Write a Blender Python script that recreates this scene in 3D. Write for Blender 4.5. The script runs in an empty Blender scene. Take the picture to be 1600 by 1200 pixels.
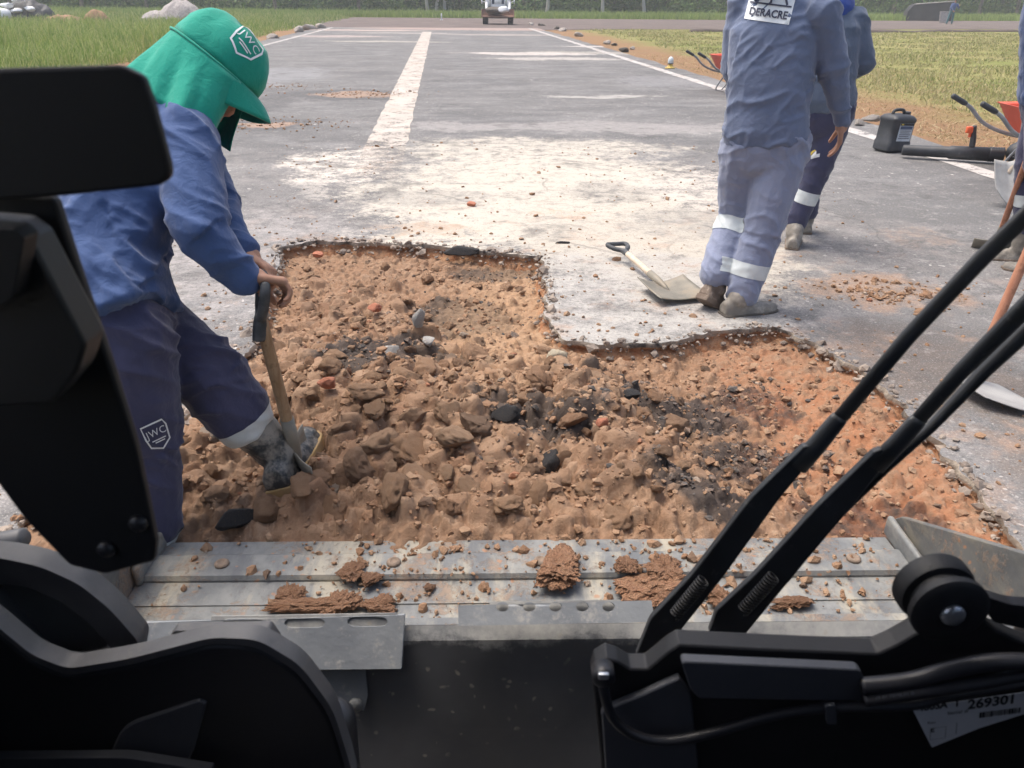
import bpy, bmesh, math, random
import numpy as np
from mathutils import Vector, Matrix, Quaternion
from mathutils.geometry import tessellate_polygon
from mathutils.bvhtree import BVHTree

random.seed(7)
rng = np.random.default_rng(7)
scene = bpy.context.scene
COL = scene.collection

# ------------------------------------------------------------------ camera
PITCH, ROLL, CAM_H, FPX = math.radians(26.5), math.radians(0.5), 1.35, 1202.0
CF = Vector((0, math.cos(PITCH), -math.sin(PITCH)))
_U = Vector((0, math.sin(PITCH), math.cos(PITCH)))
_X = Vector((1, 0, 0))
CR = _X * math.cos(ROLL) + _U * math.sin(ROLL)
CU = _U * math.cos(ROLL) - _X * math.sin(ROLL)
CO = Vector((0, 0, CAM_H))
cam_data = bpy.data.cameras.new('camera')
cam = bpy.data.objects.new('camera', cam_data)
COL.objects.link(cam)
cam.matrix_world = Matrix(((CR.x, CU.x, -CF.x, CO.x), (CR.y, CU.y, -CF.y, CO.y), (CR.z, CU.z, -CF.z, CO.z), (0, 0, 0, 1)))
cam_data.sensor_width = 36.0
cam_data.lens = 36.0 * FPX / 1600.0
cam_data.clip_start = 0.02
cam_data.clip_end = 4000
cam_data.dof.use_dof = True
cam_data.dof.focus_distance = 3.4
cam_data.dof.aperture_fstop = 11.0
scene.camera = cam

# ------------------------------------------------------------------ sky, sun, exposure
SUN_EL, SUN_AZ = math.radians(68), math.radians(-60)      # azimuth from +Y towards +X: sun stands ahead and well to the left
world = bpy.data.worlds.new('World')
scene.world = world
world.use_nodes = True
wn = world.node_tree
sky = wn.nodes.new('ShaderNodeTexSky')
sky.sky_type = 'NISHITA'
sky.sun_disc = False
sky.sun_elevation = SUN_EL
sky.sun_rotation = SUN_AZ
sky.dust_density = 6.0
sky.air_density = 1.0
sky.ozone_density = 1.0
bg = wn.nodes['Background']
bg.inputs['Strength'].default_value = 0.15
wn.links.new(sky.outputs[0], bg.inputs['Color'])
sd = bpy.data.lights.new('sun', 'SUN')
sd.energy = 1.5
sd.angle = math.radians(34)
sd.color = (1.0, 0.955, 0.89)
sun = bpy.data.objects.new('sun', sd)
COL.objects.link(sun)
sdir = Vector((math.sin(SUN_AZ) * math.cos(SUN_EL), math.cos(SUN_AZ) * math.cos(SUN_EL), math.sin(SUN_EL)))
sun.rotation_euler = sdir.to_track_quat('Z', 'Y').to_euler()
vs = scene.view_settings
vs.view_transform = 'Standard'
vs.look = 'None'
vs.gamma = 1.0
vs.use_curve_mapping = False
vs.exposure = 0.8
scene.cycles.max_bounces = 5
scene.cycles.volume_bounces = 1
scene.cycles.transparent_max_bounces = 8
scene.cycles.use_denoising = True
scene.cycles.caustics_reflective = False
scene.cycles.caustics_refractive = False

# ------------------------------------------------------------------ pixel helpers (photo pixels 1600 x 1200)
def ray(x, y):
    return CF + CR * ((x - 800) / FPX) + CU * ((600 - y) / FPX)
def G(x, y, z=0.0):
    d = ray(x, y)
    return CO + d * ((z - CAM_H) / d.z)
def AY(x, y, Y):
    d = ray(x, y)
    return CO + d * (Y / d.y)
def C(x, y, zc):
    return CO + ray(x, y) * zc

# ------------------------------------------------------------------ numpy noise
_perm = np.random.default_rng(3).permutation(4096).astype(np.int64)
_grad = np.random.default_rng(4).normal(size=(4096, 3))
_grad /= np.linalg.norm(_grad, axis=1)[:, None]
def pn(P):
    P = np.asarray(P, float)
    i = np.floor(P).astype(np.int64)
    f = P - i
    u = f * f * f * (f * (f * 6 - 15) + 10)
    out = 0
    for dx in (0, 1):
        for dy in (0, 1):
            for dz in (0, 1):
                h = _perm[(_perm[(_perm[(i[:, 0] + dx) & 4095] + i[:, 1] + dy) & 4095] + i[:, 2] + dz) & 4095]
                g = _grad[h]
                d = f - np.array([dx, dy, dz])
                w = (u[:, 0] if dx else 1 - u[:, 0]) * (u[:, 1] if dy else 1 - u[:, 1]) * (u[:, 2] if dz else 1 - u[:, 2])
                out = out + w * (g * d).sum(1)
    return out * 1.6
def fbm(P, n=4, lac=2.1, gain=0.5):
    s, a = 0, 1.0
    P = np.asarray(P, float)
    for k in range(n):
        s = s + a * pn(P + 17.3 * k)
        P = P * lac
        a *= gain
    return s

# ------------------------------------------------------------------ object helpers
def tag(o, label=None, cat=None, group=None, kind=None):
    if label: o['label'] = label
    if cat: o['category'] = cat
    if group: o['group'] = group
    if kind: o['kind'] = kind
    return o
def empty(name, loc=(0, 0, 0), rz=0.0):
    o = bpy.data.objects.new(name, None)
    o.empty_display_size = 0.05
    COL.objects.link(o)
    o.location = loc
    o.rotation_euler = (0, 0, rz)
    return o
def link(name, me, mat=None, parent=None, smooth=True):
    o = bpy.data.objects.new(name, me)
    COL.objects.link(o)
    if mat is not None:
        me.materials.clear()
        me.materials.append(mat)
    if smooth:
        me.shade_smooth()
    if parent is not None:
        o.parent = parent
    return o
def wpar(o, parent):
    """parent an object whose mesh is in world coordinates under a moved Empty"""
    o.parent = parent
    o.matrix_parent_inverse = parent_matrix(parent).inverted()
    return o
def parent_matrix(p):
    m = Matrix.Translation(p.location) @ p.rotation_euler.to_matrix().to_4x4()
    if p.parent is not None:
        m = parent_matrix(p.parent) @ p.matrix_parent_inverse @ m
    return m
def bm_mesh(bm, name='mesh'):
    me = bpy.data.meshes.new(name)
    bm.normal_update()
    bm.to_mesh(me)
    bm.free()
    return me
def sharp(o, ang=35):
    o.data.set_sharp_from_angle(angle=math.radians(ang))
    return o
def bevel(o, w, seg=2):
    m = o.modifiers.new('bevel', 'BEVEL')
    m.width = w
    m.segments = seg
    m.limit_method = 'ANGLE'
    return o
def copy_tree(o, parent=None):
    c = o.copy()
    COL.objects.link(c)
    if parent is not None:
        c.parent = parent
    for ch in list(o.children):
        copy_tree(ch, c)
    return c

# ---- shapes into a bmesh
def basis(d):
    d = Vector(d).normalized()
    a = Vector((0, 0, 1)) if abs(d.z) < 0.9 else Vector((1, 0, 0))
    x = d.cross(a).normalized()
    return x, d.cross(x).normalized(), d
def box(bm, c, s, rot=None):
    m = Matrix.Translation(Vector(c)) @ (rot.to_4x4() if rot is not None else Matrix.Identity(4)) @ Matrix.Diagonal((s[0], s[1], s[2], 1))
    bmesh.ops.create_cube(bm, size=1.0, matrix=m)
def loft(bm, rings, cap=True, closed=True):
    vs_ = [[bm.verts.new(p) for p in r] for r in rings]
    n = len(vs_[0])
    for a, b in zip(vs_[:-1], vs_[1:]):
        for i in range(n if closed else n - 1):
            j = (i + 1) % n
            bm.faces.new((a[i], a[j], b[j], b[i]))
    if cap:
        bm.faces.new(list(reversed(vs_[0])))
        bm.faces.new(vs_[-1])
    return vs_
def ring(c, x, y, rx, ry, n=16):
    c, x, y = Vector(c), Vector(x), Vector(y)
    return [c + x * (rx * math.cos(2 * math.pi * i / n)) + y * (ry * math.sin(2 * math.pi * i / n)) for i in range(n)]
def tube(bm, pts, r, n=12, cap=True, flat=1.0, up=None):
    """swept tube along points with per-point radius"""
    pts = [Vector(p) for p in pts]
    rs = r if isinstance(r, (list, tuple)) else [r] * len(pts)
    rings, px = [], None
    for i, p in enumerate(pts):
        d = (pts[min(i + 1, len(pts) - 1)] - pts[max(i - 1, 0)])
        if d.length < 1e-9: d = Vector((0, 0, 1))
        d.normalize()
        if px is None:
            if up is not None:
                px = d.cross(Vector(up)).normalized()
            else:
                px = basis(d)[0]
        px = (px - d * px.dot(d)).normalized()
        py = d.cross(px)
        rings.append(ring(p, px, py, rs[i], rs[i] * flat, n))
    return loft(bm, rings, cap)
def smooth_path(pts, n=8):
    pts = [Vector(p) for p in pts]
    out = []
    for i in range(len(pts) - 1):
        p0, p1, p2, p3 = pts[max(i - 1, 0)], pts[i], pts[i + 1], pts[min(i + 2, len(pts) - 1)]
        for k in range(n):
            t = k / n
            out.append(0.5 * ((2 * p1) + (-p0 + p2) * t + (2 * p0 - 5 * p1 + 4 * p2 - p3) * t * t + (-p0 + 3 * p1 - 3 * p2 + p3) * t ** 3))
    out.append(pts[-1])
    return out
def capsule(bm, a, b, ra, rb, n=14, fx=1.0, up=None, m=4):
    a, b = Vector(a), Vector(b)
    d = (b - a)
    L = d.length
    d = d.normalized() if L > 1e-6 else Vector((0, 0, 1))
    if up is not None:
        x = d.cross(Vector(up))
        x = x.normalized() if x.length > 1e-4 else basis(d)[0]
        y = d.cross(x)
    else:
        x, y, _ = basis(d)
    rings = []
    for k in range(m):
        t = math.pi / 2 * (1 - (k + 0.15) / m)
        rings.append(ring(a - d * ra * math.sin(t), x, y, ra * math.cos(t) * fx, ra * math.cos(t), n))
    for k in range(4):
        t = k / 3
        rr = ra + (rb - ra) * t
        rings.append(ring(a + (b - a) * t, x, y, rr * fx, rr, n))
    for k in range(m - 1, -1, -1):
        t = math.pi / 2 * (1 - (k + 0.15) / m)
        rings.append(ring(b + d * rb * math.sin(t), x, y, rb * math.cos(t) * fx, rb * math.cos(t), n))
    loft(bm, rings)
def ellipsoid(bm, c, ax, r, n=16):
    """ax: three axes, r: three radii"""
    m = Matrix.Translation(Vector(c)) @ Matrix((ax[0] * r[0], ax[1] * r[1], ax[2] * r[2])).transposed().to_4x4()
    bmesh.ops.create_uvsphere(bm, u_segments=n, v_segments=n // 2 + 2, radius=1.0, matrix=m)
def remesh(bm, voxel, smooth=4, name='mesh'):
    me = bm_mesh(bm, name)
    o = bpy.data.objects.new('tmp', me)
    COL.objects.link(o)
    m = o.modifiers.new('r', 'REMESH')
    m.mode = 'VOXEL'
    m.voxel_size = voxel
    m.use_smooth_shade = True
    if smooth:
        s = o.modifiers.new('s', 'SMOOTH')
        s.factor = 0.5
        s.iterations = smooth
    dg = bpy.context.evaluated_depsgraph_get()
    me2 = bpy.data.meshes.new_from_object(o.evaluated_get(dg))
    me2.name = name
    bpy.data.objects.remove(o)
    bpy.data.meshes.remove(me)
    return me2
def get_co(me):
    a = np.empty(len(me.vertices) * 3)
    me.vertices.foreach_get('co', a)
    return a.reshape(-1, 3)
def get_no(me):
    a = np.empty(len(me.vertices) * 3)
    me.vertices.foreach_get('normal', a)
    return a.reshape(-1, 3)
def set_co(me, a):
    me.vertices.foreach_set('co', np.ascontiguousarray(a).ravel())
    me.update()
def extrude_poly(outline, holes, frame, thick, name='plate'):
    """outline/holes: 2D lists in frame (o, x, y, n); solid plate from n=0 to n=-thick"""
    o, x, y, n = [Vector(v) for v in frame]
    def wind(l, ccw):
        a = sum(l[i - 1][0] * l[i][1] - l[i][0] * l[i - 1][1] for i in range(len(l)))
        return list(l) if (a > 0) == ccw else list(reversed(l))
    loops = [wind(outline, True)] + [wind(h, False) for h in holes]
    tris = tessellate_polygon([[Vector((p[0], p[1], 0)) for p in l] for l in loops])
    flat = [p for l in loops for p in l]
    bm = bmesh.new()
    top = [bm.verts.new(o + x * p[0] + y * p[1]) for p in flat]
    bot = [bm.verts.new(o + x * p[0] + y * p[1] - n * thick) for p in flat]
    for t in tris:
        try:
            bm.faces.new([top[i] for i in t])
            bm.faces.new([bot[i] for i in reversed(t)])
        except ValueError:
            pass
    s = 0
    for l in loops:
        k = len(l)
        for i in range(k):
            j = (i + 1) % k
            bm.faces.new((top[s + i], bot[s + i], bot[s + j], top[s + j]))
        s += k
    bmesh.ops.recalc_face_normals(bm, faces=bm.faces)
    if not holes: bmesh.ops.dissolve_limit(bm, angle_limit=0.01, verts=bm.verts, edges=bm.edges)
    return bm_mesh(bm, name)
def round_poly(pts, rad=0.15, seg=5):
    """round the corners of a 2D outline; rad = share of the shorter side or an absolute length if > 1"""
    out = []
    n = len(pts)
    for i in range(n):
        p0, p1, p2 = Vector(pts[i - 1]), Vector(pts[i]), Vector(pts[(i + 1) % n])
        a, b = p0 - p1, p2 - p1
        r = min(rad if rad > 1 else rad * min(a.length, b.length), 0.45 * a.length, 0.45 * b.length)
        s, e = p1 + a.normalized() * r, p1 + b.normalized() * r
        for k in range(seg + 1):
            t = k / seg
            out.append(tuple((1 - t) ** 2 * s + 2 * t * (1 - t) * p1 + t * t * e))
    return out
def px_plate(name, pts, Y, thick, mat, parent, holes=(), rad=0.2, bev=0.002, tilt=0.0):
    """solid plate whose face stands at distance Y in front of the seat (leaning by tilt), outline given as seen from the seat"""
    pts = round_poly(pts, rad) if rad else pts
    nrm = Vector((0, -math.cos(tilt), math.sin(tilt)))
    y = Vector((0, math.sin(tilt), math.cos(tilt)))
    c = AY(sum(p[0] for p in pts) / len(pts), sum(p[1] for p in pts) / len(pts), Y)
    def loc(p):
        d = ray(*p)
        q = CO + d * ((c - CO).dot(nrm) / d.dot(nrm)) - c
        return (q.x, q.dot(y))
    me = extrude_poly([loc(p) for p in pts], [[loc(p) for p in h] for h in holes], (c, (1, 0, 0), y, nrm), thick, name)
    o = link(name, me, mat, None, smooth=True)
    if bev: bevel(o, bev)
    sharp(o, 30)
    o.parent = parent
    return o
def decal(name, me2d, target_objs, origin, ux, uy, direction, mat, parent, off=0.0015):
    """lay a flat 2D mesh (x, y) onto the surface of target meshes by projecting along direction"""
    trees = []
    for t in target_objs:
        trees.append(BVHTree.FromPolygons([v.co for v in t.data.vertices], [p.vertices for p in t.data.polygons]))
    origin, ux, uy, direction = Vector(origin), Vector(ux), Vector(uy), Vector(direction).normalized()
    bm = bmesh.new()
    bm.from_mesh(me2d)
    for _ in range(3):
        long_e = [e for e in bm.edges if e.calc_length() * ux.length > 0.014]
        if not long_e: break
        bmesh.ops.subdivide_edges(bm, edges=long_e, cuts=1, use_grid_fill=False)
        bmesh.ops.triangulate(bm, faces=bm.faces)
    for v in bm.verts:
        p = origin + ux * v.co.x + uy * v.co.y
        best = None
        for tr in trees:
            h = tr.ray_cast(p - direction * 0.4, direction)
            if h[0] is not None and (best is None or h[3] < best[1]):
                best = (h[0], h[3])
        v.co = (best[0] if best else p) - direction * (off + v.co.z)
    o = link(name, bm_mesh(bm, name), mat, None, smooth=False)
    if parent is not None: wpar(o, parent)
    return o
def text_mesh(s, size=1.0, bold=False, align='CENTER', spacing=1.0):
    cu = bpy.data.curves.new('txt', 'FONT')
    cu.body = s
    cu.size = size
    cu.align_x = align
    cu.align_y = 'CENTER'
    cu.space_character = spacing
    cu.resolution_u = 3
    if bold: cu.offset = size * 0.03
    o = bpy.data.objects.new('txt', cu)
    COL.objects.link(o)
    dg = bpy.context.evaluated_depsgraph_get()
    me = bpy.data.meshes.new_from_object(o.evaluated_get(dg))
    bpy.data.objects.remove(o)
    return me
def stroke_mesh(paths, w, z=0.0):
    """flat ribbons in 2D"""
    bm = bmesh.new()
    for pts, closed in paths:
        pts = [Vector((p[0], p[1])) for p in pts]
        n = len(pts)
        L, Rr = [], []
        for i in range(n):
            a = pts[i - 1] if (i > 0 or closed) else pts[i]
            b = pts[(i + 1) % n] if (i < n - 1 or closed) else pts[i]
            d = (b - a).normalized()
            q = Vector((-d.y, d.x)) * w / 2
            L.append(bm.verts.new((pts[i].x + q.x, pts[i].y + q.y, z)))
            Rr.append(bm.verts.new((pts[i].x - q.x, pts[i].y - q.y, z)))
        for i in range(n if closed else n - 1):
            j = (i + 1) % n
            bm.faces.new((Rr[i], Rr[j], L[j], L[i]))
    return bm_mesh(bm, 'stroke')
def join2d(items):
    bm = bmesh.new()
    for me, (dx, dy), s, z in items:
        k = len(bm.verts)
        bm.from_mesh(me)
        bm.verts.ensure_lookup_table()
        for v in bm.verts[k:]:
            v.co = Vector((v.co.x * s + dx, v.co.y * s + dy, v.co.z + z))
    return bm_mesh(bm, 'flat')

# ------------------------------------------------------------------ node helpers
class N:
    def __init__(self, name):
        self.m = bpy.data.materials.new(name)
        self.m.use_nodes = True
        self.t = self.m.node_tree
        self.b = self.t.nodes['Principled BSDF']
        self.tc = self.t.nodes.new('ShaderNodeTexCoord')
        self.co = self.tc.outputs['Object']
    def node(self, typ, **kw):
        n = self.t.nodes.new(typ)
        for k, v in kw.items(): setattr(n, k, v)
        return n
    def put(self, sock, v):
        if v is None: return
        if hasattr(v, 'is_linked') or isinstance(v, bpy.types.NodeSocket): self.t.links.new(v, sock)
        else: sock.default_value = (*v, 1.0) if (isinstance(v, (tuple, list)) and len(v) == 3 and sock.type == 'RGBA') else v
    def noise(self, scale, detail=4, rough=0.55, co=None, dist=0.0):
        n = self.node('ShaderNodeTexNoise')
        self.put(n.inputs['Vector'], co or self.co)
        n.inputs['Scale'].default_value = scale
        n.inputs['Detail'].default_value = detail
        n.inputs['Roughness'].default_value = rough
        n.inputs['Distortion'].default_value = dist
        return n.outputs['Fac']
    def ridged(self, scale, detail=3, co=None, dist=0.0):
        n = self.node('ShaderNodeTexNoise', noise_type='RIDGED_MULTIFRACTAL')
        self.put(n.inputs['Vector'], co or self.co)
        n.inputs['Scale'].default_value = scale
        n.inputs['Detail'].default_value = detail
        n.inputs['Distortion'].default_value = dist
        return n.outputs['Fac']
    def noise_col(self, scale, detail=2, co=None):
        n = self.node('ShaderNodeTexNoise')
        self.put(n.inputs['Vector'], co or self.co)
        n.inputs['Scale'].default_value = scale
        n.inputs['Detail'].default_value = detail
        return n.outputs['Color']
    def voro(self, scale, co=None, feature='F1', out='Distance', rnd=1.0):
        n = self.node('ShaderNodeTexVoronoi', feature=feature)
        self.put(n.inputs['Vector'], co or self.co)
        n.inputs['Scale'].default_value = scale
        n.inputs['Randomness'].default_value = rnd
        return n.outputs[out]
    def rng(self, v, a, b, c=0.0, d=1.0, smooth=True):
        n = self.node('ShaderNodeMapRange', interpolation_type='SMOOTHSTEP' if smooth else 'LINEAR')
        self.put(n.inputs['Value'], v)
        for i, x in zip(('From Min', 'From Max', 'To Min', 'To Max'), (a, b, c, d)): n.inputs[i].default_value = x
        return n.outputs['Result']
    def math(self, op, a, b=None, c=None, clamp=False):
        n = self.node('ShaderNodeMath', operation=op, use_clamp=clamp)
        self.put(n.inputs[0], a)
        self.put(n.inputs[1], b)
        self.put(n.inputs[2], c)
        return n.outputs[0]
    def mul(self, a, b): return self.math('MULTIPLY', a, b)
    def add(self, a, b): return self.math('ADD', a, b)
    def mx(self, a, b): return self.math('MAXIMUM', a, b)
    def mix(self, fac, a, b, blend='MIX'):
        n = self.node('ShaderNodeMix', data_type='RGBA', blend_type=blend)
        self.put(n.inputs['Factor'], fac)
        self.put(n.inputs['A'], a) if False else self.put(n.inputs[6], a)
        self.put(n.inputs[7], b)
        return n.outputs[2]
    def mapping(self, loc=(0, 0, 0), rot=(0, 0, 0), scale=(1, 1, 1), co=None, typ='POINT'):
        n = self.node('ShaderNodeMapping', vector_type=typ)
        self.put(n.inputs['Vector'], co or self.co)
        n.inputs['Location'].default_value = loc
        n.inputs['Rotation'].default_value = rot
        n.inputs['Scale'].default_value = scale
        return n.outputs[0]
    def vadd(self, a, b, op='ADD'):
        n = self.node('ShaderNodeVectorMath', operation=op)
        self.put(n.inputs[0], a)
        self.put(n.inputs[1], b)
        return n.outputs[0]
    def vscale(self, a, s):
        n = self.node('ShaderNodeVectorMath', operation='SCALE')
        self.put(n.inputs[0], a)
        n.inputs['Scale'].default_value = s
        return n.outputs[0]
    def length(self, a):
        n = self.node('ShaderNodeVectorMath', operation='LENGTH')
        self.put(n.inputs[0], a)
        return n.outputs['Value']
    def sep(self, a):
        n = self.node('ShaderNodeSeparateXYZ')
        self.put(n.inputs[0], a)
        return n.outputs
    def warped(self, scale, amt, detail=3):
        c = self.noise_col(scale, detail)
        c = self.vadd(c, (0.5, 0.5, 0.5), 'SUBTRACT')
        return self.vadd(self.co, self.vscale(c, amt))
    def ell(self, co, cx, cy, rx, ry, rot=0.0, soft=0.5):
        v = self.mapping((cx, cy, 0), (0, 0, math.radians(rot)), (rx, ry, 50.0), co, 'TEXTURE')
        return self.rng(self.length(v), 1 + soft, 1 - soft)
    def bump(self, h, strength=0.5, dist=0.01, prev=None):
        n = self.node('ShaderNodeBump')
        n.inputs['Strength'].default_value = strength
        n.inputs['Distance'].default_value = dist
        self.put(n.inputs['Height'], h)
        if prev is not None: self.put(n.inputs['Normal'], prev)
        return n.outputs[0]
    def rand_island(self):
        return self.node('ShaderNodeNewGeometry').outputs['Random Per Island']
    def rand_obj(self):
        return self.node('ShaderNodeObjectInfo').outputs['Random']
    def ramp(self, v, stops, interp='LINEAR'):
        n = self.node('ShaderNodeValToRGB')
        n.color_ramp.interpolation = interp
        e = n.color_ramp.elements
        while len(e) < len(stops): e.new(0.5)
        for k, (p, c) in enumerate(stops):
            e[k].position = p
            e[k].color = (*c, 1)
        self.put(n.inputs[0], v)
        return n.outputs[0]
    def done(self, col=None, rough=None, metal=None, normal=None, spec=None):
        self.put(self.b.inputs['Base Color'], col)
        self.put(self.b.inputs['Roughness'], rough)
        self.put(self.b.inputs['Metallic'], metal)
        if normal is not None: self.put(self.b.inputs['Normal'], normal)
        if spec is not None: self.b.inputs['Specular IOR Level'].default_value = spec
        return self.m
def simple(name, c1, c2=None, scale=20, rough=0.6, bump=0.2, bscale=120, metal=0.0, spec=None, dust=None, damt=0.0, dscale=6, dist=0.002):
    n = N(name)
    c2 = c2 or tuple(min(1, c * 1.25) for c in c1)
    col = n.mix(n.rng(n.noise(scale, 5), 0.3, 0.7), c1, c2)
    r = rough
    if dust is not None:
        d = n.mul(n.rng(n.add(n.noise(dscale, 8, 0.7), n.mul(n.noise(dscale * 9, 4), 0.25)), 0.78 - damt * 0.45, 0.95 - damt * 0.4), 0.85)
        col = n.mix(d, col, dust)
        r = n.math('MAXIMUM', n.mul(d, 0.85), rough)
    nm = n.bump(n.noise(bscale, 4), bump, dist) if bump else None
    return n.done(col, r, metal, nm, spec)
# ================================================================== MATERIALS
RD = math.radians(5.1)                                   # the runway runs 5.1 degrees left of the seat's heading
RE = Vector((-math.sin(RD), math.cos(RD), 0))            # along
RU = Vector((math.cos(RD), math.sin(RD), 0))             # across, to the right
def road_pt(u, s, z=0.0):
    return RU * u + RE * s + Vector((0, 0, z))

SOIL_A, SOIL_B, SOIL_C = (0.245, 0.146, 0.090), (0.315, 0.213, 0.143), (0.205, 0.105, 0.060)
def road_material():
    n = N('worn_asphalt')
    big = n.noise(0.55, 6, 0.6)
    streak = n.noise(1.0, 6, 0.65, co=n.mapping(rot=(0, 0, -RD), scale=(0.9, 1.9, 1)))
    col = n.mix(n.rng(big, 0.3, 0.7), (0.112, 0.109, 0.108), (0.192, 0.186, 0.182))
    col = n.mix(n.mul(n.rng(streak, 0.42, 0.70), 0.7), col, (0.275, 0.267, 0.262))
    fine = n.noise(38, 8, 0.75)
    col = n.mix(n.mul(n.rng(fine, 0.38, 0.60), 0.8), col, n.mix(0.5, col, (0.045, 0.045, 0.047)), 'MIX')
    g2 = n.noise(85, 4, 0.8)
    col = n.mix(n.mul(n.rng(g2, 0.54, 0.72), 0.55), col, (0.34, 0.325, 0.315))
    col = n.mix(n.mul(n.rng(g2, 0.44, 0.28), 0.6), col, (0.035, 0.035, 0.037))
    # pale stone chips showing in the surface
    chips = n.rng(n.voro(26, n.warped(8, 0.06)), 0.20, 0.12)
    chips = n.mul(chips, n.rng(n.noise(2.2, 4), 0.42, 0.62))
    col = n.mix(n.mul(chips, 0.7), col, (0.52, 0.49, 0.46))
    chips2 = n.rng(n.voro(9, n.warped(5, 0.2)), 0.13, 0.08)
    col = n.mix(n.mul(chips2, n.rng(n.noise(1.1, 3), 0.45, 0.6)), col, (0.60, 0.56, 0.52))
    w = n.warped(0.9, 1.5, 6)
    w2 = n.warped(3.2, 0.55, 5)
    grain = n.add(n.mul(n.noise(6.0, 10, 0.75), 0.75), n.mul(n.noise(30, 6, 0.7), 0.35))
    def patch(cx, cy, rx, ry, rot, colr, amt, lo=0.40, hi=0.72, soft=0.55, ww=w):
        nonlocal col
        m = n.ell(ww, cx, cy, rx, ry, rot, soft)
        k = n.mul(n.rng(n.add(m, n.mul(n.math('SUBTRACT', grain, 0.55), 3.2)), lo + 0.25, hi + 0.65), n.rng(m, 0.0, 0.3))
        col = n.mix(n.mul(k, amt), col, colr)
    pink, cream, grey, brown, dark = (0.31, 0.28, 0.262), (0.50, 0.455, 0.385), (0.56, 0.53, 0.50), (0.30, 0.20, 0.14), (0.085, 0.083, 0.085)
    # general pale dust around the trench
    patch(-0.3, 5.6, 4.4, 3.6, 5, pink, 0.55, 0.40, 0.85)
    patch(2.3, 4.4, 2.2, 2.2, 0, (0.26, 0.24, 0.23), 0.5, 0.46, 0.8)
    patch(2.0, 2.6, 1.3, 1.6, 0, (0.30, 0.275, 0.262), 0.6, 0.45, 0.8)
    patch(-2.1, 2.7, 1.1, 2.0, 0, (0.36, 0.335, 0.322), 0.7, 0.25, 0.7)
    patch(-1.7, 4.6, 0.8, 1.3, 0, (0.34, 0.315, 0.303), 0.7, 0.25, 0.7)
    # cream lime spread beyond the trench
    patch(0.25, 6.0, 1.45, 2.0, 4, cream, 1.0, 0.05, 0.35, 0.5)
    patch(-0.2, 4.95, 0.9, 0.6, 8, cream, 0.95, 0.15, 0.45, 0.5)
    patch(0.85, 4.6, 0.95, 1.1, 0, (0.45, 0.405, 0.34), 0.95, 0.1, 0.4, 0.5)
    patch(0.72, 3.65, 0.70, 0.85, 0, (0.40, 0.38, 0.352), 0.9, 0.12, 0.62, 0.4)
    patch(0.1, 8.1, 1.6, 0.8, 0, cream, 0.9, 0.2, 0.5, 0.5)
    patch(-1.6, 7.0, 0.55, 1.3, 5, (0.72, 0.65, 0.56), 0.8, 0.40, 0.66)
    patch(1.7, 6.3, 0.9, 1.2, 0, (0.55, 0.49, 0.43), 0.75, 0.40, 0.72)
    # darker scuffs
    patch(0.75, 6.15, 0.45, 0.5, 0, dark, 0.75, 0.44, 0.70, 0.5, w2)
    patch(1.1, 5.25, 0.5, 0.55, 0, (0.16, 0.16, 0.16), 0.65, 0.44, 0.70, 0.5, w2)
    patch(-0.6, 5.9, 0.6, 0.35, 0, (0.13, 0.13, 0.13), 0.6, 0.44, 0.70, 0.5, w2)
    patch(-1.9, 6.0, 0.6, 0.5, 0, (0.16, 0.155, 0.155), 0.6, 0.44, 0.70, 0.5, w2)
    patch(-0.55, 5.0, 0.5, 0.22, 0, (0.36, 0.25, 0.17), 0.7, 0.42, 0.66, 0.5, w2)
    patch(1.80, 2.95, 0.45, 0.6, 0, (0.12, 0.095, 0.08), 0.85, 0.10, 0.45, 0.5, w2)
    patch(1.95, 2.15, 0.4, 0.45, 0, (0.15, 0.12, 0.10), 0.7, 0.15, 0.5, 0.5, w2)
    patch(2.3, 3.4, 0.7, 0.35, 0, (0.13, 0.125, 0.12), 0.7, 0.2, 0.6, 0.5, w2)
    patch(3.0, 5.6, 1.2, 0.5, 0, (0.10, 0.10, 0.10), 0.7, 0.2, 0.6, 0.5, w2)
    patch(1.95, 3.85, 0.45, 0.25, 0, brown, 0.85, 0.10, 0.4, 0.5, w2)
    patch(2.6, 4.9, 0.3, 0.3, 0, brown, 0.5, 0.46, 0.68, 0.5, w2)
    patch(0.35, 5.45, 0.25, 0.18, 0, (0.45, 0.27, 0.17), 0.5, 0.42, 0.66, 0.5, w2)
    patch(-1.75, 2.15, 0.35, 0.3, 0, (0.52, 0.38, 0.31), 0.7, 0.38, 0.66, 0.5, w2)
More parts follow.
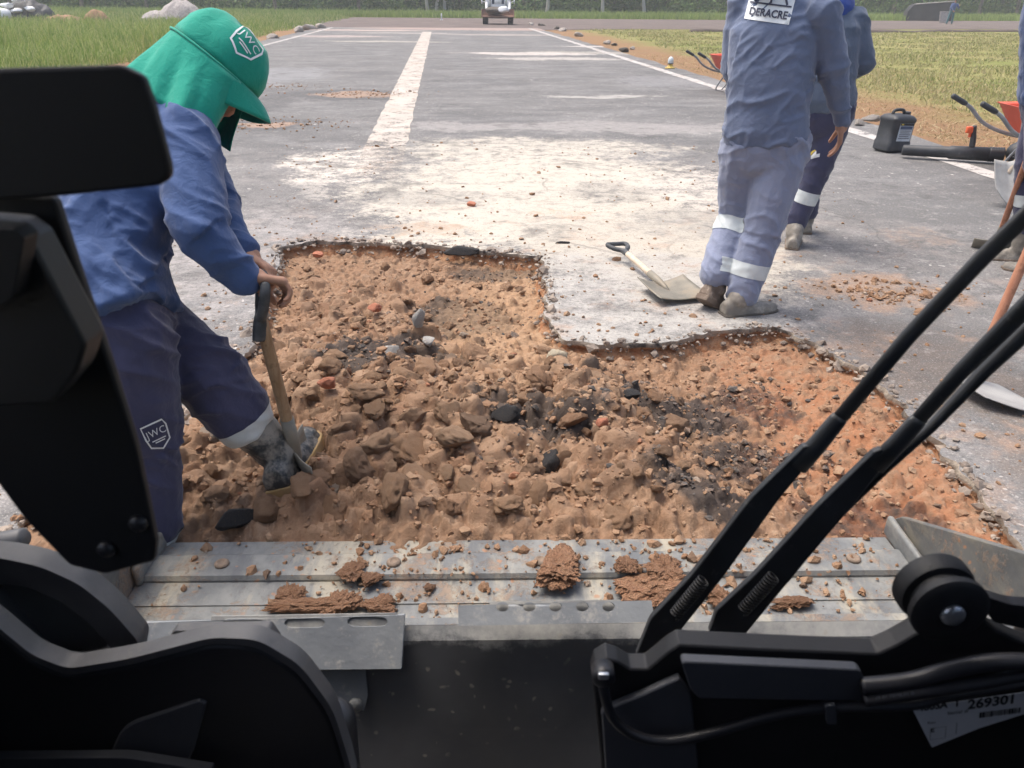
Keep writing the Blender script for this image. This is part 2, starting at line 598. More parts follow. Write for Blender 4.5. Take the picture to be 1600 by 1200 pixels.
    # old patches, dark tar rings and dust bars farther down
    for (x, y, rx, ry, c, a) in ((-2.55, 12.9, 1.3, 0.75, dark, 1.0), (-2.4, 13.0, 0.7, 0.35, brown, 1.0), (-4.6, 13.5, 0.9, 0.5, dark, 0.6), (-3.0, 9.6, 0.8, 0.45, dark, 1.0), (-2.9, 9.55, 0.45, 0.18, brown, 1.0), (-3.6, 11.6, 0.5, 1.2, dark, 0.7),
                                 (-2.9, 17.0, 1.0, 0.5, dark, 0.5), (1.4, 12.9, 1.1, 0.16, (0.50, 0.47, 0.43), 0.6), (2.5, 24.5, 2.0, 0.7, cream, 0.45), (2.9, 28.0, 1.6, 0.5, (0.6, 0.54, 0.5), 0.7), (0.4, 23.8, 2.1, 0.7, (0.62, 0.55, 0.5), 0.7),
                                 (1.0, 21.8, 2.2, 0.7, (0.55, 0.50, 0.45), 0.6), (-4.6, 30.0, 2.6, 0.45, cream, 0.6), (-7.0, 34, 2.2, 1.0, (0.5, 0.40, 0.36), 0.6), (-0.6, 37.0, 3.0, 0.9, (0.42, 0.36, 0.32), 0.6), (-5.0, 38.0, 2.6, 0.6, (0.45, 0.40, 0.36), 0.6),
                                 (-7.2, 41.0, 3.2, 1.1, (0.52, 0.40, 0.34), 0.7), (-2.0, 44.5, 7.0, 2.6, (0.36, 0.26, 0.22), 0.9), (3.0, 15.5, 1.3, 1.3, (0.22, 0.215, 0.22), 0.6), (0.6, 9.6, 2.6, 0.45, (0.30, 0.28, 0.27), 0.8), (-4.8, 16, 1.2, 2.4, (0.25, 0.25, 0.26), 0.6)):
        patch(x, y, rx, ry, 0, c, a, 0.12, 0.38, 0.45)
    # reddish soil trodden in along the trench
    soil = n.mul(n.rng(n.noise(2.4, 8, 0.7), 0.52, 0.66), n.ell(w2, 0, 3.0, 2.6, 2.4, 0, 0.4))
    col = n.mix(n.mul(soil, 0.55), col, (0.40, 0.26, 0.18))
    ck = n.voro(0.85, n.warped(2.2, 0.5, 5), 'DISTANCE_TO_EDGE')
    ck = n.mul(n.rng(ck, 0.016, 0.004), n.rng(n.noise(0.6, 3), 0.46, 0.58))
    col = n.mix(n.mul(ck, 0.35), col, (0.06, 0.057, 0.054))
    stn = n.rng(n.noise(1.6, 9, 0.72, dist=0.4), 0.54, 0.66)
    col = n.mix(n.mul(stn, 0.62), col, (0.075, 0.072, 0.070))
    mot = n.noise(9, 6, 0.75)
    col = n.mix(n.mul(n.rng(mot, 0.50, 0.66), 0.40), col, (0.13, 0.125, 0.122))
    col = n.mix(n.mul(n.rng(mot, 0.46, 0.32), 0.35), col, (0.46, 0.43, 0.40))
    # grit: dark and pale grains all over, also on the dust
    gr = n.noise(55, 5, 0.8)
    col = n.mix(n.mul(n.rng(gr, 0.47, 0.32), 0.65), col, (0.07, 0.062, 0.055))
    col = n.mix(n.mul(n.rng(n.noise(120, 4, 0.8), 0.53, 0.68), 0.45), col, (0.62, 0.58, 0.53))
    scuff = n.rng(n.noise(3.0, 9, 0.78, co=n.mapping(rot=(0, 0, 0.12), scale=(0.7, 1.7, 1))), 0.55, 0.70)
    col = n.mix(n.mul(scuff, 0.55), col, (0.095, 0.09, 0.087))
    crumbs = n.rng(n.voro(34), 0.16, 0.10)
    crumbs = n.mul(crumbs, n.rng(n.noise(3.1, 4), 0.5, 0.6))
    col = n.mix(n.mul(crumbs, 0.75), col, (0.17, 0.12, 0.09))
    rgh = n.rng(big, 0.2, 0.8, 0.72, 0.95)
    h = n.add(n.mul(fine, 0.7), n.mul(n.voro(90), 0.6))
    nm = n.bump(h, 0.6, 0.006)
    nm = n.bump(n.noise(5, 6, 0.6), 0.35, 0.03, nm)
    return n.done(col, rgh, 0, nm, 0.3)
def soil_material(name, variant=0):
    n = N(name)
    r = n.rand_obj() if variant == 1 else (n.rand_island() if variant == 2 else None)
    co = n.co
    if variant == 1:
        off = n.node('ShaderNodeCombineXYZ')
        n.put(off.inputs[0], n.mul(r, 37.0)); n.put(off.inputs[1], n.mul(r, 91.0))
        co = n.vadd(n.co, off.outputs[0])
    a = n.noise(2.3, 6, 0.65, co=co)
    b = n.noise(14, 7, 0.7, co=co)
    c = n.noise(60, 6, 0.7, co=co)
    col = n.mix(n.rng(a, 0.35, 0.65), SOIL_A, SOIL_B)
    col = n.mix(n.mul(n.rng(b, 0.42, 0.68), 0.6), col, SOIL_C)
    col = n.mix(n.mul(n.rng(c, 0.5, 0.75), 0.5), col, (0.50, 0.33, 0.21))
    col = n.mix(n.mul(n.rng(c, 0.42, 0.22), 0.55), col, (0.13, 0.062, 0.033))
    if variant == 0:
        tn = n.node('ShaderNodeAttribute', attribute_name='tint').outputs['Fac']
        col = n.mix(0.5, col, n.ramp(tn, [(0, (0.21, 0.115, 0.07)), (0.25, (0.34, 0.222, 0.145)), (0.5, (0.265, 0.16, 0.10)), (0.75, (0.39, 0.268, 0.182)), (0.92, (0.20, 0.12, 0.075)), (1.0, (0.11, 0.085, 0.067))]))
        # black asphalt crumbs mixed in, as patches
        w = n.warped(2.0, 0.45, 5)
        g = n.noise(11, 8, 0.75)
        tot = None
        for (cx, cy, rx, ry) in ((0.62, 2.55, 0.24, 0.18), (0.82, 2.25, 0.24, 0.16), (0.45, 2.75, 0.16, 0.12), (0.95, 2.7, 0.2, 0.14), (0.55, 1.95, 0.22, 0.16), (-0.62, 2.75, 0.25, 0.22), (-0.3, 2.95, 0.25, 0.15), (-0.25, 3.6, 0.35, 0.35), (-0.1, 4.3, 0.35, 0.16), (-0.5, 3.0, 0.2, 0.2), (0.1, 2.3, 0.25, 0.2), (1.05, 1.95, 0.2, 0.14)):
            m = n.ell(w, cx, cy, rx, ry, 0, 0.6)
            tot = m if tot is None else n.mx(tot, m)
        k = n.rng(n.add(n.mul(tot, 0.6), n.mul(g, 0.6)), 0.62, 0.82)
        col = n.mix(n.mul(k, 0.85), col, (0.045, 0.042, 0.042))
        red = n.ell(w, 1.25, 2.2, 0.35, 1.2, 8, 0.5)
        col = n.mix(n.mul(n.mul(red, n.rng(b, 0.3, 0.7)), 0.6), col, (0.40, 0.16, 0.075))
        tan = n.ell(w, 0.0, 3.6, 0.35, 0.9, 0, 0.6)
        col = n.mix(n.mul(tan, 0.45), col, (0.46, 0.30, 0.18))
    if r is not None:
        tint = n.ramp(r, [(0, (0.31, 0.18, 0.108)), (0.25, (0.40, 0.262, 0.168)), (0.45, (0.33, 0.20, 0.12)), (0.62, (0.43, 0.29, 0.19)), (0.80, (0.28, 0.16, 0.095)), (0.93, (0.17, 0.12, 0.088)), (0.945, (0.045, 0.042, 0.042)), (0.97, (0.42, 0.17, 0.10)), (0.985, (0.50, 0.44, 0.37))], 'CONSTANT' if variant == 2 else 'LINEAR')
        col = n.mix(0.5, col, tint)
    nm = n.bump(n.add(n.mul(b, 0.5), n.mul(c, 0.5)), 0.9 if variant == 1 else 1.0, 0.012)
    nm = n.bump(n.noise(230, 4, 0.7, co=co), 0.5, 0.003, nm)
    return n.done(col, 0.95, 0, nm, 0.15)
def field_material():
    n = N('meadow_ground')
    a = n.noise(0.25, 6, 0.6)
    b = n.noise(2.5, 6, 0.7)
    c = n.noise(22, 6, 0.7)
    col = n.mix(n.rng(a, 0.35, 0.65), (0.19, 0.21, 0.065), (0.26, 0.245, 0.10))
    col = n.mix(n.mul(n.rng(b, 0.45, 0.7), 0.7), col, (0.26, 0.21, 0.10))
    col = n.mix(n.mul(n.rng(c, 0.5, 0.7), 0.5), col, (0.32, 0.27, 0.14))
    # bare reddish verge along both road edges
    s = n.sep(n.mapping(rot=(0, 0, -RD)))
    u = n.add(s[0], n.mul(n.math('SUBTRACT', n.noise(0.7, 5), 0.5), 2.4))
    verge = n.mx(n.mul(n.rng(u, 8.2, 6.4), n.rng(u, 2, 4)), n.mul(n.rng(u, -8.6, -7.0), n.rng(u, -2, -4)))
    col = n.mix(n.mul(verge, n.rng(b, 0.2, 0.55, 0.6, 1.0)), col, (0.27, 0.165, 0.095))
    strip = n.mul(n.rng(n.noise(0.5, 5, co=n.mapping(scale=(0.25, 1.6, 1))), 0.56, 0.68), 0.7)
    col = n.mix(strip, col, (0.25, 0.165, 0.10))
    return n.done(col, 0.95, 0, n.bump(n.add(b, c), 0.7, 0.05), 0.1)
def paint_material(name, c, wear, fade=0.0):
    n = N(name)
    g = n.add(n.mul(n.noise(4.5, 9, 0.75), 0.7), n.mul(n.noise(34, 6, 0.75), 0.35))
    g = n.add(g, n.mul(n.rng(n.sep(n.co)[1], 10.0, 6.0), fade))
    m = n.rng(g, wear, wear + 0.13)
    col = n.mix(n.rng(n.noise(2, 5), 0.35, 0.65), c, tuple(x * 0.82 for x in c))
    col = n.mix(n.mul(n.rng(n.noise(1.4, 6, 0.7), 0.52, 0.68), 0.55), col, (0.36, 0.25, 0.18))
    n.done(col, 0.9, 0, n.bump(n.noise(60, 5), 0.4, 0.004), 0.2)
    tr = n.node('ShaderNodeBsdfTransparent')            # paint worn away: the asphalt shows
    mx = n.node('ShaderNodeMixShader')
    n.put(mx.inputs[0], n.mul(m, 0.93))
    n.t.links.new(n.b.outputs[0], mx.inputs[1]); n.t.links.new(tr.outputs[0], mx.inputs[2])
    n.t.links.new(mx.outputs[0], n.t.nodes['Material Output'].inputs['Surface'])
    return n.m

m_road = road_material()
m_soil = soil_material('loose_red_soil', 0)
m_clod = soil_material('soil_clod', 1)
m_crumb = soil_material('soil_crumb', 2)
m_field = field_material()
m_paint = paint_material('worn_white_paint', (0.52, 0.49, 0.465), 0.52)
m_paint_c = paint_material('worn_cream_paint', (0.50, 0.45, 0.40), 0.53, 0.15)
m_dirt = simple('dirt_road', (0.105, 0.08, 0.07), (0.15, 0.115, 0.10), 0.6, 0.95, 0.6, 9, dist=0.05)
m_gravel = simple('pale_gravel', (0.30, 0.27, 0.26), (0.44, 0.40, 0.38), 9, 0.95, 0.9, 16, dist=0.06)
m_tarp_dark = simple('dark_tarp', (0.03, 0.03, 0.035), (0.06, 0.06, 0.065), 3, 0.6, 0.5, 6, dist=0.05)
m_white_bag = simple('white_plastic', (0.72, 0.74, 0.76), (0.80, 0.80, 0.80), 8, 0.5, 0.6, 14, dist=0.02)
m_rubble = simple('pale_rubble', (0.36, 0.31, 0.27), (0.55, 0.50, 0.45), 9, 0.95, 0.9, 25, dist=0.03)
m_rubble_dark = simple('dark_rubble', (0.10, 0.09, 0.08), (0.2, 0.17, 0.14), 9, 0.95, 0.9, 25, dist=0.03)
m_concrete = simple('broken_concrete', (0.42, 0.41, 0.39), (0.60, 0.58, 0.54), 25, 0.95, 0.9, 90, dust=(0.40, 0.24, 0.14), damt=0.35, dscale=14, dist=0.006)
m_tar = simple('tar_lump', (0.022, 0.022, 0.024), (0.06, 0.058, 0.058), 40, 0.85, 1.0, 110, dust=(0.25, 0.14, 0.08), damt=0.25, dscale=16, dist=0.008)
m_brick = simple('brick_chip', (0.42, 0.14, 0.075), (0.48, 0.21, 0.13), 30, 0.9, 0.8, 120, dist=0.004)
m_creamrock = simple('cream_rock', (0.56, 0.49, 0.36), (0.46, 0.40, 0.30), 20, 0.9, 0.9, 80, dust=(0.38, 0.23, 0.13), damt=0.35, dscale=12, dist=0.006)

# ================================================================== GROUND, ROAD, TRENCH
def jitter_loop(pts, step, amp, seed):
    out = []
    n = len(pts)
    for i in range(n):
        a, b = Vector(pts[i]), Vector(pts[(i + 1) % n])
        k = max(1, int((b - a).length / step))
        for j in range(k):
            out.append(a.lerp(b, j / k))
    P = np.array([(p.x, p.y, seed) for p in out])
    dx = fbm(P * 3.0, 3) * amp * 0.6 + fbm(P * 15.0 + 9, 4, 2.3, 0.65) * amp * 0.9
    dy = fbm(P * 3.0 + 50, 3) * amp * 0.6 + fbm(P * 15.0 + 70, 4, 2.3, 0.65) * amp * 0.9
    return [(p.x + float(x), p.y + float(y)) for p, x, y in zip(out, dx, dy)]
TR = [(-1.41, 4.56), (-1.24, 4.69), (-.44, 4.60), (-.08, 4.46), (.17, 4.40), (.18, 3.90), (.17, 3.40), (.21, 3.18), (.37, 3.11), (.71, 3.15), (.90, 3.27), (1.22, 3.33), (1.36, 3.14), (1.46, 2.74), (1.47, 2.25), (1.42, 1.7), (1.40, 1.15),
      (-1.42, 1.15), (-1.40, 1.9), (-1.20, 2.25), (-1.12, 2.93), (-1.22, 3.61)]
LOOP = jitter_loop(TR, 0.022, 0.024, 1.7)
ROAD_L, ROAD_R, ROAD_END = -6.3, 5.35, 46.0
def sheet(name, outline, holes, z, mat, kind='structure'):
    loops = [list(outline)] + [list(h) for h in holes]
    tris = tessellate_polygon([[Vector((p[0], p[1], 0)) for p in l] for l in loops])
    flat = [p for l in loops for p in l]
    bm = bmesh.new()
    v = [bm.verts.new((p[0], p[1], z)) for p in flat]
    for t in tris:
        try: bm.faces.new([v[i] for i in t])
        except ValueError: pass
    bmesh.ops.recalc_face_normals(bm, faces=bm.faces)
    if sum(f.normal.z for f in bm.faces) < 0: bmesh.ops.reverse_faces(bm, faces=bm.faces)
    o = link(name, bm_mesh(bm, name), mat, None, smooth=False)
    return tag(o, kind=kind)
def ragged_road():
    pts = []
    S = np.arange(-30, ROAD_END + 0.1, 0.4)
    e1 = fbm(np.c_[S * 0.7, S * 0, S * 0 + 3], 4) * 0.12
    e2 = fbm(np.c_[S * 0.7, S * 0, S * 0 + 9], 4) * 0.12
    for s, e in zip(S, e1): pts.append(road_pt(ROAD_R + e, s)[:2])
    for s, e in zip(S[::-1], e2[::-1]): pts.append(road_pt(ROAD_L + e, s)[:2])
    return [tuple(p) for p in pts]
road = sheet('runway', ragged_road(), [LOOP], 0.0, m_road)
gi = [tuple(road_pt(u, s)[:2]) for u, s in ((ROAD_R - 0.4, -29), (ROAD_R - 0.4, ROAD_END - .5), (ROAD_L + 0.4, ROAD_END - .5), (ROAD_L + 0.4, -29))]
ground = sheet('ground', [(-1500, -1500), (1500, -1500), (1500, 1500), (-1500, 1500)], [gi], -0.03, m_field)
def strip_loop(u0, u1, s0, s1, amp, seed, step=0.25):
    S = np.arange(s0, s1, step)
    a = fbm(np.c_[S * 1.9, S * 0, S * 0 + seed], 5) * amp
    b = fbm(np.c_[S * 1.9, S * 0, S * 0 + seed + 5], 5) * amp
    p = [tuple(road_pt(u0 + e, s)[:2]) for s, e in zip(S, a)] + [tuple(road_pt(u1 + e, s)[:2]) for s, e in zip(S[::-1], b[::-1])]
    return p
def line_strip(name, u0, u1, s0, s1, amp, seed, mat, z=0.004):
    p = strip_loop(u0, u1, s0, s1, amp, seed)
    k = len(p) // 2
    bm = bmesh.new()
    A = [bm.verts.new((x, y, z)) for x, y in p[:k]]
    B = [bm.verts.new((x, y, z)) for x, y in p[k:][::-1]]
    for i in range(k - 1): bm.faces.new((A[i], B[i], B[i + 1], A[i + 1]))
    return tag(link(name, bm_mesh(bm, name), mat, None, False), kind='structure')
line_strip('edge_marking', 4.74, 4.94, -28, 45.6, 0.035, 2, m_paint)
line_strip('edge_marking', -5.70, -5.54, -28, 45.4, 0.035, 22, m_paint)
line_strip('centre_marking', -0.80, -0.38, 6.6, 40.0, 0.025, 40, m_paint_c)
dirt = sheet('dirt_road', [(-160, 46.5), (-60, 46.0), (-14, 44.8), (-9.6, 43.8), (-4, 44.6), (0.6, 43.4), (6, 46.5), (22, 50.5), (60, 62), (160, 84), (160, 104), (60, 84), (25, 74), (-30, 70), (-160, 74)], [], -0.012, m_dirt)
# long low ridge of scraped soil beside the dirt road, on the right
bm = bmesh.new()
rid = [Vector((9 + i * 0.7, 43.5 + i * 0.15 + 0.6 * math.sin(i * 0.31), 0)) for i in range(80)]
rr = fbm(np.array([(i * 0.35, 0, 5) for i in range(80)]), 4)
tube(bm, [p + Vector((0, 0, -0.06)) for p in rid], [0.10 + 0.13 * max(0, float(e) + 0.4) for e in rr], 7, True, 1.0)
tag(link('soil_ridge', bm_mesh(bm), m_dirt), kind='structure')

# trench wall: asphalt crust on top, red subsoil below
def wall_material():
    n = N('trench_wall')
    z = n.sep(n.co)[2]
    zz = n.add(z, n.mul(n.math('SUBTRACT', n.noise(9, 5), 0.5), 0.05))
    crust = n.mix(n.rng(n.add(n.mul(n.noise(2.6, 3), 0.7), n.mul(n.noise(26, 5), 0.3)), 0.38, 0.48), (0.09, 0.083, 0.078), (0.40, 0.34, 0.275))
    sub = n.mix(n.rng(n.noise(18, 6, 0.7), 0.35, 0.65), (0.33, 0.15, 0.075), (0.45, 0.27, 0.16))
    return n.done(n.mix(n.rng(zz, -0.030, -0.016), sub, crust), 0.95, 0, n.bump(n.noise(45, 6, 0.7), 1.0, 0.015), 0.15)
bm = bmesh.new()
L3 = np.array([(p[0], p[1], 0) for p in LOOP])
cen = np.array([0.0, 2.9, 0])
nl = len(LOOP)
tang = np.roll(L3, -1, 0) - np.roll(L3, 1, 0)
inw = np.c_[-tang[:, 1], tang[:, 0], tang[:, 2] * 0]
inw /= np.linalg.norm(inw, axis=1)[:, None] + 1e-9
area = 0.5 * np.sum(L3[:, 0] * np.roll(L3[:, 1], -1) - np.roll(L3[:, 0], -1) * L3[:, 1])
if area < 0: inw = -inw
rows = []
for k, (z, o_) in enumerate(((0.0, 0.0), (-0.018, 0.004), (-0.04, -0.012), (-0.06, 0.012), (-0.09, 0.03), (-0.13, 0.05), (-0.22, 0.06))):
    e = fbm(L3 * 14 + k * 3.1, 3) * (0.016 if 0 < k else 0)
    q = L3 + inw * (o_ + e)[:, None] if k else L3.copy()
    q[:, 2] = z
    rows.append([tuple(x) for x in q])
loft(bm, rows, cap=False)
bmesh.ops.recalc_face_normals(bm, faces=bm.faces)
wall = tag(link('trench_edge', bm_mesh(bm), wall_material()), kind='structure')

# loose soil in the trench: height field
def poly_dist(P, loop):
    """signed distance (positive inside) of points P (n,2) to the loop"""
    A = np.array(loop); B = np.roll(A, -1, 0)
    d = np.full(len(P), 1e9)
    inside = np.zeros(len(P), bool)
    for a, b in zip(A, B):
        ab = b - a
        t = np.clip(((P - a) @ ab) / (ab @ ab + 1e-12), 0, 1)
        q = P - (a + t[:, None] * ab)
        d = np.minimum(d, np.einsum('ij,ij->i', q, q))
        c = (a[1] > P[:, 1]) != (b[1] > P[:, 1])
        xi = (b[0] - a[0]) * (P[:, 1] - a[1]) / (b[1] - a[1] + 1e-12) + a[0]
        inside ^= c & (P[:, 0] < xi)
    d = np.sqrt(d)
    return np.where(inside, d, -d)
FOOT = G(455, 722, 0.02)
def soil_h(P):
    x, y = P[:, 0], P[:, 1]
    P3 = np.c_[x, y, x * 0]
    z = np.full(len(P), -0.085)
    def g(cx, cy, sx, sy, h, rot=0.0):
        c, s = math.cos(rot), math.sin(rot)
        u, v = (x - cx) * c + (y - cy) * s, -(x - cx) * s + (y - cy) * c
        return h * np.exp(-(u / sx) ** 2 - (v / sy) ** 2)
    z += g(-0.42, 2.30, 0.62, 0.60, 0.165) + g(-0.75, 2.9, 0.34, 0.6, 0.07) + g(0.30, 2.35, 0.20, 0.62, 0.11, 0.35) + g(0.35, 1.85, 0.5, 0.25, 0.06) + g(-0.5, 1.85, 0.8, 0.25, 0.045)
    z += g(1.35, 2.3, 0.16, 1.0, 0.05) + g(-1.2, 2.0, 0.3, 0.5, 0.06)
    z -= g(0.0, 3.9, 0.3, 0.5, 0.02)
    z -= g(FOOT.x, FOOT.y, 0.17, 0.17, 0.085)
    rough = 0.35 + np.clip(g(-0.35, 2.3, 0.8, 0.75, 1.0) + g(0.6, 2.2, 0.7, 0.6, 0.45), 0, 1)
    n1 = fbm(P3 * 4.5, 3) * 0.028
    b = fbm(P3 * 11 + 31, 4)
    n2 = (0.5 - np.abs(b)) * 0.045
    n3 = fbm(P3 * 38 + 77, 3) * 0.0085
    n4 = (0.4 - np.abs(fbm(P3 * 22 + 11, 2))) * 0.026
    return z + (n1 + n2 + n4) * rough + n3 * (0.5 + 0.5 * rough)
RES = 0.0085
gx, gy = np.arange(-1.62, 1.66, RES), np.arange(1.08, 4.84, RES)
XX, YY = np.meshgrid(gx, gy)
PP = np.c_[XX.ravel(), YY.ravel()]
SD = poly_dist(PP, LOOP[::3])
nx_, ny_ = len(gx), len(gy)
Z0 = soil_h(PP)
near = np.clip(SD / 0.22, 0, 1)
lip = np.where(PP[:, 0] > 1.22, -0.012, np.where((PP[:, 0] < -0.98) & (PP[:, 1] < 4.3), -0.018, -0.062)) + 0.012 * fbm(np.c_[PP * 5, PP[:, :1] * 0 + 2], 3)
Z0 = np.where(SD < 0.22, np.minimum(Z0, lip + 0.13 * near), Z0)
ZG = Z0.reshape(ny_, nx_).copy()
TG = np.full((ny_, nx_), 0.5) + 0.0
BASE = Z0.reshape(ny_, nx_).copy()
SDG = SD.reshape(ny_, nx_)
def lump_density(x, y):
    a = math.exp(-((x + 0.45) / 0.72) ** 2 - ((y - 2.25) / 0.68) ** 2)
    b = 0.9 * math.exp(-((x - 0.28) / 0.26) ** 2 - ((y - 2.4) / 0.65) ** 2)
    c = 0.5 * math.exp(-((x + 0.8) / 0.4) ** 2 - ((y - 3.3) / 0.6) ** 2)
    return max(a, b, c)
lr = np.random.default_rng(51)
def add_lump(cx, cy, r, hk, bury):
    i0, i1 = int((cy - 1.5 * r - gy[0]) / RES), int((cy + 1.5 * r - gy[0]) / RES) + 2
    j0, j1 = int((cx - 1.5 * r - gx[0]) / RES), int((cx + 1.5 * r - gx[0]) / RES) + 2
    if i0 < 0 or j0 < 0 or i1 > ny_ or j1 > nx_: return
    x, y = XX[i0:i1, j0:j1] - cx, YY[i0:i1, j0:j1] - cy
    th = lr.uniform(0, 3.14); c, s_ = math.cos(th), math.sin(th)
    u, v = (x * c + y * s_) / (r * lr.uniform(0.85, 1.25)), (-x * s_ + y * c) / (r * lr.uniform(0.7, 1.0))
    d = np.sqrt(u * u + v * v)
    # broken outline: a few straight cuts
    for _ in range(lr.integers(3, 6)):
        q = lr.uniform(0, 6.283); d = np.maximum(d, (u * math.cos(q) + v * math.sin(q)) / lr.uniform(0.62, 0.95))
    pr = np.clip((1 - d) * lr.uniform(1.6, 3.2), 0, 1) ** 0.65
    z = pr * r * hk * (1 + lr.uniform(-0.5, 0.5) * u + lr.uniform(-0.5, 0.5) * v)
    base = BASE[min(max((i0 + i1) // 2, 0), ny_ - 1), min(max((j0 + j1) // 2, 0), nx_ - 1)]
    znew = base - bury * r + z
    w = (d < 1) & (znew > ZG[i0:i1, j0:j1])
    ZG[i0:i1, j0:j1][w] = znew[w]
    TG[i0:i1, j0:j1][w] = lr.uniform()
for (cnt_, lo_, hi_, sig) in ((420, 0.035, 0.085, 0.3), (2600, 0.016, 0.038, 0.3), (9000, 0.009, 0.018, 0.2)):
    k = 0
    while k < cnt_:
        x, y = lr.uniform(-1.4, 1.5), lr.uniform(1.6, 4.65)
        dn = lump_density(x, y)
        if lr.uniform() > (dn ** 1.3 if lo_ > 0.03 else (0.10 + 0.9 * dn if lo_ > 0.012 else 0.45 + 0.55 * dn)): continue
        k += 1
        i, j = int((y - gy[0]) / RES), int((x - gx[0]) / RES)
        r = lo_ + (hi_ - lo_) * lr.beta(1.3, 2.6)
        if SDG[i, j] < r * 0.9 + 0.01 or y < 1.70 + r or (x - FOOT.x) ** 2 + (y - FOOT.y) ** 2 < (0.10 + r) ** 2: continue
        add_lump(x, y, r, lr.uniform(0.55, 1.0), lr.uniform(0.0, 0.3))
ZZ = ZG.ravel()
P3 = np.c_[PP, ZZ]
ZZ = ZZ + fbm(P3 * 30, 3) * 0.0035 + (0.4 - np.abs(fbm(P3 * 70 + 5, 2))) * 0.0035
ZZ = np.where(SD < 0.03, np.minimum(ZZ, lip + 0.03), ZZ)
ZZ = np.where(SD < 0, np.minimum(ZZ, -0.03), ZZ)
idx = np.arange(nx_ * ny_).reshape(ny_, nx_)
quads = np.c_[idx[:-1, :-1].ravel(), idx[:-1, 1:].ravel(), idx[1:, 1:].ravel(), idx[1:, :-1].ravel()]
keep = (SD[quads] > -0.12).any(1)
me = bpy.data.meshes.new('soil')
me.from_pydata(np.c_[PP, ZZ].tolist(), [], quads[keep].tolist())
me.update()
at = me.attributes.new('tint', 'FLOAT', 'POINT')
at.data.foreach_set('value', TG.ravel().astype(np.float32))
soil = tag(link('soil', me, m_soil), kind='structure')
def soil_z(x, y):
    i = int(round((y - gy[0]) / RES)); j = int(round((x - gx[0]) / RES))
    return float(ZZ[min(max(i, 0), ny_ - 1) * nx_ + min(max(j, 0), nx_ - 1)])

# ---- clods: shared shapes, one object each, children of the soil
def rock_mesh(name, sub, seed, amp=0.35, sq=(1, 1, 0.75), facets=0):
    bm = bmesh.new()
    bmesh.ops.create_icosphere(bm, subdivisions=sub, radius=1.0)
    P = np.array([v.co for v in bm.verts])
    d = fbm(P * 0.9 + seed * 7.7, 3) * amp + (0.45 - np.abs(fbm(P * 2.0 + seed * 3.3, 3))) * amp * 0.6 + fbm(P * 5.0 + seed, 4, 2.1, 0.6) * amp * 0.24
    Q = P * (1 + d)[:, None]
    r = np.random.default_rng(seed)
    for _ in range(facets):                      # broken faces
        nn = r.normal(size=3); nn /= np.linalg.norm(nn)
        h = r.uniform(0.45, 0.8)
        t = Q @ nn - h
        Q = Q - np.where(t > 0, t * 0.8, 0)[:, None] * nn
    if facets:
        Q = Q * (1 + fbm(Q * 4.5 + seed, 4, 2.2, 0.62) * amp * 0.20 + (0.4 - np.abs(fbm(Q * 3.0 + seed * 2.1, 2))) * amp * 0.22)[:, None]
    Q = Q * np.array(sq)
    for v, q in zip(bm.verts, Q): v.co = q
    return bm_mesh(bm, name)
clod_meshes = []
for k in range(14):
    m_ = rock_mesh('clod_shape', 4, 20 + k, random.uniform(0.28, 0.45), (random.uniform(0.8, 1.25), random.uniform(0.75, 1.1), random.uniform(0.55, 0.85)), random.choice((3, 4, 5)))
    m_.materials.append(m_clod)
    m_.shade_smooth()
    clod_meshes.append(m_)
BUCKET_FRONT = 1.76
def in_view_soil(n, lo, hi, dens):
    pts = []
    while len(pts) < n:
        x, y = rng.uniform(-1.35, 1.45), rng.uniform(BUCKET_FRONT, 4.6)
        if rng.uniform() > dens(x, y): continue
        pts.append((x, y))
    P = np.array(pts)
    return P[poly_dist(P, LOOP[::3]) > lo]
def dens(x, y):
    a = math.exp(-((x + 0.42) / 0.75) ** 2 - ((y - 2.2) / 0.65) ** 2)
    b = 0.8 * math.exp(-((x - 0.3) / 0.3) ** 2 - ((y - 2.45) / 0.65) ** 2)
    c = 0.45 * math.exp(-((x + 0.8) / 0.35) ** 2 - ((y - 3.2) / 0.7) ** 2)
    return min(1, max(a, b, c, 0.05))
def put_clod(x, y, s, z=None, mesh=None, parent=soil, name='clod'):
    o = bpy.data.objects.new(name, mesh or random.choice(clod_meshes))
    COL.objects.link(o)
    zz = soil_z(x, y) if z is None else z
    o.location = (x, y, zz + s * random.uniform(-0.25, 0.12))
    o.rotation_euler = (random.uniform(-.5, .5), random.uniform(-.5, .5), random.uniform(0, 6.28))
    o.scale = (s, s * random.uniform(0.85, 1.15), s * random.uniform(0.8, 1.05))
    if parent is not None: o.parent = parent
    return o
big_spots = [(640, 745, .085), (720, 745, .07), (645, 700, .06), (560, 780, .06), (700, 700, .05), (885, 660, .05), (935, 600, .07), (950, 625, .055), (930, 575, .05), (1060, 775, .035), (880, 745, .06), (960, 820, .05), (920, 790, .06), (840, 800, .05),
             (790, 820, .055), (700, 830, .05), (620, 820, .055), (520, 830, .055), (470, 840, .05), (410, 830, .06), (340, 800, .05), (560, 500, .05), (480, 500, .05), (700, 490, .04), (590, 640, .06), (640, 640, .06), (1140, 765, .03), (1030, 760, .03),
             (655, 780, .06), (600, 745, .07), (735, 800, .05), (530, 600, .045), (450, 600, .05), (440, 540, .05), (520, 480, .045), (580, 690, .06), (750, 655, .045), (820, 650, .04), (760, 760, .05)]
taken = []
for (px_, py_, s) in big_spots:
    g = G(px_, py_, 0.0)
    if g.y < BUCKET_FRONT + s * 0.6: g.y = BUCKET_FRONT + s * 0.6
    if (g.x - FOOT.x) ** 2 + (g.y - FOOT.y) ** 2 < (0.12 + s) ** 2: continue
    put_clod(g.x, g.y, s * 0.92)
    taken.append((g.x, g.y, s))
cnt = len(big_spots)
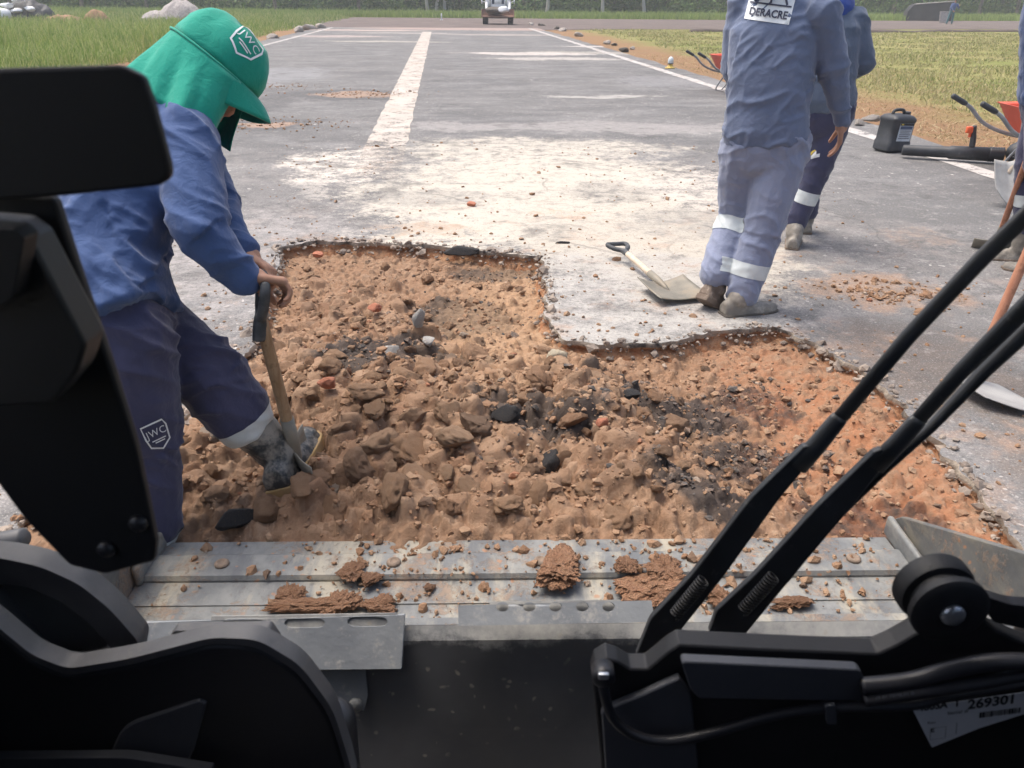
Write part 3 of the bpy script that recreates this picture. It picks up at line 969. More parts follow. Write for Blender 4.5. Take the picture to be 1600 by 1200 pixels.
P = in_view_soil(900, 0.06, 0, dens)
for x, y in P:
    if cnt >= 296: break
    if (x - FOOT.x) ** 2 + (y - FOOT.y) ** 2 < 0.16 ** 2: continue
    s = float(np.clip(rng.lognormal(math.log(0.026), 0.40), 0.016, 0.06))
    if any((x - a) ** 2 + (y - b) ** 2 < (0.8 * (s + c)) ** 2 for a, b, c in taken): continue
    if y < BUCKET_FRONT + s: continue
    put_clod(float(x), float(y), s)
    taken.append((x, y, s))
    cnt += 1
# ---- crumbs: far too many to count
def crumb_cloud(name, pts, sizes, mat, parent=None, seed=1, nshape=6):
    r = np.random.default_rng(seed)
    shapes = []
    for k in range(nshape):
        bm = bmesh.new()
        bmesh.ops.create_icosphere(bm, subdivisions=1, radius=1.0)
        V = np.array([v.co for v in bm.verts]) * (1 + 0.28 * r.normal(size=(12 if False else len(bm.verts), 1))) * np.array([1.1, 0.9, 0.7])
        F = np.array([[v.index for v in f.verts] for f in bm.faces])
        bm.free()
        shapes.append((V, F))
    VV, FF, o = [], [], 0
    for (p, s) in zip(pts, sizes):
        V, F = shapes[r.integers(nshape)]
        a, b = r.uniform(0, 6.28), r.uniform(-.8, .8)
        Rz = np.array([[math.cos(a), -math.sin(a), 0], [math.sin(a), math.cos(a), 0], [0, 0, 1]])
        Rx = np.array([[1, 0, 0], [0, math.cos(b), -math.sin(b)], [0, math.sin(b), math.cos(b)]])
        VV.append((V * s) @ Rx.T @ Rz.T + p)
        FF.append(F + o)
        o += len(V)
    me = bpy.data.meshes.new(name)
    me.from_pydata(np.concatenate(VV).tolist(), [], np.concatenate(FF).tolist())
    me.update()
    ob = link(name, me, mat, parent, smooth=False)
    return ob
def scatter_soil(n, lo_d):
    x = rng.uniform(-1.4, 1.5, n); y = rng.uniform(1.7, 4.65, n)
    P = np.c_[x, y]
    return P[poly_dist(P, LOOP[::3]) > lo_d]
P = scatter_soil(22000, 0.02)
w_ = np.array([dens(a, b) for a, b in P])
ctr = np.exp(-((P[:, 0] - 0.75) / 0.6) ** 2 - ((P[:, 1] - 2.2) / 0.6) ** 2)
P = P[rng.uniform(size=len(P)) < np.clip(0.22 + 0.5 * w_ + 0.30 * ctr + 0.35 * fbm(np.c_[P * 3.0, P[:, :1] * 0], 3), 0, 1)]
S = np.clip(rng.lognormal(math.log(0.0050), 0.62, len(P)), 0.0025, 0.022)
Zp = np.array([soil_z(a, b) for a, b in P]) + S * 0.2
tag(crumb_cloud('soil_crumbs', np.c_[P, Zp], S, m_crumb, None, 5), 'loose red earth crumbs covering the floor of the trench', 'soil crumbs', kind='stuff')
# crumbs thrown out on the asphalt around the trench
x = rng.uniform(-2.4, 2.6, 5200); y = rng.uniform(1.7, 8.5, 5200)
P = np.c_[x, y]
sd_ = poly_dist(P, LOOP[::3])
P = P[(sd_ < -0.02) & (rng.uniform(size=len(P)) < 0.12 + 0.88 * np.exp(sd_ / 0.35))]
hp = np.concatenate([rng.normal(size=(260, 2)) * np.array([0.22, 0.11]) + np.array(c) for c in ((1.98, 3.82), )] + [rng.normal(size=(260, 2)) * np.array([0.55, 0.3]) + np.array(c) for c in ((-2.4, 13.0), (-2.95, 9.6), (-4.4, 14.0))])
hp = hp[poly_dist(hp, LOOP[::3]) < -0.03]
P = np.concatenate([P, hp])
S = np.clip(rng.lognormal(math.log(0.006), 0.5, len(P)), 0.003, 0.022)
S[-len(hp):] *= 1.25
tag(crumb_cloud('road_crumbs', np.c_[P, S * 0.3], S, m_crumb, None, 6), 'scattered earth and asphalt crumbs lying on the runway surface', 'crumbs', kind='stuff')

bp_ = np.concatenate([rng.normal(size=(k, 2)) * np.array(s) + np.array(c) for c, s, k in (((0.62, 2.55), (.13, .10), 420), ((0.85, 2.25), (.14, .09), 420), ((0.45, 2.78), (.09, .06), 160), ((0.55, 1.95), (.13, .07), 240), ((-0.6, 2.8), (.16, .14), 360), ((-0.3, 2.98), (.14, .07), 180), ((0.95, 2.75), (.12, .07), 160), ((-0.15, 4.25), (.2, .07), 140), ((0.15, 2.25), (.14, .12), 200), ((-0.25, 3.6), (.2, .2), 140))])
bp_ = bp_[rng.uniform(size=len(bp_)) < 0.6]
m_tarc = simple('asphalt_crumb', (0.04, 0.038, 0.037), (0.09, 0.08, 0.074), 30, 0.9, 0.8, 110, dust=(0.28, 0.18, 0.12), damt=0.5, dscale=20, dist=0.004)
bp_ = bp_[(poly_dist(bp_, LOOP[::3]) > 0.05) & (bp_[:, 1] > BUCKET_FRONT)]
S = np.clip(rng.lognormal(math.log(0.0048), 0.6, len(bp_)), 0.003, 0.02)
tag(crumb_cloud('asphalt_crumbs', np.c_[bp_, np.array([soil_z(a, b) for a, b in bp_]) + S * 0.25], S, m_tarc, None, 8), 'black asphalt crumbs strewn in patches over the red earth', 'asphalt crumbs', kind='stuff')
# broken bits along the cut edge of the surface
LP = np.array(LOOP); LP = LP[(LP[:, 1] > 1.7)]
LP = LP[rng.integers(len(LP), size=1500)] + rng.normal(size=(1500, 2)) * 0.022
S = np.clip(rng.lognormal(math.log(0.0065), 0.6, len(LP)), 0.003, 0.03)
inn = poly_dist(LP, LOOP[::3])
zz_ = np.where(inn > 0, np.maximum(np.array([soil_z(a, b) for a, b in LP]), -0.05 - 0.3 * inn), 0.0) + S * 0.25
zz_ = np.where((inn > -0.004) & (inn < 0.02), -0.012 - rng.uniform(size=len(LP)) * 0.03, zz_)
tag(crumb_cloud('edge_chips', np.c_[LP, zz_], S, simple('edge_chip', (0.16, 0.13, 0.11), (0.38, 0.31, 0.25), 12, 0.95, 0.8, 90, dist=0.004), None, 18), 'broken asphalt and earth chips along the cut edge of the trench', 'chips', kind='stuff')
# ---- stones that stand out
def stone(name, px_, py_, s, mesh, mat, label, cat, zoff=0.0, rot=(0, 0, 0), on_soil=True, sc=(1, 1, 1)):
    g = G(px_, py_, 0.0)
    z = soil_z(g.x, g.y) if on_soil else 0.0
    m2 = mesh.copy()
    o = link(name, m2, mat, None, smooth=True)
    o.location = (g.x, g.y, z + zoff + (0.012 if on_soil else 0.0))
    o.rotation_euler = rot
    o.scale = (s * sc[0], s * sc[1], s * sc[2])
    return tag(o, label, cat)
rk = [rock_mesh('stone_shape', 4, 60 + k, 0.2, (1, 0.8, 0.7), 7) for k in range(5)]
stone('concrete_chunk', 657, 527, 0.05, rk[0], m_concrete, 'pale upright concrete chunk on the heap, tallest of the white pieces', 'concrete', 0.03, (0.1, 0.2, 0.3), sc=(0.6, 0.5, 1.5))
stone('concrete_chunk', 610, 553, 0.055, rk[1], m_concrete, 'broad whitish concrete lump to the left of the upright chunk', 'concrete', 0.015, (0, 0, 1), sc=(1, 0.7, 0.8))
stone('concrete_chunk', 672, 563, 0.035, rk[2], m_concrete, 'small bluish white concrete chip just below the upright chunk', 'concrete', 0.01, (0, 0, 2))
stone('cream_stone', 872, 573, 0.055, rk[3], m_creamrock, 'cream coloured stone at the inner corner of the trench', 'stone', 0.02, (0, 0.2, 0.4))
stone('asphalt_lump', 790, 694, 0.05, rk[4], m_tar, 'black asphalt lump in the middle of the earth heap', 'asphalt lump', 0.02, (0, 0, 0.4))
stone('asphalt_lump', 858, 748, 0.05, rk[0], m_tar, 'black asphalt lump with slanted face near the bucket edge', 'asphalt lump', 0.02, (0.5, 0.6, 2), sc=(0.7, 0.8, 1.4))
stone('asphalt_lump', 372, 831, 0.05, rk[1], m_tar, 'black asphalt lump by the left end of the bucket', 'asphalt lump', 0.02, (0, 0, 0.6), sc=(1.2, 0.7, 0.8))
stone('asphalt_lump', 985, 632, 0.035, rk[2], m_tar, 'black asphalt lump right of the earth ridge', 'asphalt lump', 0.012, (0, 0, 0.9))
stone('brick_fragment', 937, 719, 0.026, rk[3], m_brick, 'small brick red fragment lying right of the black slanted lump', 'brick piece', 0.02, (0, 0, 0.9))
stone('brick_fragment', 585, 487, 0.034, rk[4], m_brick, 'pinkish brick fragment at the far left of the heap', 'brick piece', 0.02, (0, 0, 0.2))
stone('brick_fragment', 520, 668, 0.034, rk[0], m_brick, 'brick fragment beside the toe of the rubber boot', 'brick piece', 0.02, (0, 0, 0.2))
stone('brick_fragment', 495, 386, 0.034, rk[2], m_brick, 'orange brick fragment by the far left corner of the trench', 'brick piece', 0.03, (0, 0, 0.2))
stone('red_pebble', 736, 322, 0.035, rk[2], m_brick, 'lone reddish stone on the cream dust beyond the trench', 'stone', 0.015, on_soil=False)
stone('tar_flake', 882, 380, 0.055, rk[3], m_tar, 'flat black tar flake on the pale dust near the shovel handle', 'tar flake', 0.004, (0, 0, 0.1), False, (1.0, 0.4, 0.25))
stone('tar_flake', 720, 392, 0.10, rk[1], m_tar, 'broken black tar slab hanging over the far trench edge', 'tar flake', 0.0, (0.3, 0, 0.1), False, (1.1, 0.5, 0.35))
stone('grey_rubble', 1360, 192, 0.10, rk[4], m_rubble, 'whitish broken kerb piece beside the black jerrycan', 'rubble', 0.05, (0, 0, 0.4), False, (1.5, 0.8, 0.7))
stone('grey_rubble', 1342, 196, 0.07, rk[1], m_rubble, 'small grey rubble piece left of the broken kerb piece', 'rubble', 0.03, (0, 0, 0.4), False)
# ================================================================== FIELDS, HEAPS, WOOD
def blades(name, pts, h, w, mat, lean=0.35, seed=3, z0=-0.03):
    r = np.random.default_rng(seed)
    n = len(pts)
    a = r.uniform(0, 6.283, n)
    dx, dy = np.cos(a), np.sin(a)
    la = r.uniform(0, 6.283, n)
    l = np.abs(r.normal(size=n)) * lean * h
    base = np.c_[pts, np.full(n, z0)]
    A = base + np.c_[dx * w / 2, dy * w / 2, np.zeros(n)]
    B = base - np.c_[dx * w / 2, dy * w / 2, np.zeros(n)]
    mid = base + np.c_[np.cos(la) * l * 0.3, np.sin(la) * l * 0.3, h * 0.6]
    Cm = mid + np.c_[dx * w * 0.35, dy * w * 0.35, np.zeros(n)]
    Dm = mid - np.c_[dx * w * 0.35, dy * w * 0.35, np.zeros(n)]
    T = base + np.c_[np.cos(la) * l, np.sin(la) * l, h]
    V = np.stack([A, B, Dm, Cm, T], 1).reshape(-1, 3)
    i = np.arange(n) * 5
    me = bpy.data.meshes.new(name)
    q = np.c_[i, i + 1, i + 2, i + 3]
    t = np.c_[i + 3, i + 2, i + 4]
    nv = len(V)
    me.vertices.add(nv)
    me.vertices.foreach_set('co', V.ravel())
    loops = np.concatenate([q.ravel(), t.ravel()])
    me.loops.add(len(loops))
    me.loops.foreach_set('vertex_index', loops.astype(np.int32))
    starts = np.concatenate([np.arange(n) * 4, n * 4 + np.arange(n) * 3])
    me.polygons.add(2 * n)
    me.polygons.foreach_set('loop_start', starts.astype(np.int32))
    me.polygons.foreach_set('loop_total', np.concatenate([np.full(n, 4), np.full(n, 3)]).astype(np.int32))
    me.update(calc_edges=True)
    me.validate()
    return link(name, me, mat, None, smooth=False)
def grass_material(name, stops):
    n = N(name)
    col = n.ramp(n.rand_island(), stops)
    col = n.mix(n.mul(n.rng(n.noise(0.35, 4), 0.35, 0.65), 0.6), col, n.mix(0.6, col, stops[-1][1]))
    b = n.b
    n.done(col, 0.7, 0, None, 0.2)
    tr = n.node('ShaderNodeBsdfTranslucent')
    n.put(tr.inputs[0], col)
    mx = n.node('ShaderNodeMixShader')
    mx.inputs[0].default_value = 0.3
    n.t.links.new(b.outputs[0], mx.inputs[1])
    n.t.links.new(tr.outputs[0], mx.inputs[2])
    n.t.links.new(mx.outputs[0], n.t.nodes['Material Output'].inputs['Surface'])
    return n.m
m_gr_tall = grass_material('tall_grass_blade', [(0, (0.13, 0.22, 0.045)), (0.35, (0.20, 0.305, 0.07)), (0.65, (0.30, 0.37, 0.11)), (0.9, (0.46, 0.46, 0.21)), (1, (0.38, 0.40, 0.16))])
m_gr_cut = grass_material('cut_grass_blade', [(0, (0.19, 0.23, 0.07)), (0.35, (0.29, 0.30, 0.115)), (0.65, (0.42, 0.38, 0.19)), (0.9, (0.52, 0.44, 0.27)), (1, (0.44, 0.37, 0.21))])
m_straw = grass_material('dry_straw', [(0, (0.44, 0.33, 0.18)), (0.5, (0.34, 0.22, 0.11)), (1, (0.54, 0.44, 0.27))])
m_gr_far = grass_material('far_grass_blade', [(0, (0.15, 0.24, 0.055)), (0.5, (0.24, 0.33, 0.085)), (1, (0.29, 0.35, 0.11))])
def u_of(P): return P[:, 0] * math.cos(RD) + P[:, 1] * math.sin(RD)
def spread(n, y0, y1, side, umin, slope=0.80, pow_=1.4):
    y = y0 + (y1 - y0) * rng.uniform(size=n) ** pow_
    x = rng.uniform(-1, 1, n) * (y * slope + 3)
    P = np.c_[x, y]
    u = u_of(P)
    edge = fbm(np.c_[P * 0.6, P[:, :1] * 0], 3) * 0.5
    return P[(u < -umin + edge) if side < 0 else (u > umin + edge)]
P = spread(190000, 12, 72, -1, 7.1, 0.78)
cl = fbm(np.c_[P * 0.35, P[:, :1] * 0], 4)
P = P[(cl > -0.75)]
cl = fbm(np.c_[P * 0.35, P[:, :1] * 0], 4)
h = np.clip(0.30 + 0.22 * cl + rng.normal(size=len(P)) * 0.09, 0.08, 0.9)
u = -u_of(P)
h *= np.clip(0.35 + (u - 7.0) / 3.5, 0.35, 1.0)
tag(blades('tall_grass', P, h, 0.012 + 0.0007 * P[:, 1], m_gr_tall, 0.5, 11), 'tall yellow green grass growing left of the runway', 'grass', kind='stuff')
# a few tall seed stalk clumps in it
st = np.concatenate([np.array(c) + rng.normal(size=(60, 2)) * 0.25 for c in ((-15.2, 30.5), (-10.3, 27.5), (-20.5, 31), (-13.8, 22.5), (-26.0, 40), (-17, 24), (-8.9, 20.5))])
tag(blades('grass_stalks', st, rng.uniform(0.7, 1.25, len(st)), np.full(len(st), 0.022), m_gr_tall, 0.5, 12), 'tall bending seed stalks standing above the grass left', 'grass', kind='stuff')
P = spread(210000, 6.8, 46, 1, 5.7, 0.80, 1.5)
cl = fbm(np.c_[P * 0.5, P[:, :1] * 0 + 4], 4)
keep = (u_of(P) > 7.6 + cl * 1.2) & (cl + 0.25 * fbm(np.c_[P * np.array([0.25, 1.1]), P[:, :1] * 0 + 8], 3) > -0.30)
P = P[keep]
cl = cl[keep]
h = np.clip(0.048 + 0.045 * cl + rng.normal(size=len(P)) * 0.022, 0.012, 0.25)
tag(blades('mown_grass', P, h, 0.010 + 0.0008 * P[:, 1], m_gr_cut, 0.9, 13), 'short mown yellowish grass on the right of the runway', 'grass', kind='stuff')
P = spread(60000, 6.5, 24, 1, 5.7, 0.80, 1.2)
P = P[(u_of(P) < 10.5)]
tag(blades('dry_straw', P, rng.uniform(0.01, 0.05, len(P)), np.full(len(P), 0.016), m_straw, 4.0, 14), 'dry cut straw strewn along the right verge', 'straw', kind='stuff')
x = rng.uniform(-75, 85, 60000); y = rng.uniform(0, 9, 60000) + np.where(x > 25, 74 + (x - 25) * 0.30, 71.5 + (x > 0) * 1.5)
P = np.c_[x, y]
tag(blades('far_grass', P, np.clip(0.42 + rng.normal(size=len(P)) * 0.14, 0.1, 1.0), np.full(len(P), 0.09), m_gr_far, 0.5, 15), 'green grass strip between dirt road and wood', 'grass', kind='stuff')

# ---- heaps on the left
def heap(name, c, rx, ry, hgt, mat, label, cat, seed, lobes):
    nxx, nyy = 46, 30
    bm = bmesh.new()
    g = []
    for j in range(nyy):
        row = []
        for i in range(nxx):
            u, v = (i / (nxx - 1) * 2 - 1), (j / (nyy - 1) * 2 - 1)
            z = 0
            for (cx, cy, s, hh) in lobes: z = max(z, hh * max(0, 1 - ((u - cx) / s) ** 2 - ((v - cy) / s) ** 2) ** 0.8)
            row.append((u * rx, v * ry, z * hgt))
        g.append(row)
    A = np.array(g).reshape(-1, 3)
    A[:, 2] += np.where(A[:, 2] > 0.01, fbm(A * 3.1 + seed, 4) * 0.09 * hgt, -0.1)
    V = [bm.verts.new(p) for p in A]
    for j in range(nyy - 1):
        for i in range(nxx - 1):
            bm.faces.new((V[j * nxx + i], V[j * nxx + i + 1], V[(j + 1) * nxx + i + 1], V[(j + 1) * nxx + i]))
    o = link(name, bm_mesh(bm), mat)
    o.location = (c[0], c[1], -0.03)
    return tag(o, label, cat)
g1 = G(272, 34, 0)
heap('gravel_heap', (g1.x, g1.y, 0), 2.1, 1.6, 1.25, m_gravel, 'rounded pale gravel heap in the grass behind the green hat', 'gravel heap', 3, ((0.25, 0, 0.75, 1.0), (-0.45, 0, 0.55, 0.52)))
g2 = G(46, 32, 0)
heap('covered_heap', (g2.x, g2.y, 0), 1.7, 1.4, 1.25, m_tarp_dark, 'dark heap under sheeting at the far left', 'heap', 8, ((0.0, 0, 0.9, 1.0), (0.5, 0.1, 0.5, 0.8)))
for k, (dx, dz, s, lab) in enumerate(((-0.55, 0.85, 0.30, 'white bag on the left shoulder of the dark heap'), (0.25, 1.15, 0.30, 'white bag on top of the dark heap'), (0.75, 0.65, 0.26, 'white bag on the right slope of the dark heap'), (-0.05, 0.55, 0.28, 'white bag halfway up the dark heap'))):
    o = link('white_bag', rock_mesh('bag_shape', 3, 90 + k, 0.25, (1.2, 0.9, 0.55), 2), m_white_bag)
    o.location = (g2.x + dx, g2.y - 1.0, dz); o.scale = (s, s, s)
    tag(o, lab, 'bag')
g3 = G(14, 32, 0)
o = link('white_bag', rock_mesh('bag_shape', 3, 97, 0.25, (1.3, 0.9, 0.6), 2), m_white_bag)
o.location = (g3.x, g3.y - 1.5, 0.35); o.scale = (0.85, 0.6, 0.75)
tag(o, 'large bluish white sack left of the dark heap', 'bag')
g4 = G(118, 36, 0)
heap('soil_heap', (g4.x, g4.y, 0), 2.1, 1.2, 0.75, m_clod, 'low reddish earth heap in the grass between sheeted heap and gravel', 'soil heap', 12, ((0.6, 0, 0.4, 1.0), (-0.3, 0, 0.65, 0.6)))

# ---- rubble along the runway edges
rub = [rock_mesh('rubble_shape', 3, 120 + k, 0.4, (1.2, 0.9, 0.7), 4) for k in range(4)]
ords = ('nearest', 'second nearest', 'third nearest', 'fourth nearest', 'fifth nearest', 'sixth nearest', 'seventh nearest', 'eighth nearest', 'ninth nearest')
for k, (x_, y_, s, dk) in enumerate(((975, 80, .17, 1), (988, 76, .12, 0), (950, 68, .17, 0), (960, 70, .12, 1), (903, 56, .24, 0), (880, 48, .24, 0), (870, 45, .20, 1), (846, 40, .26, 1), (830, 39, .22, 0))):
    g = G(x_, y_, 0)
    o = link('rubble_lump', rub[k % 4].copy(), m_rubble_dark if dk else m_rubble)
    o.location = (g.x, g.y, s * 0.15); o.scale = (s * 0.8, s * 0.8, s * 0.6); o.rotation_euler = (0, 0, k * 1.3)
    tag(o, f'{ords[k]} rubble lump on the right verge towards the distant loader', 'rubble', 'rubble lumps on the right verge')
for k, (x_, y_, s) in enumerate(((440, 60, .16), (478, 50, .22), (492, 46, .26), (510, 44, .2))):
    g = G(x_, y_, 0)
    o = link('rubble_lump', rub[(k + 1) % 4].copy(), m_rubble)
    o.location = (g.x - 0.3, g.y, s * 0.3); o.scale = (s * 1.4, s, s); o.rotation_euler = (0, 0, k * 1.9)
    tag(o, f'{ords[k]} pale rubble lump on the left verge by the tall grass', 'rubble', 'rubble lumps on the left verge')

# ---- runway edge light
m_yel = simple('yellow_paint', (0.55, 0.38, 0.08), None, 20, 0.5, 0.2, 80)
m_lampglass = simple('lamp_glass', (0.55, 0.60, 0.62), (0.65, 0.68, 0.68), 20, 0.15, 0.0)
g = G(1047, 107, 0)
el = empty('runway_light', g)
el.scale = (0.75, 0.75, 0.75)
tag(el, 'small runway edge light on yellow base left of the wheelbarrow', 'runway light')
bm = bmesh.new(); loft(bm, [ring((0, 0, z), (1, 0, 0), (0, 1, 0), r, r, 18) for z, r in ((0, .15), (.035, .15), (.045, .10), (.10, .06), (.13, .06))]); bevel(link('base', bm_mesh(bm), m_yel, el), .004)
bm = bmesh.new(); loft(bm, [ring((0, 0, z), (1, 0, 0), (0, 1, 0), r, r, 18) for z, r in ((.13, .07), (.16, .085), (.24, .085), (.30, .065), (.33, .02))]); link('lens', bm_mesh(bm), m_lampglass, el)
bm = bmesh.new(); loft(bm, [ring((0, 0, z), (1, 0, 0), (0, 1, 0), r, r, 18) for z, r in ((.125, .09), (.14, .092), (.15, .09))]); link('clamp_ring', bm_mesh(bm), m_rubble_dark, el)

# ---- the wood
def leaf_material(name, a, b, c):
    n = N(name)
    col = n.ramp(n.rand_island(), [(0, a), (0.55, b), (1, c)])
    n.done(col, 0.6, 0, None, 0.25)
    tr = n.node('ShaderNodeBsdfTranslucent'); n.put(tr.inputs[0], col)
    mx = n.node('ShaderNodeMixShader'); mx.inputs[0].default_value = 0.3
    n.t.links.new(n.b.outputs[0], mx.inputs[1]); n.t.links.new(tr.outputs[0], mx.inputs[2])
    n.t.links.new(mx.outputs[0], n.t.nodes['Material Output'].inputs['Surface'])
    return n.m
m_leaf = leaf_material('tree_leaf', (0.035, 0.065, 0.02), (0.065, 0.105, 0.03), (0.10, 0.14, 0.045))
m_shrub = leaf_material('shrub_leaf', (0.035, 0.085, 0.018), (0.075, 0.15, 0.032), (0.14, 0.22, 0.05))
m_bark = simple('pale_bark', (0.42, 0.40, 0.37), (0.55, 0.53, 0.50), 6, 0.85, 0.5, 20, dist=0.02)
m_bark_d = simple('dark_bark', (0.10, 0.085, 0.07), (0.2, 0.17, 0.15), 6, 0.9, 0.6, 20, dist=0.02)
def leaf_cloud(name, centers, radii, per, size, seed, mat):
    r = np.random.default_rng(seed)
    P = []
    for c, rad, k in zip(centers, radii, per):
        d = r.normal(size=(k, 3)); d /= np.linalg.norm(d, axis=1)[:, None]
        P.append(np.array(c) + d * (rad * r.uniform(0.45, 1.05, (k, 1)) ** 0.6))
    P = np.concatenate(P)
    n = len(P)
    a = r.normal(size=(n, 3)); a /= np.linalg.norm(a, axis=1)[:, None]
    b = np.cross(a, r.normal(size=(n, 3))); b /= np.linalg.norm(b, axis=1)[:, None]
    s = size * r.uniform(0.6, 1.4, (n, 1))
    V = np.stack([P - a * s, P - b * s * 0.45, P + a * s, P + b * s * 0.45], 1).reshape(-1, 3)
    me = bpy.data.meshes.new(name)
    me.from_pydata(V.tolist(), [], (np.arange(n)[:, None] * 4 + np.arange(4)).tolist())
    me.update()
    me.materials.append(mat)
    return me
def tree_proto(seed, height, bark):
    r = random.Random(seed)
    root = empty('tree')
    bm = bmesh.new()
    lean = Vector((r.uniform(-.06, .06), r.uniform(-.06, .06), 0))
    pts = [Vector((0, 0, -0.1)) + lean * (height * t) ** 1.1 + Vector((0, 0, height * 0.75 * t)) + Vector((r.uniform(-.08, .08), r.uniform(-.08, .08), 0)) for t in [i / 7 for i in range(8)]]
    tube(bm, pts, [0.16 * (1 - 0.75 * i / 7) + 0.03 for i in range(8)], 9)
    cents, rads = [], []
    for k in range(9):
        t = 0.35 + 0.6 * k / 9
        b0 = pts[min(7, int(t * 7))]
        a = r.uniform(0, 6.28)
        L = r.uniform(1.2, 2.4) * (1.15 - t * 0.6)
        e = b0 + Vector((math.cos(a) * L, math.sin(a) * L, r.uniform(0.6, 1.5)))
        tube(bm, [b0, b0.lerp(e, 0.5) + Vector((0, 0, 0.12)), e], [0.06, 0.04, 0.015], 6)
        cents.append(tuple(e)); rads.append(r.uniform(0.8, 1.4))
    for k in range(5):
        cents.append((r.uniform(-1, 1) + pts[-1].x, r.uniform(-1, 1) + pts[-1].y, height * r.uniform(0.65, 0.95))); rads.append(r.uniform(0.9, 1.5))
    link('trunk', bm_mesh(bm), bark, root)
    link('crown', leaf_cloud('crown', cents, rads, [170] * len(cents), 0.17, seed, m_leaf), None, root, smooth=False)
    return root
protos = [tree_proto(31, 9.0, m_bark), tree_proto(32, 8.0, m_bark), tree_proto(33, 10.5, m_bark_d)]
def wood_y(x): return 84.0 + max(0, x - 20) * 0.30
pale = [(670, 0, 'pale twin trunk tree left of the distant loader'), (682, 1, 'forked white tree just right of the twin trunk tree'), (695, 0, 'slim pale tree nearest to the loader on its left'), (1007, 1, 'slim white trunk tree half way to the walking worker'), (853, 0, 'pale tree standing right behind the distant loader'),
        (941, 1, 'pale slim tree at the wood edge well right of the loader'), (560, 2, 'dark trunk tree at the wood edge above the road end'), (432, 2, 'dark trunk tree at the wood edge above the left edge line'), (1395, 2, 'dark tree left of the black shelter'), (1530, 2, 'dark tree right of the far standing man'), (1590, 2, 'dark tree at the far right edge of the wood'), (130, 2, 'dark tree in the wood between the two heaps on the left'), (230, 2, 'dark tree in the wood behind the gravel heap'), (20, 2, 'dark tree in the wood at the far left edge')]
used = set()
for k, (x_, pi, lab) in enumerate(pale):
    o = protos[pi] if pi not in used else copy_tree(protos[pi])
    used.add(pi)
    p = AY(x_, 18, 84)
    for _ in range(4): p = AY(x_, 18, wood_y(p.x) - 0.5)
    o.location = (p.x, p.y, -0.03)
    o.rotation_euler = (0, 0, k * 2.1)
    o.scale = (1, 1, random.uniform(0.9, 1.15))
    tag(o, lab, 'tree', 'trees at the edge of the wood')
# the mass of the wood: undergrowth and the crowns behind it
cents, rads, per = [], [], []
x = -78.0
while x < 95:
    y = wood_y(x)
    for row, (dy, z0, z1, rr, k) in enumerate(((0.6, 0.2, 1.4, 0.95, 60), (2.2, 0.8, 2.8, 1.3, 70), (4.2, 2.0, 5.2, 1.7, 70), (6.5, 4.0, 8.5, 2.1, 80))):
        cents.append((x + random.uniform(-.5, .5), y + dy + random.uniform(-.8, .8), random.uniform(z0, z1))); rads.append(rr * random.uniform(0.8, 1.2)); per.append(k)
        if row < 3:
            cents.append((x + random.uniform(-.5, .5), y + dy + random.uniform(0, 1.2), random.uniform(0, z0 + 0.4))); rads.append(rr * random.uniform(0.8, 1.1)); per.append(k)
    x += 0.95
tag(link('forest', leaf_cloud('forest', cents, rads, per, 0.24, 77, m_shrub), None, None, False), 'dense green undergrowth of the wood along the horizon', 'wood', kind='stuff')
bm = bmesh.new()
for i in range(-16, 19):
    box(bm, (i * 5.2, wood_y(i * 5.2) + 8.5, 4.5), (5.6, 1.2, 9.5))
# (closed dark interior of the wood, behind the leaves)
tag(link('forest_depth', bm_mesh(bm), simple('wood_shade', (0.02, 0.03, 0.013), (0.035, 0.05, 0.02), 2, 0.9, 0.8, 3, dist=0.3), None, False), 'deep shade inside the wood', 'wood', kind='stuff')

# ---- low black shelter at the wood's edge and pale board
m_blk = simple('black_sheet', (0.018, 0.018, 0.022), (0.035, 0.034, 0.038), 1.5, 0.55, 0.5, 3, dist=0.03)
p0, p1 = G(1419, 32, 0), G(1492, 33, 0)
ps = (p0 + p1) / 2
sh = empty('shelter', (ps.x, ps.y + 1, -0.02), math.atan2(p1.y - p0.y, p1.x - p0.x))
tag(sh, 'low black sheeted shelter with sloping end at the edge of the wood', 'shelter')
L = (p1 - p0).length / 2
prof = [(-L, 0), (-L * 0.96, 0.75), (-L * 0.78, 1.25), (-L * 0.55, 1.42), (0, 1.46), (L * 0.6, 1.56), (L * 0.92, 1.6), (L, 1.45), (L, 0)]
bm = bmesh.new()
loft(bm, [[Vector((x, y, z)) for x, z in prof] for y in (-1.2, -0.4, 0.4, 1.2)])
bmesh.ops.recalc_face_normals(bm, faces=bm.faces)
sharp(link('cover', bm_mesh(bm), m_blk, sh))
bm = bmesh.new()
tube(bm, [(-L * 0.7, -1.25, 1.36), (0, -1.25, 1.48), (L * 0.95, -1.25, 1.62)], 0.035, 8)
link('ridge_pole', bm_mesh(bm), m_bark, sh)
pb = G(1474, 35, 0)
bm = bmesh.new(); box(bm, (0, 0, 0.42), (0.95, 0.06, 0.86)); box(bm, (0, -0.04, 0.80), (1.0, 0.05, 0.07)); box(bm, (0, -0.04, 0.06), (1.0, 0.05, 0.07))
o = bevel(link('pale_board', bm_mesh(bm), m_gravel), 0.01); o.location = (pb.x, pb.y, -0.02); o.rotation_euler = (-0.18, 0, 0.4)
tag(o, 'pale grey board leaning against the black shelter', 'board')

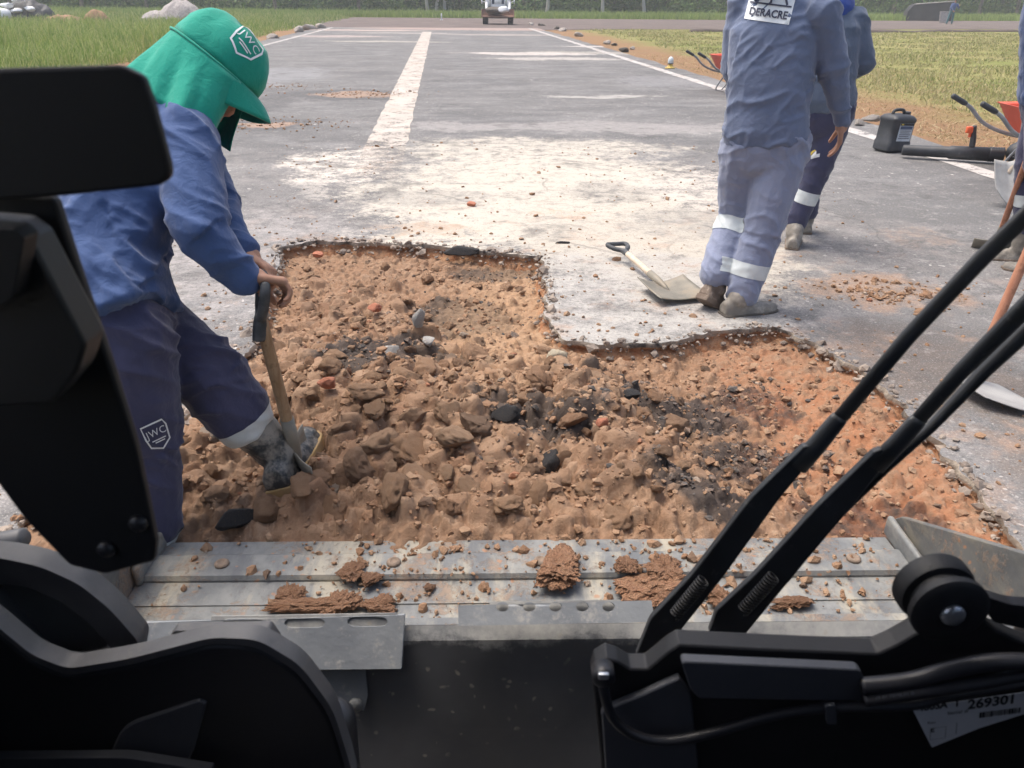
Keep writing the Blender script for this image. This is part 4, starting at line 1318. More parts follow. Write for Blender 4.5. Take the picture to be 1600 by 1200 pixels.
# ---- distant loader facing us
m_rust = simple('rusty_steel', (0.12, 0.055, 0.035), (0.19, 0.095, 0.06), 4, 0.8, 0.5, 14, dist=0.02)
m_rubber = simple('tyre_rubber', (0.025, 0.025, 0.026), (0.06, 0.05, 0.045), 8, 0.9, 0.6, 24, dist=0.01)
m_wpaint = simple('white_body_paint', (0.70, 0.70, 0.70), (0.78, 0.78, 0.77), 4, 0.4, 0.1, 20)
m_bpaint = simple('black_body_paint', (0.03, 0.03, 0.032), (0.05, 0.05, 0.05), 4, 0.5, 0.1, 20)
m_cabglass = simple('dark_cab_glass', (0.10, 0.13, 0.18), (0.14, 0.18, 0.24), 2, 0.08, 0.0)
def wheel(parent, x, y, r, w, matr=m_rubber, rimm=m_wpaint, side=1):
    wt = empty('wheel', (x, y, r)); wt.parent = parent
    bm = bmesh.new()
    prof = [(-w / 2, r * 0.55), (-w / 2, r * 0.9), (-w * 0.36, r * 0.985), (0, r), (w * 0.36, r * 0.985), (w / 2, r * 0.9), (w / 2, r * 0.55)]
    loft(bm, [ring((a, 0, 0), (0, 1, 0), (0, 0, 1), b, b, 32) for a, b in prof], cap=False)
    for k in range(20):
        a = 2 * math.pi * k / 20
        for s in (-1, 1):
            aa = a + s * 0.08
            box(bm, (s * w * 0.26, math.cos(aa) * r * 0.995, math.sin(aa) * r * 0.995), (w * 0.42, r * 0.12, r * 0.06), Matrix.Rotation(aa - math.pi / 2, 3, 'X'))
    t = link('tyre', bm_mesh(bm), matr, wt); sharp(t)
    bm = bmesh.new()
    loft(bm, [ring((a, 0, 0), (0, 1, 0), (0, 0, 1), b, b, 24) for a, b in ((-w * 0.4, r * 0.56), (-w * 0.2, r * 0.5), (side * w * 0.12, r * 0.18), (side * w * 0.16, r * 0.16), (side * w * 0.4, r * 0.56))])
    sharp(link('rim', bm_mesh(bm), rimm, wt))
    return wt
gl = G(778, 38, 0)
fl = empty('wheel_loader', (gl.x, gl.y + 0.35, -0.012), 0.02)
tag(fl, 'distant loader facing us on the dirt road with rusty raised bucket', 'loader')
for sx in (-1, 1):
    for yy in (0.35, 1.6): wheel(fl, sx * 0.80, yy, 0.42, 0.34, side=sx)
bm = bmesh.new(); box(bm, (0, 1.1, 0.62), (1.2, 2.2, 0.55)); bevel(link('chassis', bm_mesh(bm), m_bpaint, fl), 0.04)
cb = empty('cab', (0, 0.95, 0.9)); cb.parent = fl
bm = bmesh.new()
for sx in (-1, 1):
    box(bm, (sx * 0.44, -0.5, 0.55), (0.09, 0.09, 1.1)); box(bm, (sx * 0.44, 0.55, 0.55), (0.09, 0.09, 1.1))
    box(bm, (sx * 0.44, 0, 0.22), (0.07, 1.0, 0.5))
box(bm, (0, 0.02, 1.14), (1.05, 1.25, 0.1)); box(bm, (0, 0.58, 0.5), (0.86, 0.06, 1.1)); box(bm, (0, -0.5, 0.08), (0.8, 0.09, 0.3))
bevel(link('frame', bm_mesh(bm), m_wpaint, cb), 0.015)
for (x0, z0, w_, h_) in ((0, 0.66, 0.76, 0.8),):
    bm = bmesh.new(); box(bm, (x0, -0.49, z0), (w_, 0.02, h_)); link('windscreen', bm_mesh(bm), m_cabglass, cb)
bm = bmesh.new(); box(bm, (0, -0.525, 0.40), (0.46, 0.02, 0.62)); link('centre_panel', bm_mesh(bm), m_wpaint, cb)
for sx in (-1, 1):
    bm = bmesh.new(); box(bm, (sx * 0.66, -0.30, 0.30), (0.26, 0.5, 0.42)); bevel(link('fender', bm_mesh(bm), m_wpaint, cb), 0.03)
for sx in (-1, 1):
    bm = bmesh.new()
    tube(bm, smooth_path([(sx * 0.70, 1.9, 1.15), (sx * 0.72, 0.9, 1.3), (sx * 0.72, 0.1, 1.05), (sx * 0.70, -0.35, 0.62)], 6), 0.085, 8)
    link('lift_arm', bm_mesh(bm), m_wpaint, fl)
    bm = bmesh.new(); tube(bm, [(sx * 0.8, 0.5, 1.25), (sx * 0.99, 0.42, 1.3)], 0.02, 6); box(bm, (sx * 1.02, 0.42, 1.28), (0.07, 0.05, 0.26)); link('mirror', bm_mesh(bm), m_wpaint, fl)
bk = empty('bucket', (0, -0.75, 0.42)); bk.parent = fl
bm = bmesh.new()
prof = [(0.45, 0.46), (0.42, 0.26), (0.30, 0.08), (0.0, 0.0), (-0.42, 0.0), (-0.42, 0.03), (-0.02, 0.05), (0.26, 0.12), (0.36, 0.28), (0.39, 0.46)]
loft(bm, [[Vector((x, y, z)) for y, z in prof] for x in (-1.0, 1.0)])
bmesh.ops.recalc_face_normals(bm, faces=bm.faces); sharp(link('shell', bm_mesh(bm), m_rust, bk))
for sx in (-1, 1):
    me = extrude_poly([(-0.42, 0), (0.0, 0.0), (0.32, 0.08), (0.45, 0.46), (0.2, 0.40), (-0.3, 0.12)], [], ((sx * 1.0, 0, 0), (0, 1, 0), (0, 0, 1), (1, 0, 0)), 0.03)
    link('side_plate', me, m_rust, bk, False)
o = link('soil_load', rock_mesh('load', 4, 71, 0.25, (1, 1, 1), 0), m_rubble_dark); o.location = (gl.x - 0.15, gl.y - 0.35, 0.78); o.scale = (0.66, 0.30, 0.20)
tag(o, 'dark earth load heaped in the distant loader bucket', 'soil load')
o = link('white_sack', rock_mesh('bag_shape', 3, 98, 0.2, (1, 0.8, 0.8), 1), m_white_bag); o.location = (gl.x + 0.38, gl.y - 0.66, 0.86); o.scale = (0.36, 0.24, 0.22)
tag(o, 'white sack hanging over the edge of the distant loader bucket', 'sack')
# short white peg on the verge left of the loader
g = G(690, 31, 0)
bm = bmesh.new(); tube(bm, [(0, 0, -.03), (0, 0, .42), (0, 0, .45)], [.05, .05, .02], 8); box(bm, (0, 0, 0.0), (.2, .2, .05))
o = link('marker_peg', bm_mesh(bm), m_wpaint); o.location = g; tag(o, 'short white marker peg on the dirt road left of the distant loader', 'marker peg')
# ================================================================== THE LOADER WE SIT IN
def bucket_steel(name='worn_bucket_steel', dk=1.0):
    n = N(name)
    a = n.noise(5, 8, 0.7)
    st = n.noise(9, 8, 0.7, co=n.mapping(rot=(0, 0, 0.1), scale=(1.0, 0.28, 1.0)))
    f = n.noise(70, 6, 0.7)
    col = n.mix(n.rng(a, 0.35, 0.65), (0.125 * dk, 0.132 * dk, 0.138 * dk), (0.23 * dk, 0.232 * dk, 0.222 * dk))
    col = n.mix(n.mul(n.rng(st, 0.47, 0.64), 0.85), col, (0.36 * dk, 0.325 * dk, 0.255 * dk))
    col = n.mix(n.mul(n.rng(st, 0.45, 0.30), 0.75), col, (0.10, 0.105, 0.115))
    col = n.mix(n.mul(n.rng(f, 0.56, 0.68), 0.55), col, (0.12, 0.10, 0.085))
    mud = n.rng(n.add(n.mul(n.noise(6.5, 9, 0.75), 0.8), n.mul(f, 0.25)), 0.535, 0.625)
    col = n.mix(n.mul(mud, 0.65), col, (0.28, 0.19, 0.13))
    spl = n.mul(n.rng(n.voro(30, n.warped(14, 0.05)), 0.22, 0.12), n.rng(n.noise(4, 4), 0.48, 0.60))
    col = n.mix(n.mul(spl, 0.85), col, (0.34, 0.18, 0.10))
    return n.done(col, n.mx(n.mul(mud, 0.9), 0.55), 0.0, n.bump(n.add(n.mul(f, 0.4), n.mul(mud, 0.9)), 0.5, 0.004), 0.4)
def back_paint():
    n = N('chipped_black_paint')
    s = n.sep(n.co)
    g = n.add(n.mul(n.noise(7, 9, 0.72), 0.75), n.mul(n.noise(45, 6, 0.7), 0.35))
    col = n.mix(n.rng(n.noise(3, 5), 0.35, 0.65), (0.066, 0.068, 0.075), (0.125, 0.127, 0.134))
    # chips along the rubbed upper lip, more of them towards the right end
    lip = n.add(s[2], n.mul(n.math('SUBTRACT', g, 0.55), 0.10))
    edge = n.rng(lip, 0.425, 0.445)
    right = n.mul(n.rng(s[0], 0.22, 0.34), n.rng(n.add(g, n.mul(n.rng(s[2], 0.33, 0.45), 0.25)), 0.62, 0.80))
    k = n.mx(edge, n.mul(right, 0.8))
    steel = n.mix(n.rng(g, 0.4, 0.7), (0.20, 0.205, 0.21), (0.42, 0.41, 0.385))
    col = n.mix(k, col, steel)
    sp = n.mul(n.rng(n.voro(40, n.warped(20, 0.05)), 0.22, 0.10), n.rng(n.noise(6, 4), 0.42, 0.54))
    col = n.mix(n.mul(sp, 0.75), col, (0.36, 0.33, 0.28))
    bl = n.rng(n.noise(11, 8, 0.7, dist=0.6), 0.665, 0.70)
    col = n.mix(n.mul(bl, 0.8), col, (0.34, 0.32, 0.26))
    dustl = n.mul(n.rng(n.noise(2.2, 7, 0.7), 0.45, 0.75), 0.35)
    col = n.mix(dustl, col, (0.11, 0.105, 0.10))
    return n.done(col, 0.5, 0, n.bump(n.add(g, k), 0.3, 0.003), 0.35)
m_bsteel = bucket_steel()
m_bmud = simple('muddy_bolt', (0.17, 0.13, 0.10), (0.26, 0.19, 0.14), 40, 0.9, 0.6, 90)
m_bside = bucket_steel('scuffed_side_steel', 0.6)
m_back = back_paint()
m_plate = simple('grey_plate_paint', (0.20, 0.215, 0.235), (0.28, 0.295, 0.31), 9, 0.55, 0.4, 90, dust=(0.45, 0.43, 0.40), damt=0.25, dscale=22)
m_black = simple('black_plastic', (0.006, 0.006, 0.0075), (0.008, 0.008, 0.010), 6, 0.6, 0.25, 500, dist=0.0006)
m_latch = simple('latch_plastic', (0.016, 0.016, 0.017), (0.022, 0.022, 0.023), 6, 0.5, 0.25, 500, dist=0.0006)
m_black2 = simple('black_steel', (0.013, 0.013, 0.016), (0.02, 0.02, 0.024), 6, 0.42, 0.2, 300, dist=0.0006)
m_grey = simple('dark_grey_cover', (0.045, 0.048, 0.058), (0.06, 0.063, 0.073), 8, 0.5, 0.25, 400, dist=0.0006)
m_arm = simple('wiper_black', (0.024, 0.026, 0.030), (0.042, 0.045, 0.050), 12, 0.45, 0.2, 200, dust=(0.12, 0.115, 0.11), damt=0.12, dscale=30, dist=0.0006)
m_cast = simple('dusty_dark_steel', (0.055, 0.055, 0.060), (0.09, 0.09, 0.094), 12, 0.55, 0.3, 200, dust=(0.10, 0.095, 0.09), damt=0.25, dscale=25, dist=0.0008)
m_film = simple('dusty_grey_panel', (0.11, 0.112, 0.114), (0.145, 0.145, 0.143), 10, 0.7, 0.2, 150, dist=0.0006)
m_zinc = simple('zinc_bolt', (0.45, 0.47, 0.50), (0.55, 0.57, 0.6), 60, 0.3, 0.1, 200, metal=0.8)
m_lab = simple('paper_label', (0.74, 0.74, 0.76), (0.80, 0.80, 0.81), 40, 0.6, 0.05, 200)
m_ink = simple('black_ink', (0.012, 0.012, 0.014), None, 40, 0.7, 0.0)
m_print = simple('faded_print', (0.17, 0.19, 0.23), None, 40, 0.7, 0.0)

LD = empty('skid_steer_loader', (0, 0, 0))
tag(LD, 'black skid steer loader we sit in, with worn grey bucket ahead', 'loader')
BO, BA = Vector((0.055, 1.715, 0)), 0.0256
BX, BY = Vector((math.cos(BA), math.sin(BA), 0)), Vector((-math.sin(BA), math.cos(BA), 0))
def bp(x, y, z): return BO + BX * x + BY * y + Vector((0, 0, z))
def prof_solid(name, prof, xs, mat, parent):
    bm = bmesh.new()
    loft(bm, [[bp(x, y, z) for y, z in prof] for x in xs])
    bmesh.ops.recalc_face_normals(bm, faces=bm.faces)
    return sharp(link(name, bm_mesh(bm), mat, parent), 25)
HW = 1.0
inner = [(-0.17, 0.030), (-0.40, 0.030), (-0.55, 0.045), (-0.66, 0.10), (-0.73, 0.20), (-0.757, 0.32), (-0.762, 0.452)]
outer = [(-0.778, 0.452), (-0.773, 0.32), (-0.745, 0.19), (-0.672, 0.085), (-0.555, 0.028), (-0.40, 0.012), (-0.17, 0.012)]
bucket = prof_solid('bucket', inner + outer, (-HW, -0.5, 0, 0.5, HW), m_bsteel, LD)
prof_solid('cutting_edge', [(0.0, 0.004), (0.0, 0.012), (-0.022, 0.030), (-0.085, 0.033), (-0.085, 0.004)], (-HW + 0.02, 0, HW - 0.02), m_bsteel, bucket)
prof_solid('wear_plate', [(-0.086, 0.012), (-0.086, 0.040), (-0.098, 0.047), (-0.178, 0.047), (-0.184, 0.036), (-0.184, 0.012)], (-HW + 0.015, 0, HW - 0.015), m_bsteel, bucket)
prof_solid('floor_seam', [(-0.262, 0.029), (-0.262, 0.0335), (-0.270, 0.0335), (-0.270, 0.029)], (-HW + 0.015, 0, HW - 0.015), m_bsteel, bucket)
for x in (-0.80, -0.36, 0.02, 0.44, 0.84):
    bm = bmesh.new()
    c = bp(x, -0.135, 0.046)
    loft(bm, [ring(c + Vector((0, 0, z)), (1, 0, 0), (0, 1, 0), r, r, 14) for z, r in ((0, .019), (.007, .018), (.011, .011), (.008, .009), (.007, .002))])
    link('bolt', bm_mesh(bm), m_bmud, bucket)
for sx in (-1, 1):
    pr = [(0.01, 0.0), (0.012, 0.055), (-0.01, 0.085), (-0.03, 0.105), (-0.30, 0.245), (-0.60, 0.40), (-0.79, 0.50), (-0.80, 0.30), (-0.75, 0.15), (-0.66, 0.05), (-0.55, 0.0)]
    me = extrude_poly(pr, [], (bp(sx * (HW + 0.012) + 0.010, 0, 0), BY, (0, 0, 1), BX), 0.020, 'side_plate')
    o = bevel(link('side_plate', me, m_bside, bucket, True), 0.003); sharp(o, 25)
    bm = bmesh.new()      # gusset where floor meets the side
    box(bm, bp(sx * (HW - 0.012), -0.10, 0.06), (0.018, 0.20, 0.06)); bevel(link('gusset', bm_mesh(bm), m_bsteel, bucket), 0.008)
# rear face of the bucket with the coupler plates
back = prof_solid('back_plate', [(-0.785, 0.458), (-0.800, 0.440), (-0.815, 0.38), (-0.835, 0.28), (-0.865, 0.15), (-0.905, 0.03), (-0.88, 0.03), (-0.835, 0.16), (-0.81, 0.28), (-0.795, 0.36), (-0.782, 0.42)], (-0.95, -0.6, -0.3, 0, 0.3, 0.6, 0.95), m_back, LD)
def slot(x0, x1, y0, y1, k=5):
    r = (y1 - y0) / 2
    cy = (y0 + y1) / 2
    p = [(x1 - r * 1.6 + r * 1.6 * math.cos(a), cy + r * math.sin(a)) for a in [math.pi * (0.5 - i / k) for i in range(k + 1)]]
    q = [(x0 + r * 1.6 - r * 1.6 * math.cos(a), cy - r * math.sin(a)) for a in [math.pi * (0.5 - i / k) for i in range(k + 1)]]
    return (p + q)[::-1]
px_plate('slotted_plate', [(205, 974), (632, 961), (627, 1045), (200, 1052)], 0.895, 0.010, m_plate, back, [slot(346, 414, 967, 982), slot(444, 508, 966, 981), slot(542, 606, 964, 979)], rad=2, bev=0.0015, tilt=0.55)
px_plate('hole_plate', [(716, 946), (1018, 938), (1023, 972), (716, 978)], 0.895, 0.010, m_plate, back, [[(cx + 10 * math.cos(a), 948 + 7.5 * math.sin(a)) for a in [2 * math.pi * i / 14 for i in range(14)]] for cx in (785, 827, 868, 910, 951)], rad=2, bev=0.0012, tilt=0.75)
px_plate('added_slot_darkener', [(330, 963), (620, 958), (620, 986), (330, 988)], 0.915, 0.004, m_back, back, [], rad=2, bev=0, tilt=0.55)  # added dark sheet, no coupler part: keeps bright steel out of the slots
px_plate('added_hole_darkener', [(765, 940), (970, 937), (970, 958), (765, 960)], 0.912, 0.004, m_back, back, [], rad=2, bev=0, tilt=0.75)  # second added sheet, put behind the round holes to make them look dark
px_plate('hook_plate', [(452, 1047), (571, 1046), (574, 1090), (568, 1112), (553, 1098), (538, 1110), (526, 1160), (452, 1165)], 0.875, 0.008, m_plate, back, [], rad=3, bev=0.0015, tilt=0.3)
bm = bmesh.new(); capsule(bm, AY(519, 1128, 0.76), AY(532, 1290, 0.76), 0.034, 0.037, 20)
link('hose_boot', bm_mesh(bm), m_black2, LD)
bm = bmesh.new(); ellipsoid(bm, AY(556, 1102, 0.87), (Vector((1, 0, 0)), Vector((0, 1, 0)), Vector((0, 0, 1))), (0.012, 0.008, 0.014)); link('coupler_pin', bm_mesh(bm), m_bsteel, back)

# dark casting and guard at the lower left
cast = px_plate('lift_arm_casting', [(-90, 935), (-20, 975), (50, 1035), (105, 1058), (200, 1042), (330, 1008), (400, 1012), (462, 1050), (512, 1115), (540, 1200), (560, 1320), (-90, 1320)], 0.55, 0.024, m_black2, LD, rad=0.35, bev=0.004)
px_plate('casting_rim', [(-90, 926), (-20, 966), (50, 1024), (105, 1045), (200, 1030), (330, 996), (402, 999), (468, 1038), (520, 1107), (549, 1200), (570, 1320), (561, 1320), (540, 1200), (512, 1113), (462, 1048), (400, 1010), (330, 1006), (200, 1040), (105, 1056), (50, 1033), (-20, 973), (-90, 933)], 0.548, 0.020, m_cast, cast, rad=0.3, bev=0.001)
px_plate('casting_tab', [(262, 1000), (272, 986), (420, 983), (436, 1006)], 0.575, 0.012, m_cast, cast, rad=0.2)
px_plate('front_recess', [(190, 1135), (310, 1095), (322, 1100), (300, 1180), (270, 1230), (150, 1230)], 0.546, 0.006, m_grey, cast, rad=0.25)
px_plate('lower_rib', [(-60, 1186), (200, 1184), (330, 1205), (330, 1225), (-60, 1225)], 0.53, 0.01, m_grey, cast, rad=0.1)
guard = px_plate('guard_frame', [(-80, 868), (0, 872), (62, 885), (122, 912), (172, 952), (218, 1005), (212, 1040), (100, 1060), (40, 1050), (-20, 990), (-80, 930)], 0.60, 0.026, m_cast, LD, [[(-60, 912), (-10, 912), (35, 916), (92, 938), (140, 975), (172, 1012), (150, 1026), (100, 1034), (70, 1024), (30, 980), (-10, 930)]], rad=0.3, bev=0.003)
px_plate('guard_panel', [(-70, 905), (0, 908), (40, 912), (95, 932), (150, 972), (182, 1012), (150, 1040), (90, 1045), (20, 990), (-40, 940)], 0.615, 0.004, m_film, guard, rad=0.2, bev=0.0)
bm = bmesh.new(); tube(bm, [AY(-80, 862, 0.95), AY(20, 843, 0.98), AY(36, 840, 0.98), AY(40, 839, 0.98)], [0.016, 0.016, 0.016, 0.012], 16); link('hydraulic_fitting', bm_mesh(bm), m_cast, LD)

# post with panel at the left of the cab
post = px_plate('cab_post', [(-90, 300), (84, 308), (120, 420), (168, 560), (212, 700), (243, 850), (240, 878), (165, 898), (108, 884), (40, 815), (-90, 640)], 0.43, 0.008, m_black, LD, rad=0.12, bev=0.002)
px_plate('instrument_panel', [(-90, 110), (185, 102), (222, 120), (238, 165), (271, 288), (90, 308), (-90, 318)], 0.415, 0.008, m_black, post, rad=0.25, bev=0.002)
px_plate('latch_box', [(-60, 345), (18, 352), (46, 372), (134, 540), (120, 585), (82, 632), (-60, 640)], 0.40, 0.024, m_latch, post, rad=0.18, bev=0.004)
px_plate('latch_lever', [(-60, 352), (20, 358), (38, 372), (20, 470), (-60, 500)], 0.385, 0.014, m_black, post, rad=0.2, bev=0.004)
for (x_, y_) in ((216, 818), (166, 858)):
    bm = bmesh.new(); c = AY(x_, y_, 0.4285); loft(bm, [ring(c + Vector((0, -t, 0)), (1, 0, 0), (0, 0, 1), r, r, 14) for t, r in ((-.002, .0065), (.002, .006), (.004, .003))]); link('screw', bm_mesh(bm), m_black2, post)

# wiper arms
def wiper(poly, neck, rod, Y, spring, blade=None):
    arm = px_plate('wiper_arm', poly, Y, 0.008, m_arm, LD, rad=0.12, bev=0.002)
    bm = bmesh.new()
    tube(bm, [AY(x, y, Y + 0.004) for x, y, r in neck], [r for x, y, r in neck], 14, flat=0.6, up=(0, 1, 0))
    link('neck', bm_mesh(bm), m_arm, arm)
    bm = bmesh.new()
    tube(bm, [AY(x, y, Y + 0.004) for x, y, r in rod], [r for x, y, r in rod], 14, flat=0.6, up=(0, 1, 0))
    link('rod', bm_mesh(bm), m_arm, arm)
    a, b = AY(*spring[0], Y - 0.016), AY(*spring[1], Y - 0.016)
    d = b - a; x, y, _ = basis(d)
    pts = [a + d * (i / 180) + (x * math.cos(i / 180 * 15 * 6.283) + y * math.sin(i / 180 * 15 * 6.283)) * 0.0065 for i in range(181)]
    bm = bmesh.new(); tube(bm, pts, 0.0013, 6); link('spring', bm_mesh(bm), m_black, arm)
    if blade:
        bm = bmesh.new(); tube(bm, [AY(x, y, Y + 0.01) for x, y, r in blade], [r for x, y, r in blade], 12); link('blade', bm_mesh(bm), m_arm, arm)
    return arm
wiper([(1003, 1042), (994, 1024), (1016, 968), (1082, 898), (1174, 778), (1256, 698), (1266, 696), (1280, 706), (1218, 780), (1132, 900), (1062, 988), (1034, 1030)],
      [(1245, 730, .0115), (1275, 697, .0108), (1308, 657, .0096), (1313, 651, .0085)], [(1300, 668, .0080), (1420, 525, .0082), (1535, 403, .0084), (1612, 328, .0084), (1720, 218, .0084)], 0.66, ((1054, 962), (1100, 906)))
wiper([(1120, 1007), (1108, 988), (1120, 955), (1179, 900), (1280, 790), (1366, 707), (1378, 702), (1392, 714), (1333, 790), (1240, 900), (1158, 1000), (1142, 1008)],
      [(1366, 730, .0115), (1398, 697, .0108), (1430, 661, .0096), (1436, 654, .0085)], [(1424, 668, .0080), (1500, 582, .0088), (1600, 482, .0100), (1700, 376, .0100)], 0.66, ((1160, 955), (1210, 900)),
      [(1226, 905, .005), (1300, 812, .0055), (1380, 734, .0055), (1454, 668, .0055), (1540, 578, .007), (1600, 520, .0085), (1700, 422, .0085)])

# wiper motor housing at the lower right
hous = px_plate('wiper_motor_bracket', [(925, 1058), (930, 1040), (948, 1029), (966, 1034), (985, 1046), (1012, 1046), (1046, 1018), (1062, 1008), (1200, 1015), (1372, 1022), (1402, 1008), (1440, 986), (1470, 965), (1535, 965), (1560, 988), (1610, 1010), (1700, 1035), (1700, 1320), (950, 1320), (938, 1180)], 0.50, 0.020, m_black, LD, rad=0.12, bev=0.003)
px_plate('motor_cover', [(940, 1112), (1000, 1088), (1062, 1060), (1080, 1085), (1092, 1200), (1090, 1320), (955, 1320), (946, 1200)], 0.49, 0.008, m_grey, hous, rad=0.12, bev=0.003)
px_plate('top_cover', [(1064, 1034), (1345, 1047), (1359, 1082), (1352, 1096), (1092, 1092), (1078, 1076)], 0.478, 0.010, m_grey, hous, rad=0.2, bev=0.002)
rc = AY(1486, 957, 0.462)
rol = empty('roller', rc); rol.parent = LD
bm = bmesh.new()
loft(bm, [ring((0, t, 0), (1, 0, 0), (0, 0, 1), r, r, 40) for t, r in ((-.002, .008), (-.002, .026), (.001, .0305), (.007, .0305), (.009, .027), (.010, .0235), (.018, .0235), (.019, .029), (.024, .031), (.034, .031), (.036, .028))])
sharp(link('roller_wheel', bm_mesh(bm), m_black, rol), 40)
bm = bmesh.new(); loft(bm, [ring((0, t, 0), (1, 0, 0), (0, 0, 1), r, r, 18) for t, r in ((.0, .0095), (-.004, .0095), (-.006, .008), (-.0065, .003))]); link('bolt', bm_mesh(bm), m_zinc, rol)
px_plate('roller_stay', [(1540, 932), (1580, 945), (1700, 955), (1700, 990), (1600, 983), (1550, 972)], 0.50, 0.012, m_black2, LD, rad=0.2, bev=0.002)
def cable(name, pts, r, mat, par=None):
    bm = bmesh.new(); tube(bm, smooth_path([AY(x, y, Y) for x, y, Y in pts], 8), r, 12)
    return link(name, bm_mesh(bm), mat, par or hous)
cable('cable', [(942, 1056, .484), (945, 1085, .478), (958, 1122, .474), (990, 1148, .472), (1040, 1158, .472), (1110, 1146, .474), (1200, 1120, .475), (1290, 1106, .474), (1420, 1102, .470), (1480, 1088, .470), (1560, 1074, .462), (1660, 1056, .46)], 0.0046, m_black2)
cable('hose', [(1345, 1072, .476), (1420, 1064, .474), (1480, 1048, .472), (1540, 1036, .470), (1600, 1034, .468), (1680, 1040, .465)], 0.0075, m_black2)
cable('hose', [(1350, 1094, .470), (1420, 1084, .468), (1500, 1072, .466), (1600, 1056, .464), (1700, 1040, .46)], 0.0058, m_black2)
bm = bmesh.new(); c = AY(943, 1056, .482); loft(bm, [ring(c + Vector((0, -t, 0)), (1, 0, 0), (0, 0, 1), r, r, 16) for t, r in ((-.01, .010), (.004, .010), (.006, .0075), (.0065, .002))]); link('cable_grommet', bm_mesh(bm), m_black2, hous)
bm = bmesh.new(); box(bm, AY(943, 1056, .474), (0.009, 0.004, 0.006)); bevel(link('zinc_clip', bm_mesh(bm), m_zinc, hous), .001)
px_plate('cable_tie', [(1290, 1104), (1306, 1102), (1308, 1132), (1292, 1132)], 0.468, 0.004, m_grey, hous, rad=0.2, bev=0.0005)
lab = px_plate('serial_label', [(1425, 1107), (1700, 1068), (1700, 1082), (1600, 1116), (1530, 1138), (1456, 1168)], 0.487, 0.0008, m_lab, hous, rad=2, bev=0)
la, lb = AY(1430, 1108, .4862), AY(1600, 1086, .4862)
lux = (lb - la).normalized(); luy = Vector((-lux.z, 0, lux.x)); pxm = (lb - la).length / 171.4
def flat_text(name, s, px_, py_, size_px, par, mat, Y=.4862, ux=lux, uy=luy, bold=True, align='LEFT', sx=1.0):
    me = text_mesh(s, size_px * pxm, bold, align)
    o0 = AY(px_, py_, Y)
    for v in me.vertices: v.co = o0 + ux * v.co.x * sx + uy * v.co.y
    o = link(name, me, mat, None, False); o.parent = par
    return o
flat_text('printed_text', '480SA  T', 1435, 1107, 22, lab, m_ink, sx=0.8)
flat_text('printed_text', 'Serial #', 1480, 1115, 11, lab, m_ink, bold=False)
flat_text('printed_text', '269301', 1512, 1102, 30, lab, m_ink, sx=0.85)
flat_text('printed_text', 'Rev', 1449, 1130, 9, lab, m_ink, bold=False)
flat_text('printed_text', 'E', 1454, 1142, 13, lab, m_ink)
bm = bmesh.new()
bo = AY(1530, 1122, .4861); xx = 0.0
while xx < 62 * pxm:
    w_ = random.choice((1.2, 1.2, 2.2, 3.2)) * pxm
    bm.faces.new([bm.verts.new(bo + lux * (xx + a * w_) + luy * b * 13 * pxm) for a, b in ((0, 0), (1, 0), (1, 1), (0, 1))])
    xx += w_ + random.choice((1.2, 2.0)) * pxm
link('barcode', bm_mesh(bm), m_ink, lab, False)
bm = bmesh.new()
me = stroke_mesh([([(0, 0), (25, 0), (25, 28), (0, 28)], True), ([(42, 6), (42, 34)], False)], 0.8)
bo = AY(1453, 1156, .4861)
for v in me.vertices: v.co = bo + lux * v.co.x * pxm + luy * v.co.y * pxm
link('printed_frame', me, m_ink, lab, False)
flat_text('hose_print', '(5-51 7279L01 B', 1368, 1091, 8.5, hous, m_print, Y=.4585, bold=False)

# windscreen: a clear pane
mw = bpy.data.materials.new('clear_windscreen'); mw.use_nodes = True
mw.node_tree.nodes.remove(mw.node_tree.nodes['Principled BSDF'])
tb = mw.node_tree.nodes.new('ShaderNodeBsdfTransparent'); tb.inputs[0].default_value = (0.985, 0.99, 0.99, 1)
mw.node_tree.links.new(tb.outputs[0], mw.node_tree.nodes['Material Output'].inputs['Surface'])
bm = bmesh.new(); box(bm, (0, 0.635, 1.22), (1.12, 0.005, 1.28)); link('windscreen', bm_mesh(bm), mw, LD, False)
# cab frame, body, wheels: behind and beside the seat
bm = bmesh.new(); box(bm, (0, -0.15, 1.98), (1.28, 1.7, 0.07)); bevel(link('cab_roof', bm_mesh(bm), m_black2, LD), 0.02)
bm = bmesh.new(); box(bm, (0, -0.92, 1.35), (1.14, 0.05, 1.18)); bevel(link('rear_panel', bm_mesh(bm), m_black2, LD), 0.01)
for sx in (-1, 1):
    for yy in (0.62, -0.85):
        bm = bmesh.new(); box(bm, (sx * 0.60, yy, 1.28), (0.07, 0.08, 1.36)); bevel(link('cab_pillar', bm_mesh(bm), m_black2, LD), 0.012)
    bm = bmesh.new(); box(bm, (sx * 0.60, -0.12, 0.80), (0.05, 1.38, 0.46)); bevel(link('side_panel', bm_mesh(bm), m_black2, LD), 0.01)
    bm = bmesh.new()
    for k in range(7): box(bm, (sx * 0.60, -0.12, 1.12 + k * 0.12), (0.012, 1.38, 0.012))
    for k in range(9): box(bm, (sx * 0.60, -0.72 + k * 0.15, 1.48), (0.010, 0.010, 0.92))
    link('side_screen', bm_mesh(bm), m_black2, LD, False)
    bm = bmesh.new(); tube(bm, smooth_path([(sx * 0.93, -1.5, 1.35), (sx * 0.93, -0.6, 1.30), (sx * 0.93, 0.2, 0.95), (sx * 0.86, 0.72, 0.45), (sx * 0.80, 0.80, 0.25)], 6), 0.075, 10); link('lift_arm', bm_mesh(bm), m_cast, LD)
    for yy in (0.15, -0.95): wheel(LD, sx * 0.75, yy, 0.38, 0.27, side=sx, rimm=m_plate)
